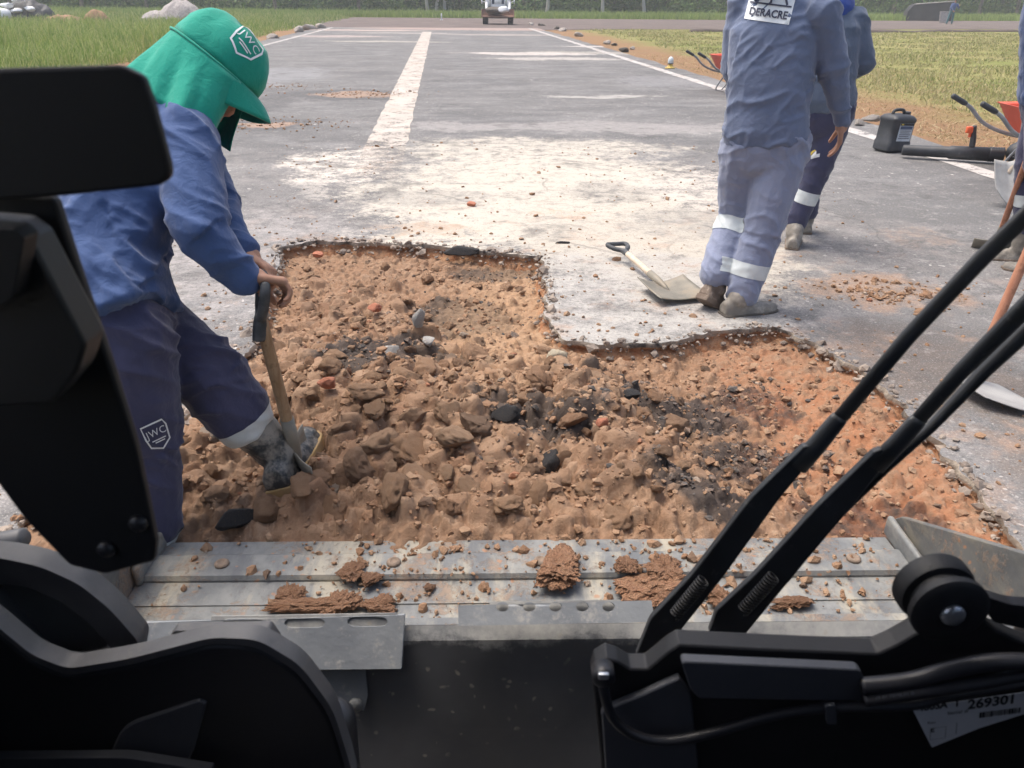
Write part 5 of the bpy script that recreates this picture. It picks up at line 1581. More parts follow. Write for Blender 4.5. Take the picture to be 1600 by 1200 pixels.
bm = bmesh.new(); box(bm, (0, -0.55, 0.42), (1.02, 2.1, 0.34)); bevel(link('chassis', bm_mesh(bm), m_black2, LD), 0.03)
bm = bmesh.new(); box(bm, (0, -1.35, 0.95), (1.3, 0.75, 0.75)); bevel(link('engine_hood', bm_mesh(bm), m_black2, LD), 0.06)

# ---- earth lying in the bucket
m_bclod = simple('orange_earth', (0.33, 0.165, 0.09), (0.40, 0.225, 0.13), 3.0, 0.95, 1.0, 9.0, dust=(0.22, 0.11, 0.06), damt=0.3, dscale=5, dist=0.02)
def bclod(name, px_, py_, s, k, sc, lab, z=0.05, rz=0.0):
    g = G(px_, py_, z)
    o = link(name, rock_mesh('bucket_clod', 5, 140 + k, 0.8, (1, 1, 1), 1), m_bclod)
    o.location = (g.x, g.y, z - 0.005); o.scale = (s * sc[0] * 0.85, s * sc[1] * 0.85, s * sc[2] * 0.42); o.rotation_euler = (0, 0, rz)
    return tag(o, lab, 'clod')
bclod('earth_clod', 868, 882, 0.055, 1, (0.95, 1.15, 0.6), 'biggest red earth clod in the middle of the bucket floor', 0.065, 0.6)
bclod('earth_clod', 480, 943, 0.05, 2, (1.5, 0.55, 0.5), 'flat elongated red earth clod above the left slotted plate', 0.05, 0.1)
bclod('earth_clod', 528, 940, 0.045, 3, (1.2, 0.7, 0.55), 'red earth clod touching the right end of the elongated one', 0.05, 0.8)
bclod('earth_clod', 592, 945, 0.035, 4, (1.2, 0.8, 0.6), 'red earth clod above the right end of the slotted plate', 0.05, 0.2)
bclod('earth_clod', 455, 926, 0.035, 5, (1, 0.8, 0.6), 'small red clod just above the elongated one', 0.05, 2)
bclod('earth_clod', 545, 892, 0.03, 6, (1.1, 0.8, 0.6), 'small earth clod beside a bolt in the left half of the bucket', 0.06, 1)
bclod('earth_clod', 577, 903, 0.025, 7, (1.2, 0.8, 0.6), 'small earth clod right of the one beside the bolt', 0.055, 1)
bclod('earth_clod', 978, 880, 0.03, 8, (1, 1, 0.8), 'rounded orange clod right of the biggest clod', 0.065, 1)
bclod('earth_clod', 1040, 882, 0.04, 9, (1.1, 0.9, 0.7), 'crumbly clod left of the upper wiper arm', 0.065, 1.4)
bclod('earth_clod', 1018, 905, 0.055, 10, (1.5, 0.9, 0.6), 'dark crumbly clod behind the upper wiper arm base', 0.05, 0.3)
bclod('earth_clod', 1040, 930, 0.05, 11, (1.0, 0.8, 0.5), 'red clod by the right end of the hole plate', 0.05, 0.9)
bclod('earth_clod', 1120, 928, 0.04, 12, (1.2, 0.8, 0.6), 'clod between the two wiper arms in the bucket', 0.05, 2.2)
bclod('earth_clod', 1245, 938, 0.03, 13, (1.5, 0.7, 0.6), 'flat clod on the bucket floor right of the lower wiper arm', 0.05, 0.2)
bclod('earth_clod', 672, 915, 0.015, 14, (1, 0.8, 0.6), 'tiny clod on the bucket floor left of the centre', 0.045, 0.2)
x = rng.uniform(-0.95, 0.95, 1800); y = rng.uniform(-0.33, -0.005, 1800)
w_ = np.exp(-((x + 0.35) / 0.25) ** 2) + 1.3 * np.exp(-((x - 0.45) / 0.28) ** 2) + 0.25
k = rng.uniform(size=1800) * 2.4 < w_
pts = np.array([bp(a, b, 0.05 if b < -0.085 and b > -0.19 else 0.036) for a, b in zip(x[k], y[k])])
tag(crumb_cloud('bucket_crumbs', pts, np.clip(rng.lognormal(math.log(0.0042), 0.6, len(pts)), 0.0018, 0.018), m_crumb, None, 9), 'red earth crumbs sprinkled over the bucket floor', 'soil crumbs', kind='stuff')
# ================================================================== PEOPLE
def cloth(name, c1, c2, dust=None, damt=0.0, dscale=5, rough=0.85):
    n = N(name)
    col = n.mix(n.rng(n.noise(7, 5), 0.3, 0.7), c1, c2)
    col = n.mix(n.mul(n.rng(n.noise(420, 3), 0.3, 0.7), 0.18), col, tuple(x * 0.6 for x in c1))
    if dust is not None:
        d = n.rng(n.add(n.mul(n.noise(dscale, 7, 0.65), 0.8), n.mul(n.noise(dscale * 8, 5, 0.7), 0.25)), 0.72 - damt * 0.4, 0.90 - damt * 0.3)
        col = n.mix(n.mul(d, 0.7), col, dust)
    nm = n.bump(n.ridged(5.5, 2, dist=0.7), 0.30, 0.012)
    nm = n.bump(n.noise(22, 5, 0.6, dist=0.8), 0.35, 0.015, nm)
    nm = n.bump(n.noise(900, 2), 0.15, 0.001, nm)
    m = n.done(col, rough, 0, nm, 0.2)
    n.b.inputs['Sheen Weight'].default_value = 0.25
    n.b.inputs['Sheen Roughness'].default_value = 0.5
    return m
def skin_mat():
    n = N('skin')
    col = n.mix(n.rng(n.noise(25, 4), 0.3, 0.7), (0.36, 0.19, 0.125), (0.44, 0.245, 0.165))
    n.done(col, 0.55, 0, n.bump(n.noise(140, 4), 0.2, 0.002), 0.35)
    n.b.inputs['Subsurface Weight'].default_value = 0.12
    n.b.inputs['Subsurface Radius'].default_value = (0.02, 0.008, 0.005)
    return n.m
m_skin = skin_mat()
m_hair = simple('dark_hair', (0.012, 0.010, 0.009), (0.03, 0.024, 0.02), 60, 0.6, 0.6, 160, dist=0.004)
m_shirt1 = cloth('blue_shirt', (0.050, 0.090, 0.215), (0.066, 0.112, 0.25))
m_trous1 = cloth('navy_trousers', (0.046, 0.047, 0.098), (0.062, 0.062, 0.118), (0.15, 0.13, 0.13), 0.12)
m_shirt2 = cloth('faded_blue_shirt', (0.122, 0.155, 0.245), (0.152, 0.187, 0.285))
m_trous2 = cloth('faded_blue_trousers', (0.225, 0.255, 0.36), (0.265, 0.295, 0.405), (0.33, 0.31, 0.30), 0.30, 4)
m_shirt3 = cloth('slate_shirt', (0.095, 0.125, 0.18), (0.12, 0.15, 0.215))
m_trous3 = cloth('dark_navy_trousers', (0.052, 0.055, 0.105), (0.07, 0.072, 0.13), (0.17, 0.15, 0.14), 0.12)
m_green = cloth('green_hat_cloth', (0.010, 0.285, 0.20), (0.016, 0.34, 0.245))
m_bluehood = cloth('blue_hood', (0.035, 0.075, 0.30), (0.05, 0.095, 0.36))
m_band = simple('reflective_band', (0.56, 0.60, 0.60), (0.66, 0.70, 0.70), 18, 0.45, 0.2, 120, dist=0.001)
m_bootr = simple('muddy_rubber_boot', (0.028, 0.032, 0.034), (0.05, 0.055, 0.058), 10, 0.5, 0.3, 40, dust=(0.34, 0.30, 0.25), damt=0.55, dscale=10)
m_sole = simple('yellow_boot_sole', (0.38, 0.25, 0.10), (0.30, 0.20, 0.10), 20, 0.8, 0.4, 60)
m_bootd = simple('dusty_leather_boot', (0.19, 0.17, 0.145), (0.29, 0.26, 0.22), 12, 0.9, 0.6, 60, dust=(0.40, 0.36, 0.31), damt=0.4, dscale=12)
m_soled = simple('dark_boot_sole', (0.07, 0.06, 0.05), (0.13, 0.11, 0.09), 20, 0.9, 0.4, 60)
m_bootb = simple('brown_boot', (0.13, 0.095, 0.07), (0.20, 0.15, 0.115), 12, 0.9, 0.6, 60, dust=(0.38, 0.31, 0.25), damt=0.3, dscale=12)
m_logo = simple('white_print', (0.74, 0.77, 0.78), (0.80, 0.82, 0.83), 30, 0.7, 0.1, 200)
m_logod = simple('dark_print', (0.05, 0.055, 0.09), (0.09, 0.095, 0.13), 60, 0.8, 0.1, 200)
m_logoy = simple('yellow_print', (0.62, 0.45, 0.06), None, 30, 0.7, 0.0)

def wrinkle(me, segs, amp, f_al=14.0, f_ac=5.0, seed=0.0):
    """fold relief: noise drawn out across the limb each point belongs to; stronger near the joints"""
    Pc, Nn = get_co(me), get_no(me)
    best = np.full(len(Pc), 1e9)
    Q = np.zeros((len(Pc), 3)); W = np.zeros(len(Pc))
    for k, (a, b, joint) in enumerate(segs):
        a, b = np.array(a), np.array(b)
        ab = b - a; L = np.linalg.norm(ab); d = ab / L
        t = np.clip((Pc - a) @ d / L, 0, 1)
        q = Pc - (a + t[:, None] * ab)
        dist = np.linalg.norm(q, axis=1)
        s = dist < best
        best = np.where(s, dist, best)
        perp = q
        al = (Pc - a) @ d
        X, Y, _ = basis(Vector(d))
        X, Y = np.array(X), np.array(Y)
        u, v = perp @ X, perp @ Y
        coords = np.c_[al * f_al + (u * 6 + v * 4), u * f_ac * 1.6, v * f_ac * 1.6] + seed + k * 11.3
        jw = 0.35 + 0.65 * np.max([np.exp(-((t - j) / 0.22) ** 2) for j in joint], axis=0)
        Q[s] = coords[s]; W[s] = jw[s]
    n1 = np.clip(1 - np.abs(pn(Q)) * 2.0, 0, 1) ** 2.2 * 1.3 - 0.45
    n2 = (np.clip(1 - np.abs(pn(Q * 1.9 + 40)) * 2.0, 0, 1) ** 2 - 0.35) * 0.6
    d = (n1 + n2) * amp * W + fbm(Pc * 4.0 + seed, 2) * amp * 0.7
    set_co(me, Pc + Nn * d[:, None])
def lerp_ring(c, right, fw, w, d, n=22, p=2.4):
    out = []
    for i in range(n):
        a = 2 * math.pi * i / n
        ca, sa = math.cos(a), math.sin(a)
        out.append(Vector(c) + Vector(right) * (w * math.copysign(abs(ca) ** (2 / p), ca)) + Vector(fw) * (d * math.copysign(abs(sa) ** (2 / p), sa)))
    return out
def torso_loft(bm, spine, r0, r1, secs):
    """spine: 3 points; secs: (t, half width, half depth)"""
    a, m, b = [Vector(p) for p in spine]
    rings = []
    for (t, w, d) in secs:
        c = (1 - t) ** 2 * a + 2 * t * (1 - t) * (2 * m - 0.5 * (a + b)) + t * t * b if t <= 1 else b + (b - m).normalized() * (t - 1)
        tg = (2 * (1 - t) * ((2 * m - 0.5 * (a + b)) - a) + 2 * t * (b - (2 * m - 0.5 * (a + b)))).normalized()
        r = Vector(r0).lerp(Vector(r1), min(max(t, 0), 1))
        r = (r - tg * r.dot(tg)).normalized()
        f = tg.cross(r)
        rings.append(lerp_ring(c, r, f, w, d))
    loft(bm, rings)
def hand(bm, wrist, fdir, palm, side, curl=0.5, s=1.0, spread=0.10):
    """palm and five fingers; fdir along the fingers, palm = direction the palm faces, side=+1 for a right hand"""
    f = Vector(fdir).normalized(); p = Vector(palm); p = (p - f * p.dot(f)).normalized()
    x = f.cross(p) * side                                    # towards the thumb
    w = Vector(wrist)
    k0, k1 = w + f * 0.02 * s, w + f * 0.088 * s
    for i in range(4):
        o = (1.5 - i) * 0.0195 * s
        capsule(bm, k0 + x * o * 0.65, k1 + x * o, 0.0125 * s, 0.0112 * s, 10)
    capsule(bm, w - f * 0.03 * s, w + f * 0.03 * s, 0.024 * s, 0.026 * s, 12)
    for i, (L, r) in enumerate(((0.070, 0.0088), (0.078, 0.009), (0.073, 0.0088), (0.058, 0.0078))):
        o = (1.5 - i) * 0.0205 * s
        base = k1 + x * o
        d0 = (f + x * (1.5 - i) * spread).normalized()
        c0, c1, c2 = curl * 0.75, curl * 1.55, curl * 2.2
        pos = base
        for seg_, (c, l) in enumerate(((c0, .46), (c1, .31), (c2, .23))):
            d = d0 * math.cos(c) + p * math.sin(c)
            nx = pos + d * L * l * s
            capsule(bm, pos, nx, r * s * (1 - 0.08 * seg_), r * s * (0.93 - 0.08 * seg_), 9, m=3)
            pos = nx
    t0 = w + f * 0.03 * s + x * 0.026 * s
    t1 = t0 + (f * 0.55 + x * 0.65 + p * 0.3).normalized() * 0.040 * s
    t2 = t1 + (f * 0.85 + x * 0.25 + p * (0.2 + curl * 0.6)).normalized() * 0.032 * s
    t3 = t2 + (f * 0.85 - x * 0.05 + p * (0.2 + curl * 0.8)).normalized() * 0.024 * s
    capsule(bm, t0 - x * 0.012 * s, t1, 0.0145 * s, 0.0108 * s, 10)
    capsule(bm, t1, t2, 0.0105 * s, 0.0098 * s, 9)
    capsule(bm, t2, t3, 0.0098 * s, 0.0082 * s, 9)
def head_shape(bm, c, fwd, up, s=1.0):
    f = Vector(fwd).normalized(); u = Vector(up); u = (u - f * u.dot(f)).normalized(); r = f.cross(u)
    c = Vector(c)
    ellipsoid(bm, c + u * 0.025 * s - f * 0.008 * s, (r, f, u), (0.076 * s, 0.096 * s, 0.092 * s), 22)
    ellipsoid(bm, c - u * 0.04 * s + f * 0.022 * s, (r, f, u), (0.060 * s, 0.072 * s, 0.070 * s), 20)      # jaw
    ellipsoid(bm, c - u * 0.092 * s + f * 0.066 * s, (r, f, u), (0.023 * s, 0.020 * s, 0.018 * s), 12)     # chin
    capsule(bm, c + u * 0.016 * s + f * 0.088 * s, c - u * 0.020 * s + f * 0.107 * s, 0.010 * s, 0.015 * s, 10)   # nose
    for q in (-1, 1):
        ellipsoid(bm, c - u * 0.024 * s + f * 0.098 * s + r * q * 0.012 * s, (r, f, u), (0.009 * s, 0.010 * s, 0.008 * s), 8)
        ellipsoid(bm, c + u * 0.024 * s + f * 0.080 * s + r * q * 0.032 * s, (r, f, u), (0.026 * s, 0.012 * s, 0.009 * s), 10)   # brow
        ellipsoid(bm, c - u * 0.018 * s + f * 0.070 * s + r * q * 0.040 * s, (r, f, u), (0.018 * s, 0.014 * s, 0.016 * s), 10)   # cheek
        ellipsoid(bm, c - u * 0.008 * s - f * 0.006 * s + r * q * 0.077 * s, (r, f, u), (0.009 * s, 0.019 * s, 0.032 * s), 12)   # ear
    capsule(bm, c - u * 0.053 * s + f * 0.088 * s - r * 0.016 * s, c - u * 0.053 * s + f * 0.088 * s + r * 0.016 * s, 0.009 * s, 0.009 * s, 8)   # lips
    capsule(bm, c - u * 0.064 * s + f * 0.085 * s - r * 0.013 * s, c - u * 0.064 * s + f * 0.085 * s + r * 0.013 * s, 0.009 * s, 0.009 * s, 8)
def boot(name, ankle, toe_dir, up, mat, sole_mat, parent, shaft=None, s=1.0, rub=False):
    """foot: heel, arch, ball, toe cap, sole; up = direction from sole to ankle"""
    t = Vector(toe_dir).normalized(); u = Vector(up); u = (u - t * u.dot(t)).normalized(); r = t.cross(u)
    a = Vector(ankle)
    h = 0.095 * s
    secs = [(-0.075, 0.030, 0.050, 0.02), (-0.060, 0.038, 0.075, 0), (-0.02, 0.041, 0.088, 0), (0.04, 0.042, 0.072, 0), (0.09, 0.047, 0.055, 0), (0.14, 0.049, 0.046, 0), (0.18, 0.042, 0.040, 0.002), (0.205, 0.024, 0.028, 0.006)]
    bm = bmesh.new()
    rings = []
    for (x, w, hh, lift) in secs:
        c = a + t * x * s - u * h
        rings.append([c + r * (w * s * math.copysign(abs(math.cos(q)) ** 0.8, math.cos(q))) + u * s * (lift + (hh * max(0, math.sin(q)) if math.sin(q) > 0 else 0.004 * math.sin(q))) for q in [2 * math.pi * i / 20 for i in range(20)]])
    loft(bm, rings)
    if shaft is not None:
        capsule(bm, a - u * 0.02 * s, Vector(shaft), 0.050 * s, 0.062 * s if rub else 0.054 * s, 16)
    else:
        capsule(bm, a - u * 0.03 * s, a + u * 0.06 * s, 0.046 * s, 0.050 * s, 16)
    me = remesh(bm, 0.006, 5, name)
    Pc, Nn = get_co(me), get_no(me)
    set_co(me, Pc + Nn * (fbm(Pc * 22, 3) * 0.0035)[:, None])
    o = link(name, me, mat); wpar(o, parent)
    bm = bmesh.new()
    loft(bm, [[a + t * x * s * 1.02 + r * (w + 0.004) * sg * s - u * (h + dz) for (x, w, hh, l) in secs for sg in (1,)] + [a + t * x * s * 1.02 - r * (w + 0.004) * s - u * (h + dz) for (x, w, hh, l) in reversed(secs)] for dz in (-0.012 * s, 0.0, 0.016 * s)])
    bmesh.ops.recalc_face_normals(bm, faces=bm.faces)
    so = link('sole', bm_mesh(bm), sole_mat); bevel(so, 0.003); sharp(so, 50)
    so.parent = o
    return o
def limb_band(name, a, b, t0, t1, trous, mat, off=0.0025, tilt=(0, 0, 0)):
    """sewn-on reflective tape: the strip of trouser cloth between two cuts across the leg, lifted off it"""
    a, b = Vector(a), Vector(b)
    d = (b - a).normalized()
    nn = (d + Vector(tilt)).normalized()
    bm = bmesh.new(); bm.from_mesh(trous.data)
    keep = [f for f in bm.faces if (lambda c: (c - (a + d * max(0, min((b - a).length * 1.15, (c - a).dot(d))))).length < 0.145)(f.calc_center_median())]
    ks = set(keep)
    bmesh.ops.delete(bm, geom=[f for f in bm.faces if f not in ks], context='FACES')
    for p, n_ in ((a.lerp(b, t0), -nn), (a.lerp(b, t1), nn)):
        bmesh.ops.bisect_plane(bm, geom=bm.verts[:] + bm.edges[:] + bm.faces[:], plane_co=p, plane_no=n_, clear_outer=True)
    bm.normal_update()
    # keep the piece around this leg only
    for v in bm.verts: v.co = v.co + v.normal * off
    o = link(name, bm_mesh(bm), mat); o.parent = trous
    return o
def person(J, label, shirt, trous, vox=0.009, base=None, hands=((None, None, 0.5), (None, None, 0.5)), trk=1.0, shk=1.0, group=None, hem=-.02, leg_r=(.103, .082, .077, .07), wr_amp=0.007, head_s=1.0, crotch=0.0, cuff=(1.0, 1.0)):
    """J: joints. Builds body, shirt, trousers; returns the Empty and the garment objects"""
    base = base or Vector(((J['anL'].x + J['anR'].x) / 2, (J['anL'].y + J['anR'].y) / 2, 0))
    root = empty('person', base)
    tag(root, label, 'person', group)
    pel, mid, nk = J['pelvis'], J['mid'], J['neck']
    hr = (J['hipR'] - J['hipL']).normalized(); sr = (J['shR'] - J['shL']).normalized()
    spine = (pel, mid, nk)
    # body, one surface
    bm = bmesh.new()
    torso_loft(bm, spine, hr, sr, [(-0.12, .13, .10), (0, .15, .105), (.3, .135, .095), (.7, .155, .10), (.9, .13, .08), (1.0, .06, .06)])
    capsule(bm, nk - (nk - mid).normalized() * 0.04, J['head'] - J['hup'] * 0.05, .058, .054, 14)
    head_shape(bm, J['head'], J['hfwd'], J['hup'], head_s)
    for q in 'LR':
        capsule(bm, J['sh' + q], J['el' + q], .052, .040); capsule(bm, J['el' + q], J['wr' + q], .040, .027)
        capsule(bm, J['hip' + q], J['kn' + q], .080, .055); capsule(bm, J['kn' + q], J['an' + q], .055, .036)
        hd = hands[0] if q == 'L' else hands[1]
        fd = Vector(hd[0]) if hd[0] is not None else (J['wr' + q] - J['el' + q]).normalized()
        pd = Vector(hd[1]) if hd[1] is not None else Vector((0, 0, 1)).cross(fd)
        hand(bm, J['wr' + q], fd, pd, 1 if q == 'R' else -1, hd[2], 1.05)
    me = remesh(bm, 0.0048 if vox < 0.02 else 0.012, 3, 'body')
    body = link('body', me, m_skin); wpar(body, root)
    # trousers
    bm = bmesh.new()
    torso_loft(bm, spine, hr, sr, [(-.30, .10 * trk, .09 * trk), (-.20, .165 * trk, .125 * trk), (-0.05, .185 * trk, .140 * trk), (.10, .178 * trk, .132 * trk), (.22, .168 * trk, .122 * trk)])
    if crotch: ellipsoid(bm, pel - Vector((0, 0, crotch)), (hr, Vector((0, 0, 1)).cross(hr), Vector((0, 0, 1))), (.11, .10, .10), 14)
    segs = [(pel - (nk - pel).normalized() * 0.08, pel + (nk - pel) * 0.25, (0.5,))]
    for q in 'LR':
        h_, k_, a_ = J['hip' + q], J['kn' + q], J['an' + q]
        cf = cuff[0] if q == 'L' else cuff[1]
        capsule(bm, h_, k_, leg_r[0] * trk, leg_r[1] * trk); capsule(bm, k_, k_.lerp(a_, cf), leg_r[2] * trk, leg_r[3] * trk, m=2 if cf < 1 else 4)
        segs += [(h_, k_, (0, 1)), (k_, a_, (0, 1))]
    me = remesh(bm, vox, 6, 'trousers')
    wrinkle(me, segs, wr_amp * 1.1, 10.5, 3.6, 3.0)
    tr = link('trousers', me, trous); wpar(tr, root)
    # shirt
    bm = bmesh.new()
    torso_loft(bm, spine, hr, sr, [(hem, .186 * shk, .146 * shk), (hem + .04, .188 * shk, .147 * shk), (max(.06, hem + .1), .192 * shk, .152 * shk), (.22, .180 * shk, .142 * shk), (.5, .188 * shk, .138 * shk), (.74, .198 * shk, .130 * shk), (.90, .165 * shk, .100 * shk), (1.0, .088, .078), (1.04, .068, .066)])
    segs = [(pel, mid, (0.0, 0.6)), (mid, nk, (0.2,))]
    for q in 'LR':
        s_, e_, w_ = J['sh' + q], J['el' + q], J['wr' + q]
        capsule(bm, s_, e_, .079 * shk, .064 * shk); capsule(bm, e_, w_, .063 * shk, .043 * shk)
        segs += [(s_, e_, (0.1, 1)), (e_, w_, (0, 0.8))]
    me = remesh(bm, vox, 6, 'shirt')
    wrinkle(me, segs, wr_amp, 9.5, 3.6, 9.0)
    sh = link('shirt', me, shirt); wpar(sh, root)
    return root, body, sh, tr
Zup = Vector((0, 0, 1))

# ---------------- worker 1: stooping over the shovel at the left
fwd1 = Vector((0.80, 0.60, 0)).normalized(); rt1 = fwd1.cross(Zup)
J = dict(pelvis=C(170, 478, 1.92), mid=C(176, 330, 1.97), neck=C(278, 165, 2.06))
J['hipR'] = J['pelvis'] + rt1 * 0.10 - Zup * 0.05; J['hipL'] = J['pelvis'] - rt1 * 0.10 + fwd1 * 0.05 - Zup * 0.05
srt = (rt1 + Vector((0, 0, -0.10))).normalized()
J['shR'] = J['neck'] + srt * 0.185 - Zup * 0.035 - fwd1 * 0.04; J['shL'] = J['neck'] - srt * 0.185 - Zup * 0.04 + fwd1 * 0.04
J['elR'], J['wrR'] = C(312, 362, 1.86), C(380, 432, 1.93)
J['elL'], J['wrL'] = C(335, 325, 2.20), C(376, 390, 2.02)
J['knR'], J['anR'] = C(222, 690, 2.00), C(236, 850, 2.12)
J['knL'], J['anL'] = C(325, 585, 2.10), C(418, 708, 2.25)
hf = (CR * 0.77 - CU * 0.60 + CF * 0.28).normalized(); hu = (CR * 0.62 + CU * 0.78); hu = (hu - hf * hu.dot(hf)).normalized()
J['head'], J['hfwd'], J['hup'] = C(335, 112, 2.02), hf, hu
w1, b1, s1, t1 = person(J, 'stooping worker in green sun hat pushing a shovel into the earth', m_shirt1, m_trous1, 0.0065, cuff=(0.50, 0.80), hands=(((CR * 0.78 - CU * 0.55), (CR * -0.55 - CU * 0.78), 0.95), ((CR * 0.8 - CU * 0.05 + CF * 0.45), (CR * -0.2 - CU * 0.8), 1.1)), shk=1.07, trk=1.02, hem=-.16, leg_r=(.115, .100, .098, .088), wr_amp=0.010)
limb_band('reflective_band', J['knL'], J['anL'], 0.52, 0.90, t1, m_band)
limb_band('reflective_band', J['knR'], J['anR'], 0.86, 1.12, t1, m_band)
tdir = (G(486, 668, 0.03) - G(440, 752, 0.03)).normalized()
boot('rubber_boot', C(428, 697, 2.25), tdir, Vector((-0.30, -0.10, 1)), m_bootr, m_sole, w1, J['knL'].lerp(J['anL'], 0.38), 1.16, True)
boot('rubber_boot', J['anR'] + Zup * 0.01, Vector((0.1, 1, 0)), Zup, m_bootr, m_sole, w1, J['anR'] + Zup * 0.16, 1.08, True)
# hat: crown, bill, neck flap
hr_ = hf.cross(hu)                                   # to the wearer's right, towards us
hc = C(343, 97, 2.02)
def hp(f, u, r): return hc + hf * f + hu * u + hr_ * r
bm = bmesh.new()
rings = []
for k in range(11):
    t = k / 10
    zc_ = -0.015 + 0.125 * math.sin(t * math.pi / 2)
    rad = max(0.004, math.cos(t * math.pi / 2) ** 0.62)
    rings.append([hp(math.cos(a) * 0.128 * rad - 0.004, zc_ + 0.004 * math.sin(5 * a + t * 3), math.sin(a) * 0.104 * rad) for a in [2 * math.pi * i / 40 for i in range(40)]])
loft(bm, rings, cap=True)
crown = link('hat_crown', bm_mesh(bm), m_green); crown.data.update()
Pc = get_co(crown.data); set_co(crown.data, Pc + get_no(crown.data) * (fbm(Pc * 14, 3) * 0.006 + (0.5 - np.abs(fbm(Pc * 9 + 3, 2))) * 0.005)[:, None])
bm = bmesh.new()
NA, NT = 56, 12
grid = []
for j in range(NT + 1):
    t = j / NT
    row = []
    for i in range(NA + 1):
        a = math.radians(48) + math.radians(264) * i / NA         # from one temple round the back to the other
        ca, sa = math.cos(a), math.sin(a)
        back_ = max(0, -ca)
        fx, rx = 0.129 + 0.025 * t + 0.045 * t * back_, 0.106 + 0.045 * t
        fold = 0.013 * t * math.sin(a * 5 + 1.0) + 0.008 * t * math.sin(a * 11 + t * 4) + 0.004 * math.sin(a * 23 + t * 6) * t
        drop = -0.012 - t * (0.158 + 0.012 * math.sin(a * 2) - 0.002 * back_)
        row.append(hp(ca * (fx + fold) + 0.02 * t * (1 - back_), drop, sa * (rx + fold)) - Zup * (0.055 * t * back_ + 0.012 * t) + hr_ * 0.012 * t)
    grid.append(row)
V = [[bm.verts.new(p) for p in r] for r in grid]
for j in range(NT):
    for i in range(NA): bm.faces.new((V[j][i], V[j][i + 1], V[j + 1][i + 1], V[j + 1][i]))
flap = link('neck_flap', bm_mesh(bm), m_green)
sm = flap.modifiers.new('thick', 'SOLIDIFY'); sm.thickness = 0.003; sm.offset = 0
bm = bmesh.new()
V = []
for j in range(9):
    t = j / 8
    row = []
    for i in range(23):
        a = math.radians(-62 + 124 * i / 22)
        ext = 0.062 * t * (math.cos(a) ** 0.55) + 0.004 * t * math.sin(a * 6)
        row.append(bm.verts.new(hp(math.cos(a) * (0.126 + ext), -0.012 - 0.010 * t - 0.055 * math.sin(a) ** 2 * t - 0.020 * t * t, math.sin(a) * (0.104 + ext * 0.30))))
    V.append(row)
for j in range(8):
    for i in range(22): bm.faces.new((V[j][i], V[j][i + 1], V[j + 1][i + 1], V[j + 1][i]))
bill = link('hat_bill', bm_mesh(bm), m_green)
sm = bill.modifiers.new('thick', 'SOLIDIFY'); sm.thickness = 0.005; sm.offset = 0
bm = bmesh.new()
tube(bm, [hp(math.cos(a) * 0.130 - 0.004, -0.013, math.sin(a) * 0.107) for a in [2 * math.pi * i / 48 for i in range(49)]], 0.0035, 6); seam = link('hat_seam', bm_mesh(bm), m_green)
hat = empty('sun_hat', hc)
wpar(hat, w1)
for o in (crown, flap, bill, seam): wpar(o, hat)
shield = [(-0.5, 0.5), (0.42, 0.5), (0.5, 0.28), (0.42, -0.30), (0.0, -0.58), (-0.44, -0.38), (-0.5, 0.0)]
def jwc(scale):
    return join2d([(stroke_mesh([(shield, True)], 0.07), (0, 0), 1, 0), (text_mesh('JWC', 0.40, False, 'CENTER', 1.1), (0, 0.12), 1, 0), (stroke_mesh([([(-0.3, -0.17), (0.3, -0.17)], False), ([(-0.2, -0.26), (0.22, -0.26)], False)], 0.045), (0, 0), 1, 0)])
lo = C(391, 70, 1.95)
lx = (CR * 0.78 - CU * 0.62).normalized() * 0.076; ly = (CR * 0.42 + CU * 0.91).normalized() * 0.076
hn = (hf * 2.4 + hu * 5.6 + hr_ * 6.2).normalized()
lx = (hf - hn * hf.dot(hn)).normalized(); ly = hn.cross(lx)
if ly.dot(CU) < 0: ly = -ly
decal('hat_logo', jwc(1), [crown], hp(0.04, 0.072, 0.066) + hn * 0.02, lx * 0.075, ly * 0.075, -hn, m_logo, crown, 0.002)
lo = C(246, 680, 1.92)
decal('trouser_logo', jwc(1), [t1], lo, (CR * 0.90 + CU * 0.42).normalized() * 0.062, (CR * -0.42 + CU * 0.90).normalized() * 0.062, lo - CO, m_logo, t1, 0.004)

# ---------------- worker 2: walking off to the right, back to us
Y2 = 3.62
def A2(x, y, dy=0.0): return AY(x, y, Y2 + dy)
fwd2 = Vector((0.42, 0.90, 0)).normalized(); rt2 = fwd2.cross(Zup)
J = dict(pelvis=A2(1196, 215), mid=A2(1204, 110, 0.0), neck=A2(1222, -18, 0.04))
J['hipR'] = J['pelvis'] + rt2 * 0.09 - Zup * 0.06; J['hipL'] = J['pelvis'] - rt2 * 0.09 - Zup * 0.06
J['shR'] = A2(1284, 18, -0.10); J['shL'] = A2(1163, 10, 0.13)
J['elR'], J['wrR'] = A2(1302, 110, -0.06), A2(1316, 188, 0.0)
J['elL'], J['wrL'] = A2(1146, 105, 0.16), A2(1168, 165, 0.36)
J['knR'], J['anR'] = A2(1190, 365, -0.06), A2(1163, 455, -0.10)
J['knL'], J['anL'] = A2(1152, 335, 0.12), A2(1118, 425, -0.02)
J['head'], J['hfwd'], J['hup'] = J['neck'] + Vector((0.01, 0.05, 0.15)), fwd2, Zup
w2, b2, s2, t2 = person(J, 'worker in faded blue uniform walking away with white back print', m_shirt2, m_trous2, 0.008, hands=((None, None, 0.5), (Vector((0.10, 0.05, -1)), Vector((-0.9, 0.35, -0.2)), 0.42)), shk=0.98, trk=1.02, leg_r=(.108, .092, .090, .080), wr_amp=0.0085)
limb_band('reflective_band', J['knR'], J['anR'], 0.50, 0.74, t2, m_band)
limb_band('reflective_band', J['knL'], J['anL'], 0.14, 0.36, t2, m_band)
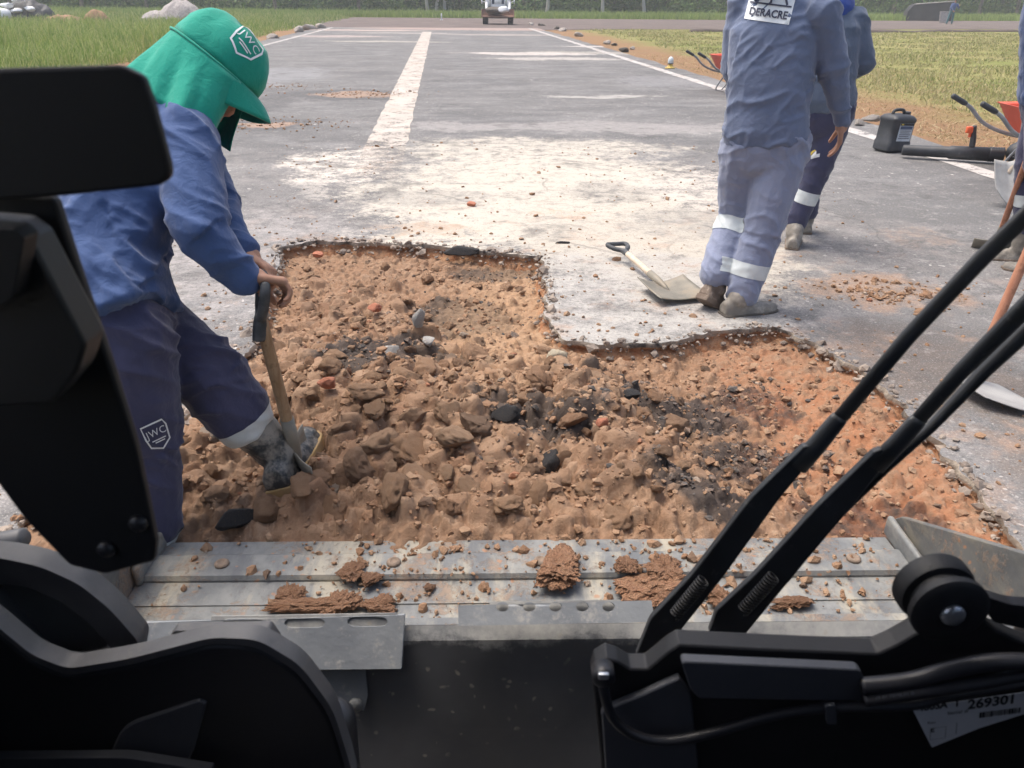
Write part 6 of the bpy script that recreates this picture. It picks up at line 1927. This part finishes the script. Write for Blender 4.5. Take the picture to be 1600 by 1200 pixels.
boot('boot', Vector((G(1150, 490).x, G(1150, 490).y, 0.097)), Vector((0.95, 0.30, 0.0)), Zup, m_bootd, m_soled, w2, J['anR'], 1.05)
boot('boot', A2(1122, 445, -0.02) - Zup * 0.0, Vector((0.62, 0.45, -0.55)), Vector((0.35, 0.35, 1)), m_bootb, m_bootb, w2, J['anL'], 1.0)
bm = bmesh.new(); head_c = J['head']
ellipsoid(bm, head_c + Zup * 0.035 - fwd2 * 0.012, (rt2, fwd2, Zup), (0.084, 0.102, 0.092), 20)
hair = link('hair', remesh(bm, 0.008, 3), m_hair); wpar(hair, w2)
wrect = bmesh.new()
wv = [wrect.verts.new(p) for p in ((-.5, -.42, 0), (.5, -.42, 0), (.5, .50, 0), (-.5, .50, 0))]; wrect.faces.new(wv)
dx_, dz_ = A2(1262, 8, -0.12) - A2(1170, 8, 0.04), Zup
ux = Vector((0.93, -0.36, 0)).normalized() * 0.265; uy = (Zup * 1.0 + Vector((0.02, 0.03, 0))).normalized() * 0.265
lc = A2(1206, -2, -0.16)
ux = (CR * 0.99 - CU * 0.12).normalized() * 0.19
uy = (CU * 0.97 + CR * 0.25).normalized() * 0.235
pr = decal('back_print', bm_mesh(wrect), [s2], lc, ux, uy, lc - CO, m_logo, s2, 0.004)
mk = join2d([(text_mesh('DERACRE', 0.195, True), (0.0, -0.27), 1, 0), (stroke_mesh([([(-0.46, -0.10), (0.46, -0.10)], False)], 0.03), (0, 0), 1, 0),
             (stroke_mesh([([(-0.36, -0.08), (-0.06, 0.46)], False), ([(0.36, -0.08), (0.06, 0.46)], False), ([(0, -0.08), (0, 0.06)], False), ([(0, 0.18), (0, 0.34)], False), ([(-0.46, 0.02), (-0.25, 0.2)], False), ([(0.46, 0.46), (0.3, 0.34)], False)], 0.045), (0, 0), 1, 0)])
decal('back_lettering', mk, [s2], lc, ux, uy, lc - CO, m_logod, s2, 0.0075)

# ---------------- worker 3: beyond worker 2
Y3 = 4.70
def A3(x, y, dy=0.0): return AY(x, y, Y3 + dy)
fwd3 = Vector((0.15, 0.98, 0)).normalized(); rt3 = fwd3.cross(Zup)
J = dict(pelvis=A3(1284, 165), mid=A3(1288, 85), neck=A3(1298, 5, 0.05))
J['hipR'] = J['pelvis'] + rt3 * 0.09 - Zup * 0.05; J['hipL'] = J['pelvis'] - rt3 * 0.09 - Zup * 0.05
J['shR'] = A3(1336, 32, 0.0); J['shL'] = A3(1250, 28, 0.06)
J['elR'], J['wrR'] = A3(1350, 100, 0.0), A3(1312, 122, 0.22)
J['elL'], J['wrL'] = A3(1240, 100, 0.06), A3(1262, 130, 0.26)
J['knR'], J['anR'] = A3(1275, 270, -0.02), A3(1243, 345, 0.0)
J['knL'], J['anL'] = A3(1262, 262, 0.22), A3(1262, 330, 0.30)
J['head'], J['hfwd'], J['hup'] = J['neck'] + Vector((0.02, 0.05, 0.15)), fwd3, Zup
w3, b3, s3, t3 = person(J, 'worker in slate blue shirt half hidden behind the walking worker', m_shirt3, m_trous3, 0.011, shk=0.96, trk=0.98, leg_r=(.100, .082, .080, .072))
limb_band('reflective_band', J['knR'], J['anR'], 0.36, 0.60, t3, m_band)
boot('boot', Vector((G(1238, 386).x, G(1238, 386).y, 0.095)), Vector((0.35, 0.9, 0)), Zup, m_bootd, m_bootb, w3, J['anR'], 1.0)
boot('boot', Vector((J['anL'].x, J['anL'].y, 0.095)), fwd3, Zup, m_bootd, m_bootb, w3, J['anL'], 1.0)
bm = bmesh.new()
ellipsoid(bm, J['head'] + Zup * 0.015 - fwd3 * 0.01, (rt3, fwd3, Zup), (0.10, 0.118, 0.13), 20)
capsule(bm, J['head'] - Zup * 0.06, J['neck'] - Zup * 0.02 - fwd3 * 0.02, 0.10, 0.125, 18)
hood = link('hood', remesh(bm, 0.008, 4), m_bluehood); wpar(hood, w3)
yl = join2d([(stroke_mesh([([(-0.5, -0.3), (-0.2, 0.2), (-0.05, 0.3)], False)], 0.14), (0, 0), 1, 0)])
decal('trouser_logo', yl, [t3], A3(1275, 240, -0.15), CR * 0.09, CU * 0.06, CF, m_logoy, t3, 0.004)
wh = join2d([(stroke_mesh([([(0.0, 0.12), (0.5, 0.14)], False)], 0.3), (0, 0), 1, 0)])
decal('trouser_logo', wh, [t3], A3(1275, 240, -0.15), CR * 0.09, CU * 0.06, CF, m_logo, t3, 0.004)

# ---------------- worker 4: at the right edge of the view
g4_ = G(1600, 408)
Y4 = g4_.y
def A4(x, y, dy=0.0): return AY(x, y, Y4 + dy)
fwd4 = Vector((-0.75, 0.45, 0)).normalized(); rt4 = fwd4.cross(Zup)
J = dict(pelvis=A4(1640, 150), mid=A4(1640, 60), neck=A4(1640, -40))
J['hipR'] = J['pelvis'] + rt4 * 0.09 - Zup * 0.05; J['hipL'] = J['pelvis'] - rt4 * 0.09 - Zup * 0.05
J['shR'] = J['neck'] + rt4 * 0.19 - Zup * 0.05; J['shL'] = J['neck'] - rt4 * 0.19 - Zup * 0.05
J['elR'], J['wrR'] = J['shR'] + Vector((0.08, 0.02, -0.29)), J['shR'] + Vector((0.20, 0.12, -0.50))
J['elL'], J['wrL'] = J['shL'] + Vector((0.10, -0.02, -0.29)), J['shL'] + Vector((0.26, 0.04, -0.50))
J['knR'], J['anR'] = A4(1612, 265, 0.03), A4(1606, 350, 0.02)
J['knL'], J['anL'] = A4(1628, 262, -0.14), A4(1650, 362, -0.20)
J['head'], J['hfwd'], J['hup'] = J['neck'] + Vector((-0.02, 0.03, 0.15)), fwd4, Zup
w4, b4, s4, t4 = person(J, 'worker at the right edge, only navy trouser leg and boot in view', m_shirt1, m_trous1, 0.012, shk=0.98, leg_r=(.104, .086, .084, .076))
boot('boot', Vector((J['anR'].x, J['anR'].y, 0.095)), Vector((-0.8, 0.2, 0)), Zup, m_bootd, m_bootb, w4, J['anR'], 1.0)
boot('boot', Vector((J['anL'].x, J['anL'].y, 0.095)), Vector((-0.8, 0.2, 0)), Zup, m_bootd, m_bootb, w4, J['anL'], 1.0)
bm = bmesh.new(); ellipsoid(bm, J['head'] + Zup * 0.035, (rt4, fwd4, Zup), (0.086, 0.104, 0.092), 16); wpar(link('hair', remesh(bm, 0.009, 2), m_hair), w4)
limb_band('reflective_band', J['knR'], J['anR'], 0.40, 0.62, t4, m_band)

# ---------------- worker 5: far away by the black shelter
gp = G(1483, 38, 0); k = 1.0
def F5(x, z, y=0.0): return Vector((gp.x + x, gp.y + y, z - 0.02))
J = dict(pelvis=F5(0, .95), mid=F5(0.02, 1.18), neck=F5(0.10, 1.43), hipR=F5(-.10, .90), hipL=F5(.10, .90), shR=F5(-.10, 1.38), shL=F5(.28, 1.36), elR=F5(-.22, 1.12, -.08), elL=F5(.42, 1.10), wrR=F5(-.08, .95, -.22), wrL=F5(.32, 1.26, -.22),
         knR=F5(-.16, .48), knL=F5(.16, .48), anR=F5(-.22, .09), anL=F5(.17, .09), head=F5(0.08, 1.60), hfwd=Vector((-0.5, -0.8, 0)).normalized(), hup=Zup)
m_teal = cloth('teal_trousers', (0.06, 0.15, 0.17), (0.08, 0.19, 0.20))
w5, b5, s5, t5 = person(J, 'far man in blue shirt standing by the black shelter', m_shirt1, m_teal, 0.03)
for q in 'LR': boot('boot', Vector((J['an' + q].x, J['an' + q].y, 0.07)), Vector((-0.4, -0.9, 0)), Zup, m_bootb, m_bootb, w5, J['an' + q], 1.0)
bm = bmesh.new(); ellipsoid(bm, J['head'] + Zup * 0.035, (Vector((1, 0, 0)), Vector((0, 1, 0)), Zup), (0.09, 0.10, 0.09), 12); wpar(link('hair', bm_mesh(bm), m_hair), w5)
# ================================================================== TOOLS
def wood_mat(name, a, b):
    n = N(name)
    co = n.mapping(scale=(6, 6, 1.2))
    col = n.mix(n.rng(n.noise(9, 6, 0.65, co=co), 0.3, 0.7), a, b)
    col = n.mix(n.mul(n.rng(n.noise(30, 5), 0.55, 0.7), 0.5), col, tuple(x * 0.45 for x in a))
    return n.done(col, 0.7, 0, n.bump(n.noise(40, 4, co=co), 0.3, 0.002), 0.3)
m_wood1 = wood_mat('muddy_wood', (0.28, 0.165, 0.085), (0.42, 0.28, 0.165))
m_wood2 = wood_mat('pale_wood', (0.55, 0.44, 0.33), (0.66, 0.56, 0.45))
m_wood3 = wood_mat('reddish_wood', (0.42, 0.185, 0.11), (0.52, 0.26, 0.165))
m_blade = simple('dirty_steel_blade', (0.17, 0.155, 0.125), (0.26, 0.235, 0.19), 8, 0.6, 0.4, 60, metal=0.2, dust=(0.28, 0.235, 0.175), damt=0.45, dscale=9)
m_cem = simple('cement_dust', (0.27, 0.262, 0.255), (0.36, 0.35, 0.335), 10, 0.9, 0.4, 60, dust=(0.30, 0.20, 0.15), damt=0.2, dscale=9)
m_grip = simple('worn_black_grip', (0.035, 0.038, 0.042), (0.08, 0.083, 0.088), 30, 0.6, 0.3, 80, dust=(0.2, 0.17, 0.14), damt=0.2, dscale=20)
m_red = simple('red_tray_paint', (0.58, 0.075, 0.035), (0.66, 0.11, 0.06), 5, 0.55, 0.2, 30, dust=(0.45, 0.28, 0.2), damt=0.15)
m_tubeg = simple('grey_tube', (0.22, 0.225, 0.235), (0.32, 0.325, 0.33), 8, 0.5, 0.2, 60, metal=0.3)
m_orange = simple('orange_plastic', (0.72, 0.13, 0.05), None, 30, 0.45, 0.0)
m_dusty_black = simple('dusty_black_plastic', (0.028, 0.030, 0.034), (0.05, 0.053, 0.06), 7, 0.55, 0.2, 60, dust=(0.14, 0.14, 0.145), damt=0.15, dscale=7)
m_labelp = simple('grey_sticker', (0.48, 0.54, 0.60), (0.62, 0.67, 0.72), 5, 0.5, 0.0)

def d_handle(parent, top, d, side, mat, w=0.06, h=0.11, r=0.013):
    """D-shaped grip at the end of a shaft: socket, two cheeks, cross bar"""
    top, d, side = Vector(top), Vector(d).normalized(), Vector(side).normalized()
    bm = bmesh.new()
    e = top + d * h
    tube(bm, [top - d * 0.06, top - d * 0.01, top + d * 0.01], [r * 1.35, r * 1.45, r * 1.2], 14)
    for q in (-1, 1): tube(bm, smooth_path([top, top + d * h * 0.35 + side * q * w * 0.7, top + d * h * 0.8 + side * q * w, e + side * q * w * 0.9], 5), [r * 1.1] * 15 + [r * 0.9], 10)
    tube(bm, [e - side * w, e + side * w], r * 1.05, 12)
    return link('grip', remesh(bm, 0.005, 4), mat)
def blade_mesh(o, d, side, nrm, L, w0, w1, curve, point=0.0, thick=0.004, n=12, m=8):
    """dished blade from socket end o along d; half widths w0 (shoulder) to w1 (tip)"""
    o, d, side, nrm = [Vector(v) for v in (o, d, side, nrm)]
    bm = bmesh.new()
    V = []
    for j in range(n + 1):
        t = j / n
        row = []
        for i in range(-m, m + 1):
            u = i / m
            w = (w0 + (w1 - w0) * t)
            ext = 1.0 - point * (abs(u) ** 1.6) * (t ** 2)
            p = o + d * (L * t * ext) + side * (w * u * (1 - 0.55 * point * max(0, t - 0.6) * 0.5))
            p += nrm * (0.035 * (u * u) * (1 - 0.5 * t) + curve * (t * t) - 0.018 * math.exp(-(u / 0.16) ** 2) * (1 - t) ** 2)
            row.append(bm.verts.new(p))
        V.append(row)
    for j in range(n):
        for i in range(2 * m): bm.faces.new((V[j][i], V[j][i + 1], V[j + 1][i + 1], V[j + 1][i]))
    return bm_mesh(bm)
def shovel(label, tip_o, d, side, nrm, shaft_len, L, w0, w1, mats, curve=0.02, point=0.0, grip=True, shaft_r=0.017, gdir=None, bdir=None):
    """d: from grip to blade; tip_o: where shaft meets the blade"""
    d = Vector(d).normalized(); side = Vector(side); side = (side - d * side.dot(d)).normalized(); nrm = Vector(nrm); nrm = (nrm - d * nrm.dot(d) - side * nrm.dot(side)).normalized()
    root = empty('shovel', tip_o)
    tag(root, label, 'shovel')
    a = Vector(tip_o) - d * shaft_len
    bm = bmesh.new(); tube(bm, smooth_path([a, Vector(tip_o) - d * shaft_len * 0.5, Vector(tip_o) - d * 0.1, Vector(tip_o) + d * 0.01 - nrm * 0.0], 6), shaft_r, 14); wpar(link('shaft', bm_mesh(bm), mats[0]), root)
    bm = bmesh.new(); tube(bm, [Vector(tip_o) - d * 0.11, Vector(tip_o) - d * 0.02, Vector(tip_o) + d * 0.06 - nrm * 0.004, Vector(tip_o) + d * 0.12 - nrm * 0.006], [shaft_r * 1.18, shaft_r * 1.2, shaft_r * 0.95, shaft_r * 0.3], 14); wpar(link('socket', bm_mesh(bm), mats[1]), root)
    me = blade_mesh(Vector(tip_o), d if bdir is None else Vector(bdir).normalized(), side, nrm, L, w0, w1, curve, point)
    o = link('blade', me, mats[1]); s = o.modifiers.new('t', 'SOLIDIFY'); s.thickness = 0.004; s.offset = 0; wpar(o, root)
    if grip: wpar(d_handle(root, a, -d if gdir is None else gdir, side, mats[2]), root)
    return root
# shovel of the stooping worker, stuck in the earth
tip = C(460, 700, 2.26); topp = C(407, 498, 2.00)
sd_ = (tip - topp).normalized()
shovel('shovel with muddy wooden shaft held by the stooping worker', tip, sd_, CR * 0.25 - CF * 0.95, CR * 1.0 + CU * 0.3, (tip - topp).length, 0.33, 0.105, 0.115, (m_wood1, m_blade, m_grip), 0.11, 0.25, gdir=C(412, 430, 1.97) - topp)
# shovel lying on the pale dust
a, b = G(975, 392, 0.07), G(1030, 440, 0.03)
sd_ = (b - a).normalized()
shovel('shovel with pale shaft lying flat on the dust by the walking feet', b, sd_, Vector((0.85, 0.75, 0.0)), Zup, (b - a).length, 0.27, 0.135, 0.14, (m_wood2, m_blade, m_grip), 0.02, 0.0)
# two shovels at the right edge
a, b = AY(1625, 350, 2.75), G(1516, 600, 0.02) + Vector((0, 0, 0.02))
sd_ = (b - a).normalized()
shovel('shovel with reddish shaft and pointed blade behind the wiper arms', b, Vector((sd_.x, sd_.y, sd_.z)), Vector((0.9, 0.25, 0)), Vector((0.2, -0.5, 0.8)), (b - a).length + 0.25, 0.24, 0.10, 0.11, (m_wood3, m_cem, m_grip), 0.01, 0.45, bdir=(0.35, -0.93, -0.06))
a, b = AY(1600, 262, 4.35), G(1556, 385, 0.03) + Vector((0, 0, 0.04))
sd_ = (b - a).normalized()
shovel('shovel with reddish shaft standing by the boot at the right edge', b, sd_, Vector((0.95, -0.1, 0)), Vector((0, 0.8, 0.4)), (b - a).length + 0.35, 0.24, 0.12, 0.13, (m_wood3, m_blade, m_grip), 0.03, 0.1)
# rounded grey blade resting at the wheelbarrow
g = G(1578, 325, 0)
root = empty('spade', g); tag(root, 'dusty grey rounded spade standing against the right wheelbarrow', 'spade')
o = link('blade', blade_mesh(g + Vector((0.03, 0.22, 0.30)), Vector((-0.08, -0.55, -0.8)).normalized(), Vector((1, 0.1, 0)), Vector((0, -0.8, 0.55)), 0.37, 0.14, 0.13, 0.03, 0.35), m_cem)
s = o.modifiers.new('t', 'SOLIDIFY'); s.thickness = 0.005; wpar(o, root)
bm = bmesh.new(); tube(bm, [g + Vector((0.02, 0.17, 0.22)), g + Vector((0.16, 0.30, 0.36)), g + Vector((0.75, 0.62, 0.72))], 0.016, 12); wpar(link('shaft', bm_mesh(bm), m_wood2), root)

# ---- wheelbarrows
def wheelbarrow(label, loc, rz):
    root = empty('wheelbarrow', loc, rz)
    tag(root, label, 'wheelbarrow')
    bm = bmesh.new()
    def rr(x0, x1, w0, w1, z0, z1):
        return [Vector((x0, -w0, z0)), Vector((x1, -w1, z1)), Vector((x1, w1, z1)), Vector((x0, w0, z0))]
    def dens_(q, n=6): return [q[i].lerp(q[(i + 1) % 4], k / n) for i in range(4) for k in range(n)]
    secs = [rr(-.36, .44, .33, .25, .56, .60), rr(-.34, .42, .31, .235, .555, .59), rr(-.24, .22, .21, .17, .33, .30), rr(-.18, .15, .15, .12, .315, .285)]
    out = [rr(-.40, .48, .36, .28, .565, .605), rr(-.38, .455, .335, .255, .55, .59), rr(-.26, .24, .23, .19, .315, .285), rr(-.18, .15, .15, .12, .30, .27)]
    loft(bm, [dens_(q) for q in reversed(out)] + [dens_(q) for q in secs])
    bmesh.ops.recalc_face_normals(bm, faces=bm.faces)
    t = link('tray', bm_mesh(bm), m_red, root); sharp(t, 30)
    for s in (-1, 1):
        bm = bmesh.new()
        pth = smooth_path([(.72, s * .06, .20), (.35, s * .14, .24), (-.2, s * .24, .29), (-.48, s * .29, .38), (-.64, s * .30, .52), (-.78, s * .30, .60)], 5)
        tube(bm, pth, 0.017, 10); h = link('handle', bm_mesh(bm), m_tubeg, root)
        bm = bmesh.new(); tube(bm, [(-.68, s * .30, .548), (-.70, s * .30, .556), (-.81, s * .30, .612), (-.82, s * .30, .617)], [.018, .023, .023, .018], 12); link('hand_grip', bm_mesh(bm), m_dusty_black, h)
        bm = bmesh.new(); tube(bm, smooth_path([(-.10, s * .22, .28), (-.20, s * .25, .12), (-.24, s * .26, .01), (-.14, s * .25, .01), (.02, s * .19, .26)], 4), 0.012, 8); link('leg', bm_mesh(bm), m_tubeg, root)
    wt = empty('wheel', (.70, 0, .19)); wt.parent = root
    bm = bmesh.new()
    loft(bm, [ring((0, w, 0), (1, 0, 0), (0, 0, 1), r, r, 28) for w, r in ((-.035, .12), (-.045, .155), (-.03, .182), (0, .19), (.03, .182), (.045, .155), (.035, .12))], cap=False); link('tyre', bm_mesh(bm), m_rubber, wt)
    bm = bmesh.new()
    loft(bm, [ring((0, w, 0), (1, 0, 0), (0, 0, 1), r, r, 20) for w, r in ((-.036, .125), (-.012, .10), (-.04, .03), (.04, .03), (.012, .10), (.036, .125))]); link('rim', bm_mesh(bm), m_tubeg, wt)
    return root
p = G(1128, 143, 0); wheelbarrow('orange red wheelbarrow beyond the edge line, half hidden by the walking worker', (p.x + 0.22, p.y, 0), 0.12)
p = AY(1500, 190, 7.1); wheelbarrow('red wheelbarrow at the right edge behind the blower', (p.x + 0.80, 6.98, 0), -0.10)

# ---- black jerrycan
p = G(1390, 236, 0)
jc = empty('jerrycan', (p.x, p.y, 0.0), math.radians(20)); tag(jc, 'black plastic jerrycan with pale label standing on the runway edge', 'jerrycan')
jc.rotation_euler = (0.02, 0.05, math.radians(20))
bm = bmesh.new(); W, D_, H_ = 0.145, 0.115, 0.36
def rsec(w, d, z, r=0.035, n=5):
    pts = []
    for cx, cy, a0 in ((1, 1, 0), (-1, 1, 90), (-1, -1, 180), (1, -1, 270)):
        for k in range(n + 1):
            a = math.radians(a0 + 90 * k / n); pts.append(Vector((cx * (w - r) + r * math.cos(a), cy * (d - r) + r * math.sin(a), z)))
    return pts
loft(bm, [rsec(W - .02, D_ - .02, 0), rsec(W, D_, .02), rsec(W, D_, .10), rsec(W - .006, D_ - .006, .11), rsec(W - .006, D_ - .006, .29), rsec(W, D_, .30), rsec(W, D_, .325), rsec(W - .02, D_ - .02, .35), rsec(W - .05, D_ - .05, .362)])
sharp(link('can_body', bm_mesh(bm), m_dusty_black, jc), 40)
bm = bmesh.new(); tube(bm, smooth_path([(-.09, 0, .355), (-.07, 0, .395), (.03, 0, .40), (.06, 0, .36)], 5), 0.016, 10); link('can_handle', bm_mesh(bm), m_dusty_black, jc)
bm = bmesh.new(); loft(bm, [ring((.10, 0, z), (1, 0, 0), (0, 1, 0), r, r, 16) for z, r in ((.35, .030), (.385, .030), (.388, .026))]); link('cap', bm_mesh(bm), m_dusty_black, jc)
bm = bmesh.new(); box(bm, (0.02, -D_ + 0.004, .20), (.17, .004, .17)); stk = link('sticker', bm_mesh(bm), m_labelp, jc, False)
for (z, h_, mm, w_, x_) in ((.275, .018, m_ink, .17, .02), (.245, .03, simple('sticker_blue', (0.06, 0.09, 0.16), None, 30, 0.5, 0.0), .15, .02), (.2765, .012, m_logoy, .03, -.04)):
    bm = bmesh.new(); box(bm, (x_, -D_ + 0.0005 - (0.001 if mm is m_logoy else 0), z), (w_, .0025, h_)); link('sticker_band', bm_mesh(bm), mm, stk, False)
for k in range(5):
    bm = bmesh.new(); box(bm, (0.02 - 0.005 * (k % 2), -D_ + 0.0008, .215 - k * 0.018), (.14 - .02 * (k % 2), .002, .005)); link('sticker_line', bm_mesh(bm), m_ink, stk, False)

# ---- leaf blower lying on the edge line
pa, pb = AY(1408, 243, 7.75), AY(1568, 258, 7.45)
bl = empty('leaf_blower', (pa.x, pa.y, 0)); tag(bl, 'black leaf blower lying on the white line beside the jerrycan', 'leaf blower')
za = 0.075
A_, B_ = Vector((pa.x, pa.y, za)), Vector((pb.x, pb.y, za + 0.01))
d = (B_ - A_)
bm = bmesh.new(); tube(bm, [A_ + d * t for t in (0, .02, .45, .47, .5, .85)], [.045, .050, .054, .062, .062, .064], 20); wpar(link('blower_tube', bm_mesh(bm), m_dusty_black), bl)
bm = bmesh.new(); tube(bm, [A_ + d * (0.83 + 0.012 * k) for k in range(13)], [.070 if k % 2 else .062 for k in range(13)], 20); wpar(link('bellows', bm_mesh(bm), m_black2), bl)
hb = A_ + d * 0.66 + Zup * 0.05
bm = bmesh.new(); tube(bm, smooth_path([hb, hb + Vector((-0.01, 0, .10)), hb + Vector((-.03, 0, .20))], 4), [.026] * 5 + [.022] * 4, 12); hg = link('control_grip', bm_mesh(bm), m_dusty_black); wpar(hg, bl)
bm = bmesh.new(); box(bm, hb + Vector((-.065, 0, .165)), (.06, .035, .06)); box(bm, hb + Vector((-.05, 0, .12)), (.025, .02, .05)); o = bevel(link('trigger', bm_mesh(bm), m_orange), .008); o.parent = hg
E_ = B_ + Vector((0.10, 0, 0.02))
bm = bmesh.new(); capsule(bm, E_, E_ + Vector((0.26, 0.05, 0.06)), 0.10, 0.13, 20); wpar(link('engine_cover', bm_mesh(bm), m_dusty_black), bl)
bm = bmesh.new(); loft(bm, [ring(E_ + Vector((0.05, -0.10 - t, 0.05)), (1, 0, 0), (0, 0, 1), r, r, 20) for t, r in ((0, .07), (.03, .07), (.035, .055))]); wpar(link('starter_cover', bm_mesh(bm), m_logo), bl)
bm = bmesh.new(); tube(bm, smooth_path([E_ + Vector((-.02, -.06, .10)), E_ + Vector((-.10, -.10, .22)), E_ + Vector((-.04, -.10, .34)), E_ + Vector((.06, -.06, .36))], 6), 0.012, 8); wpar(link('strap', bm_mesh(bm), m_black2), bl)
bm = bmesh.new(); tube(bm, smooth_path([E_ + Vector((-.09, -.08, -.02)), E_ + Vector((-.02, -.16, -.05)), E_ + Vector((.06, -.12, .02)), E_ + Vector((.02, -.10, .10))], 6), 0.007, 8); wpar(link('throttle_cable', bm_mesh(bm), m_black2), bl)

# ================================================================== HAZE
mh = bpy.data.materials.new('thin_haze'); mh.use_nodes = True
mh.node_tree.nodes.remove(mh.node_tree.nodes['Principled BSDF'])
pv = mh.node_tree.nodes.new('ShaderNodeVolumePrincipled')
pv.inputs['Color'].default_value = (0.90, 0.93, 0.96, 1)
pv.inputs['Density'].default_value = 0.0015
mh.node_tree.links.new(pv.outputs[0], mh.node_tree.nodes['Material Output'].inputs['Volume'])
bm = bmesh.new(); box(bm, (0, 0, 6.0), (3100, 3100, 14.2))
tag(link('haze', bm_mesh(bm), mh, None, False), kind='stuff')
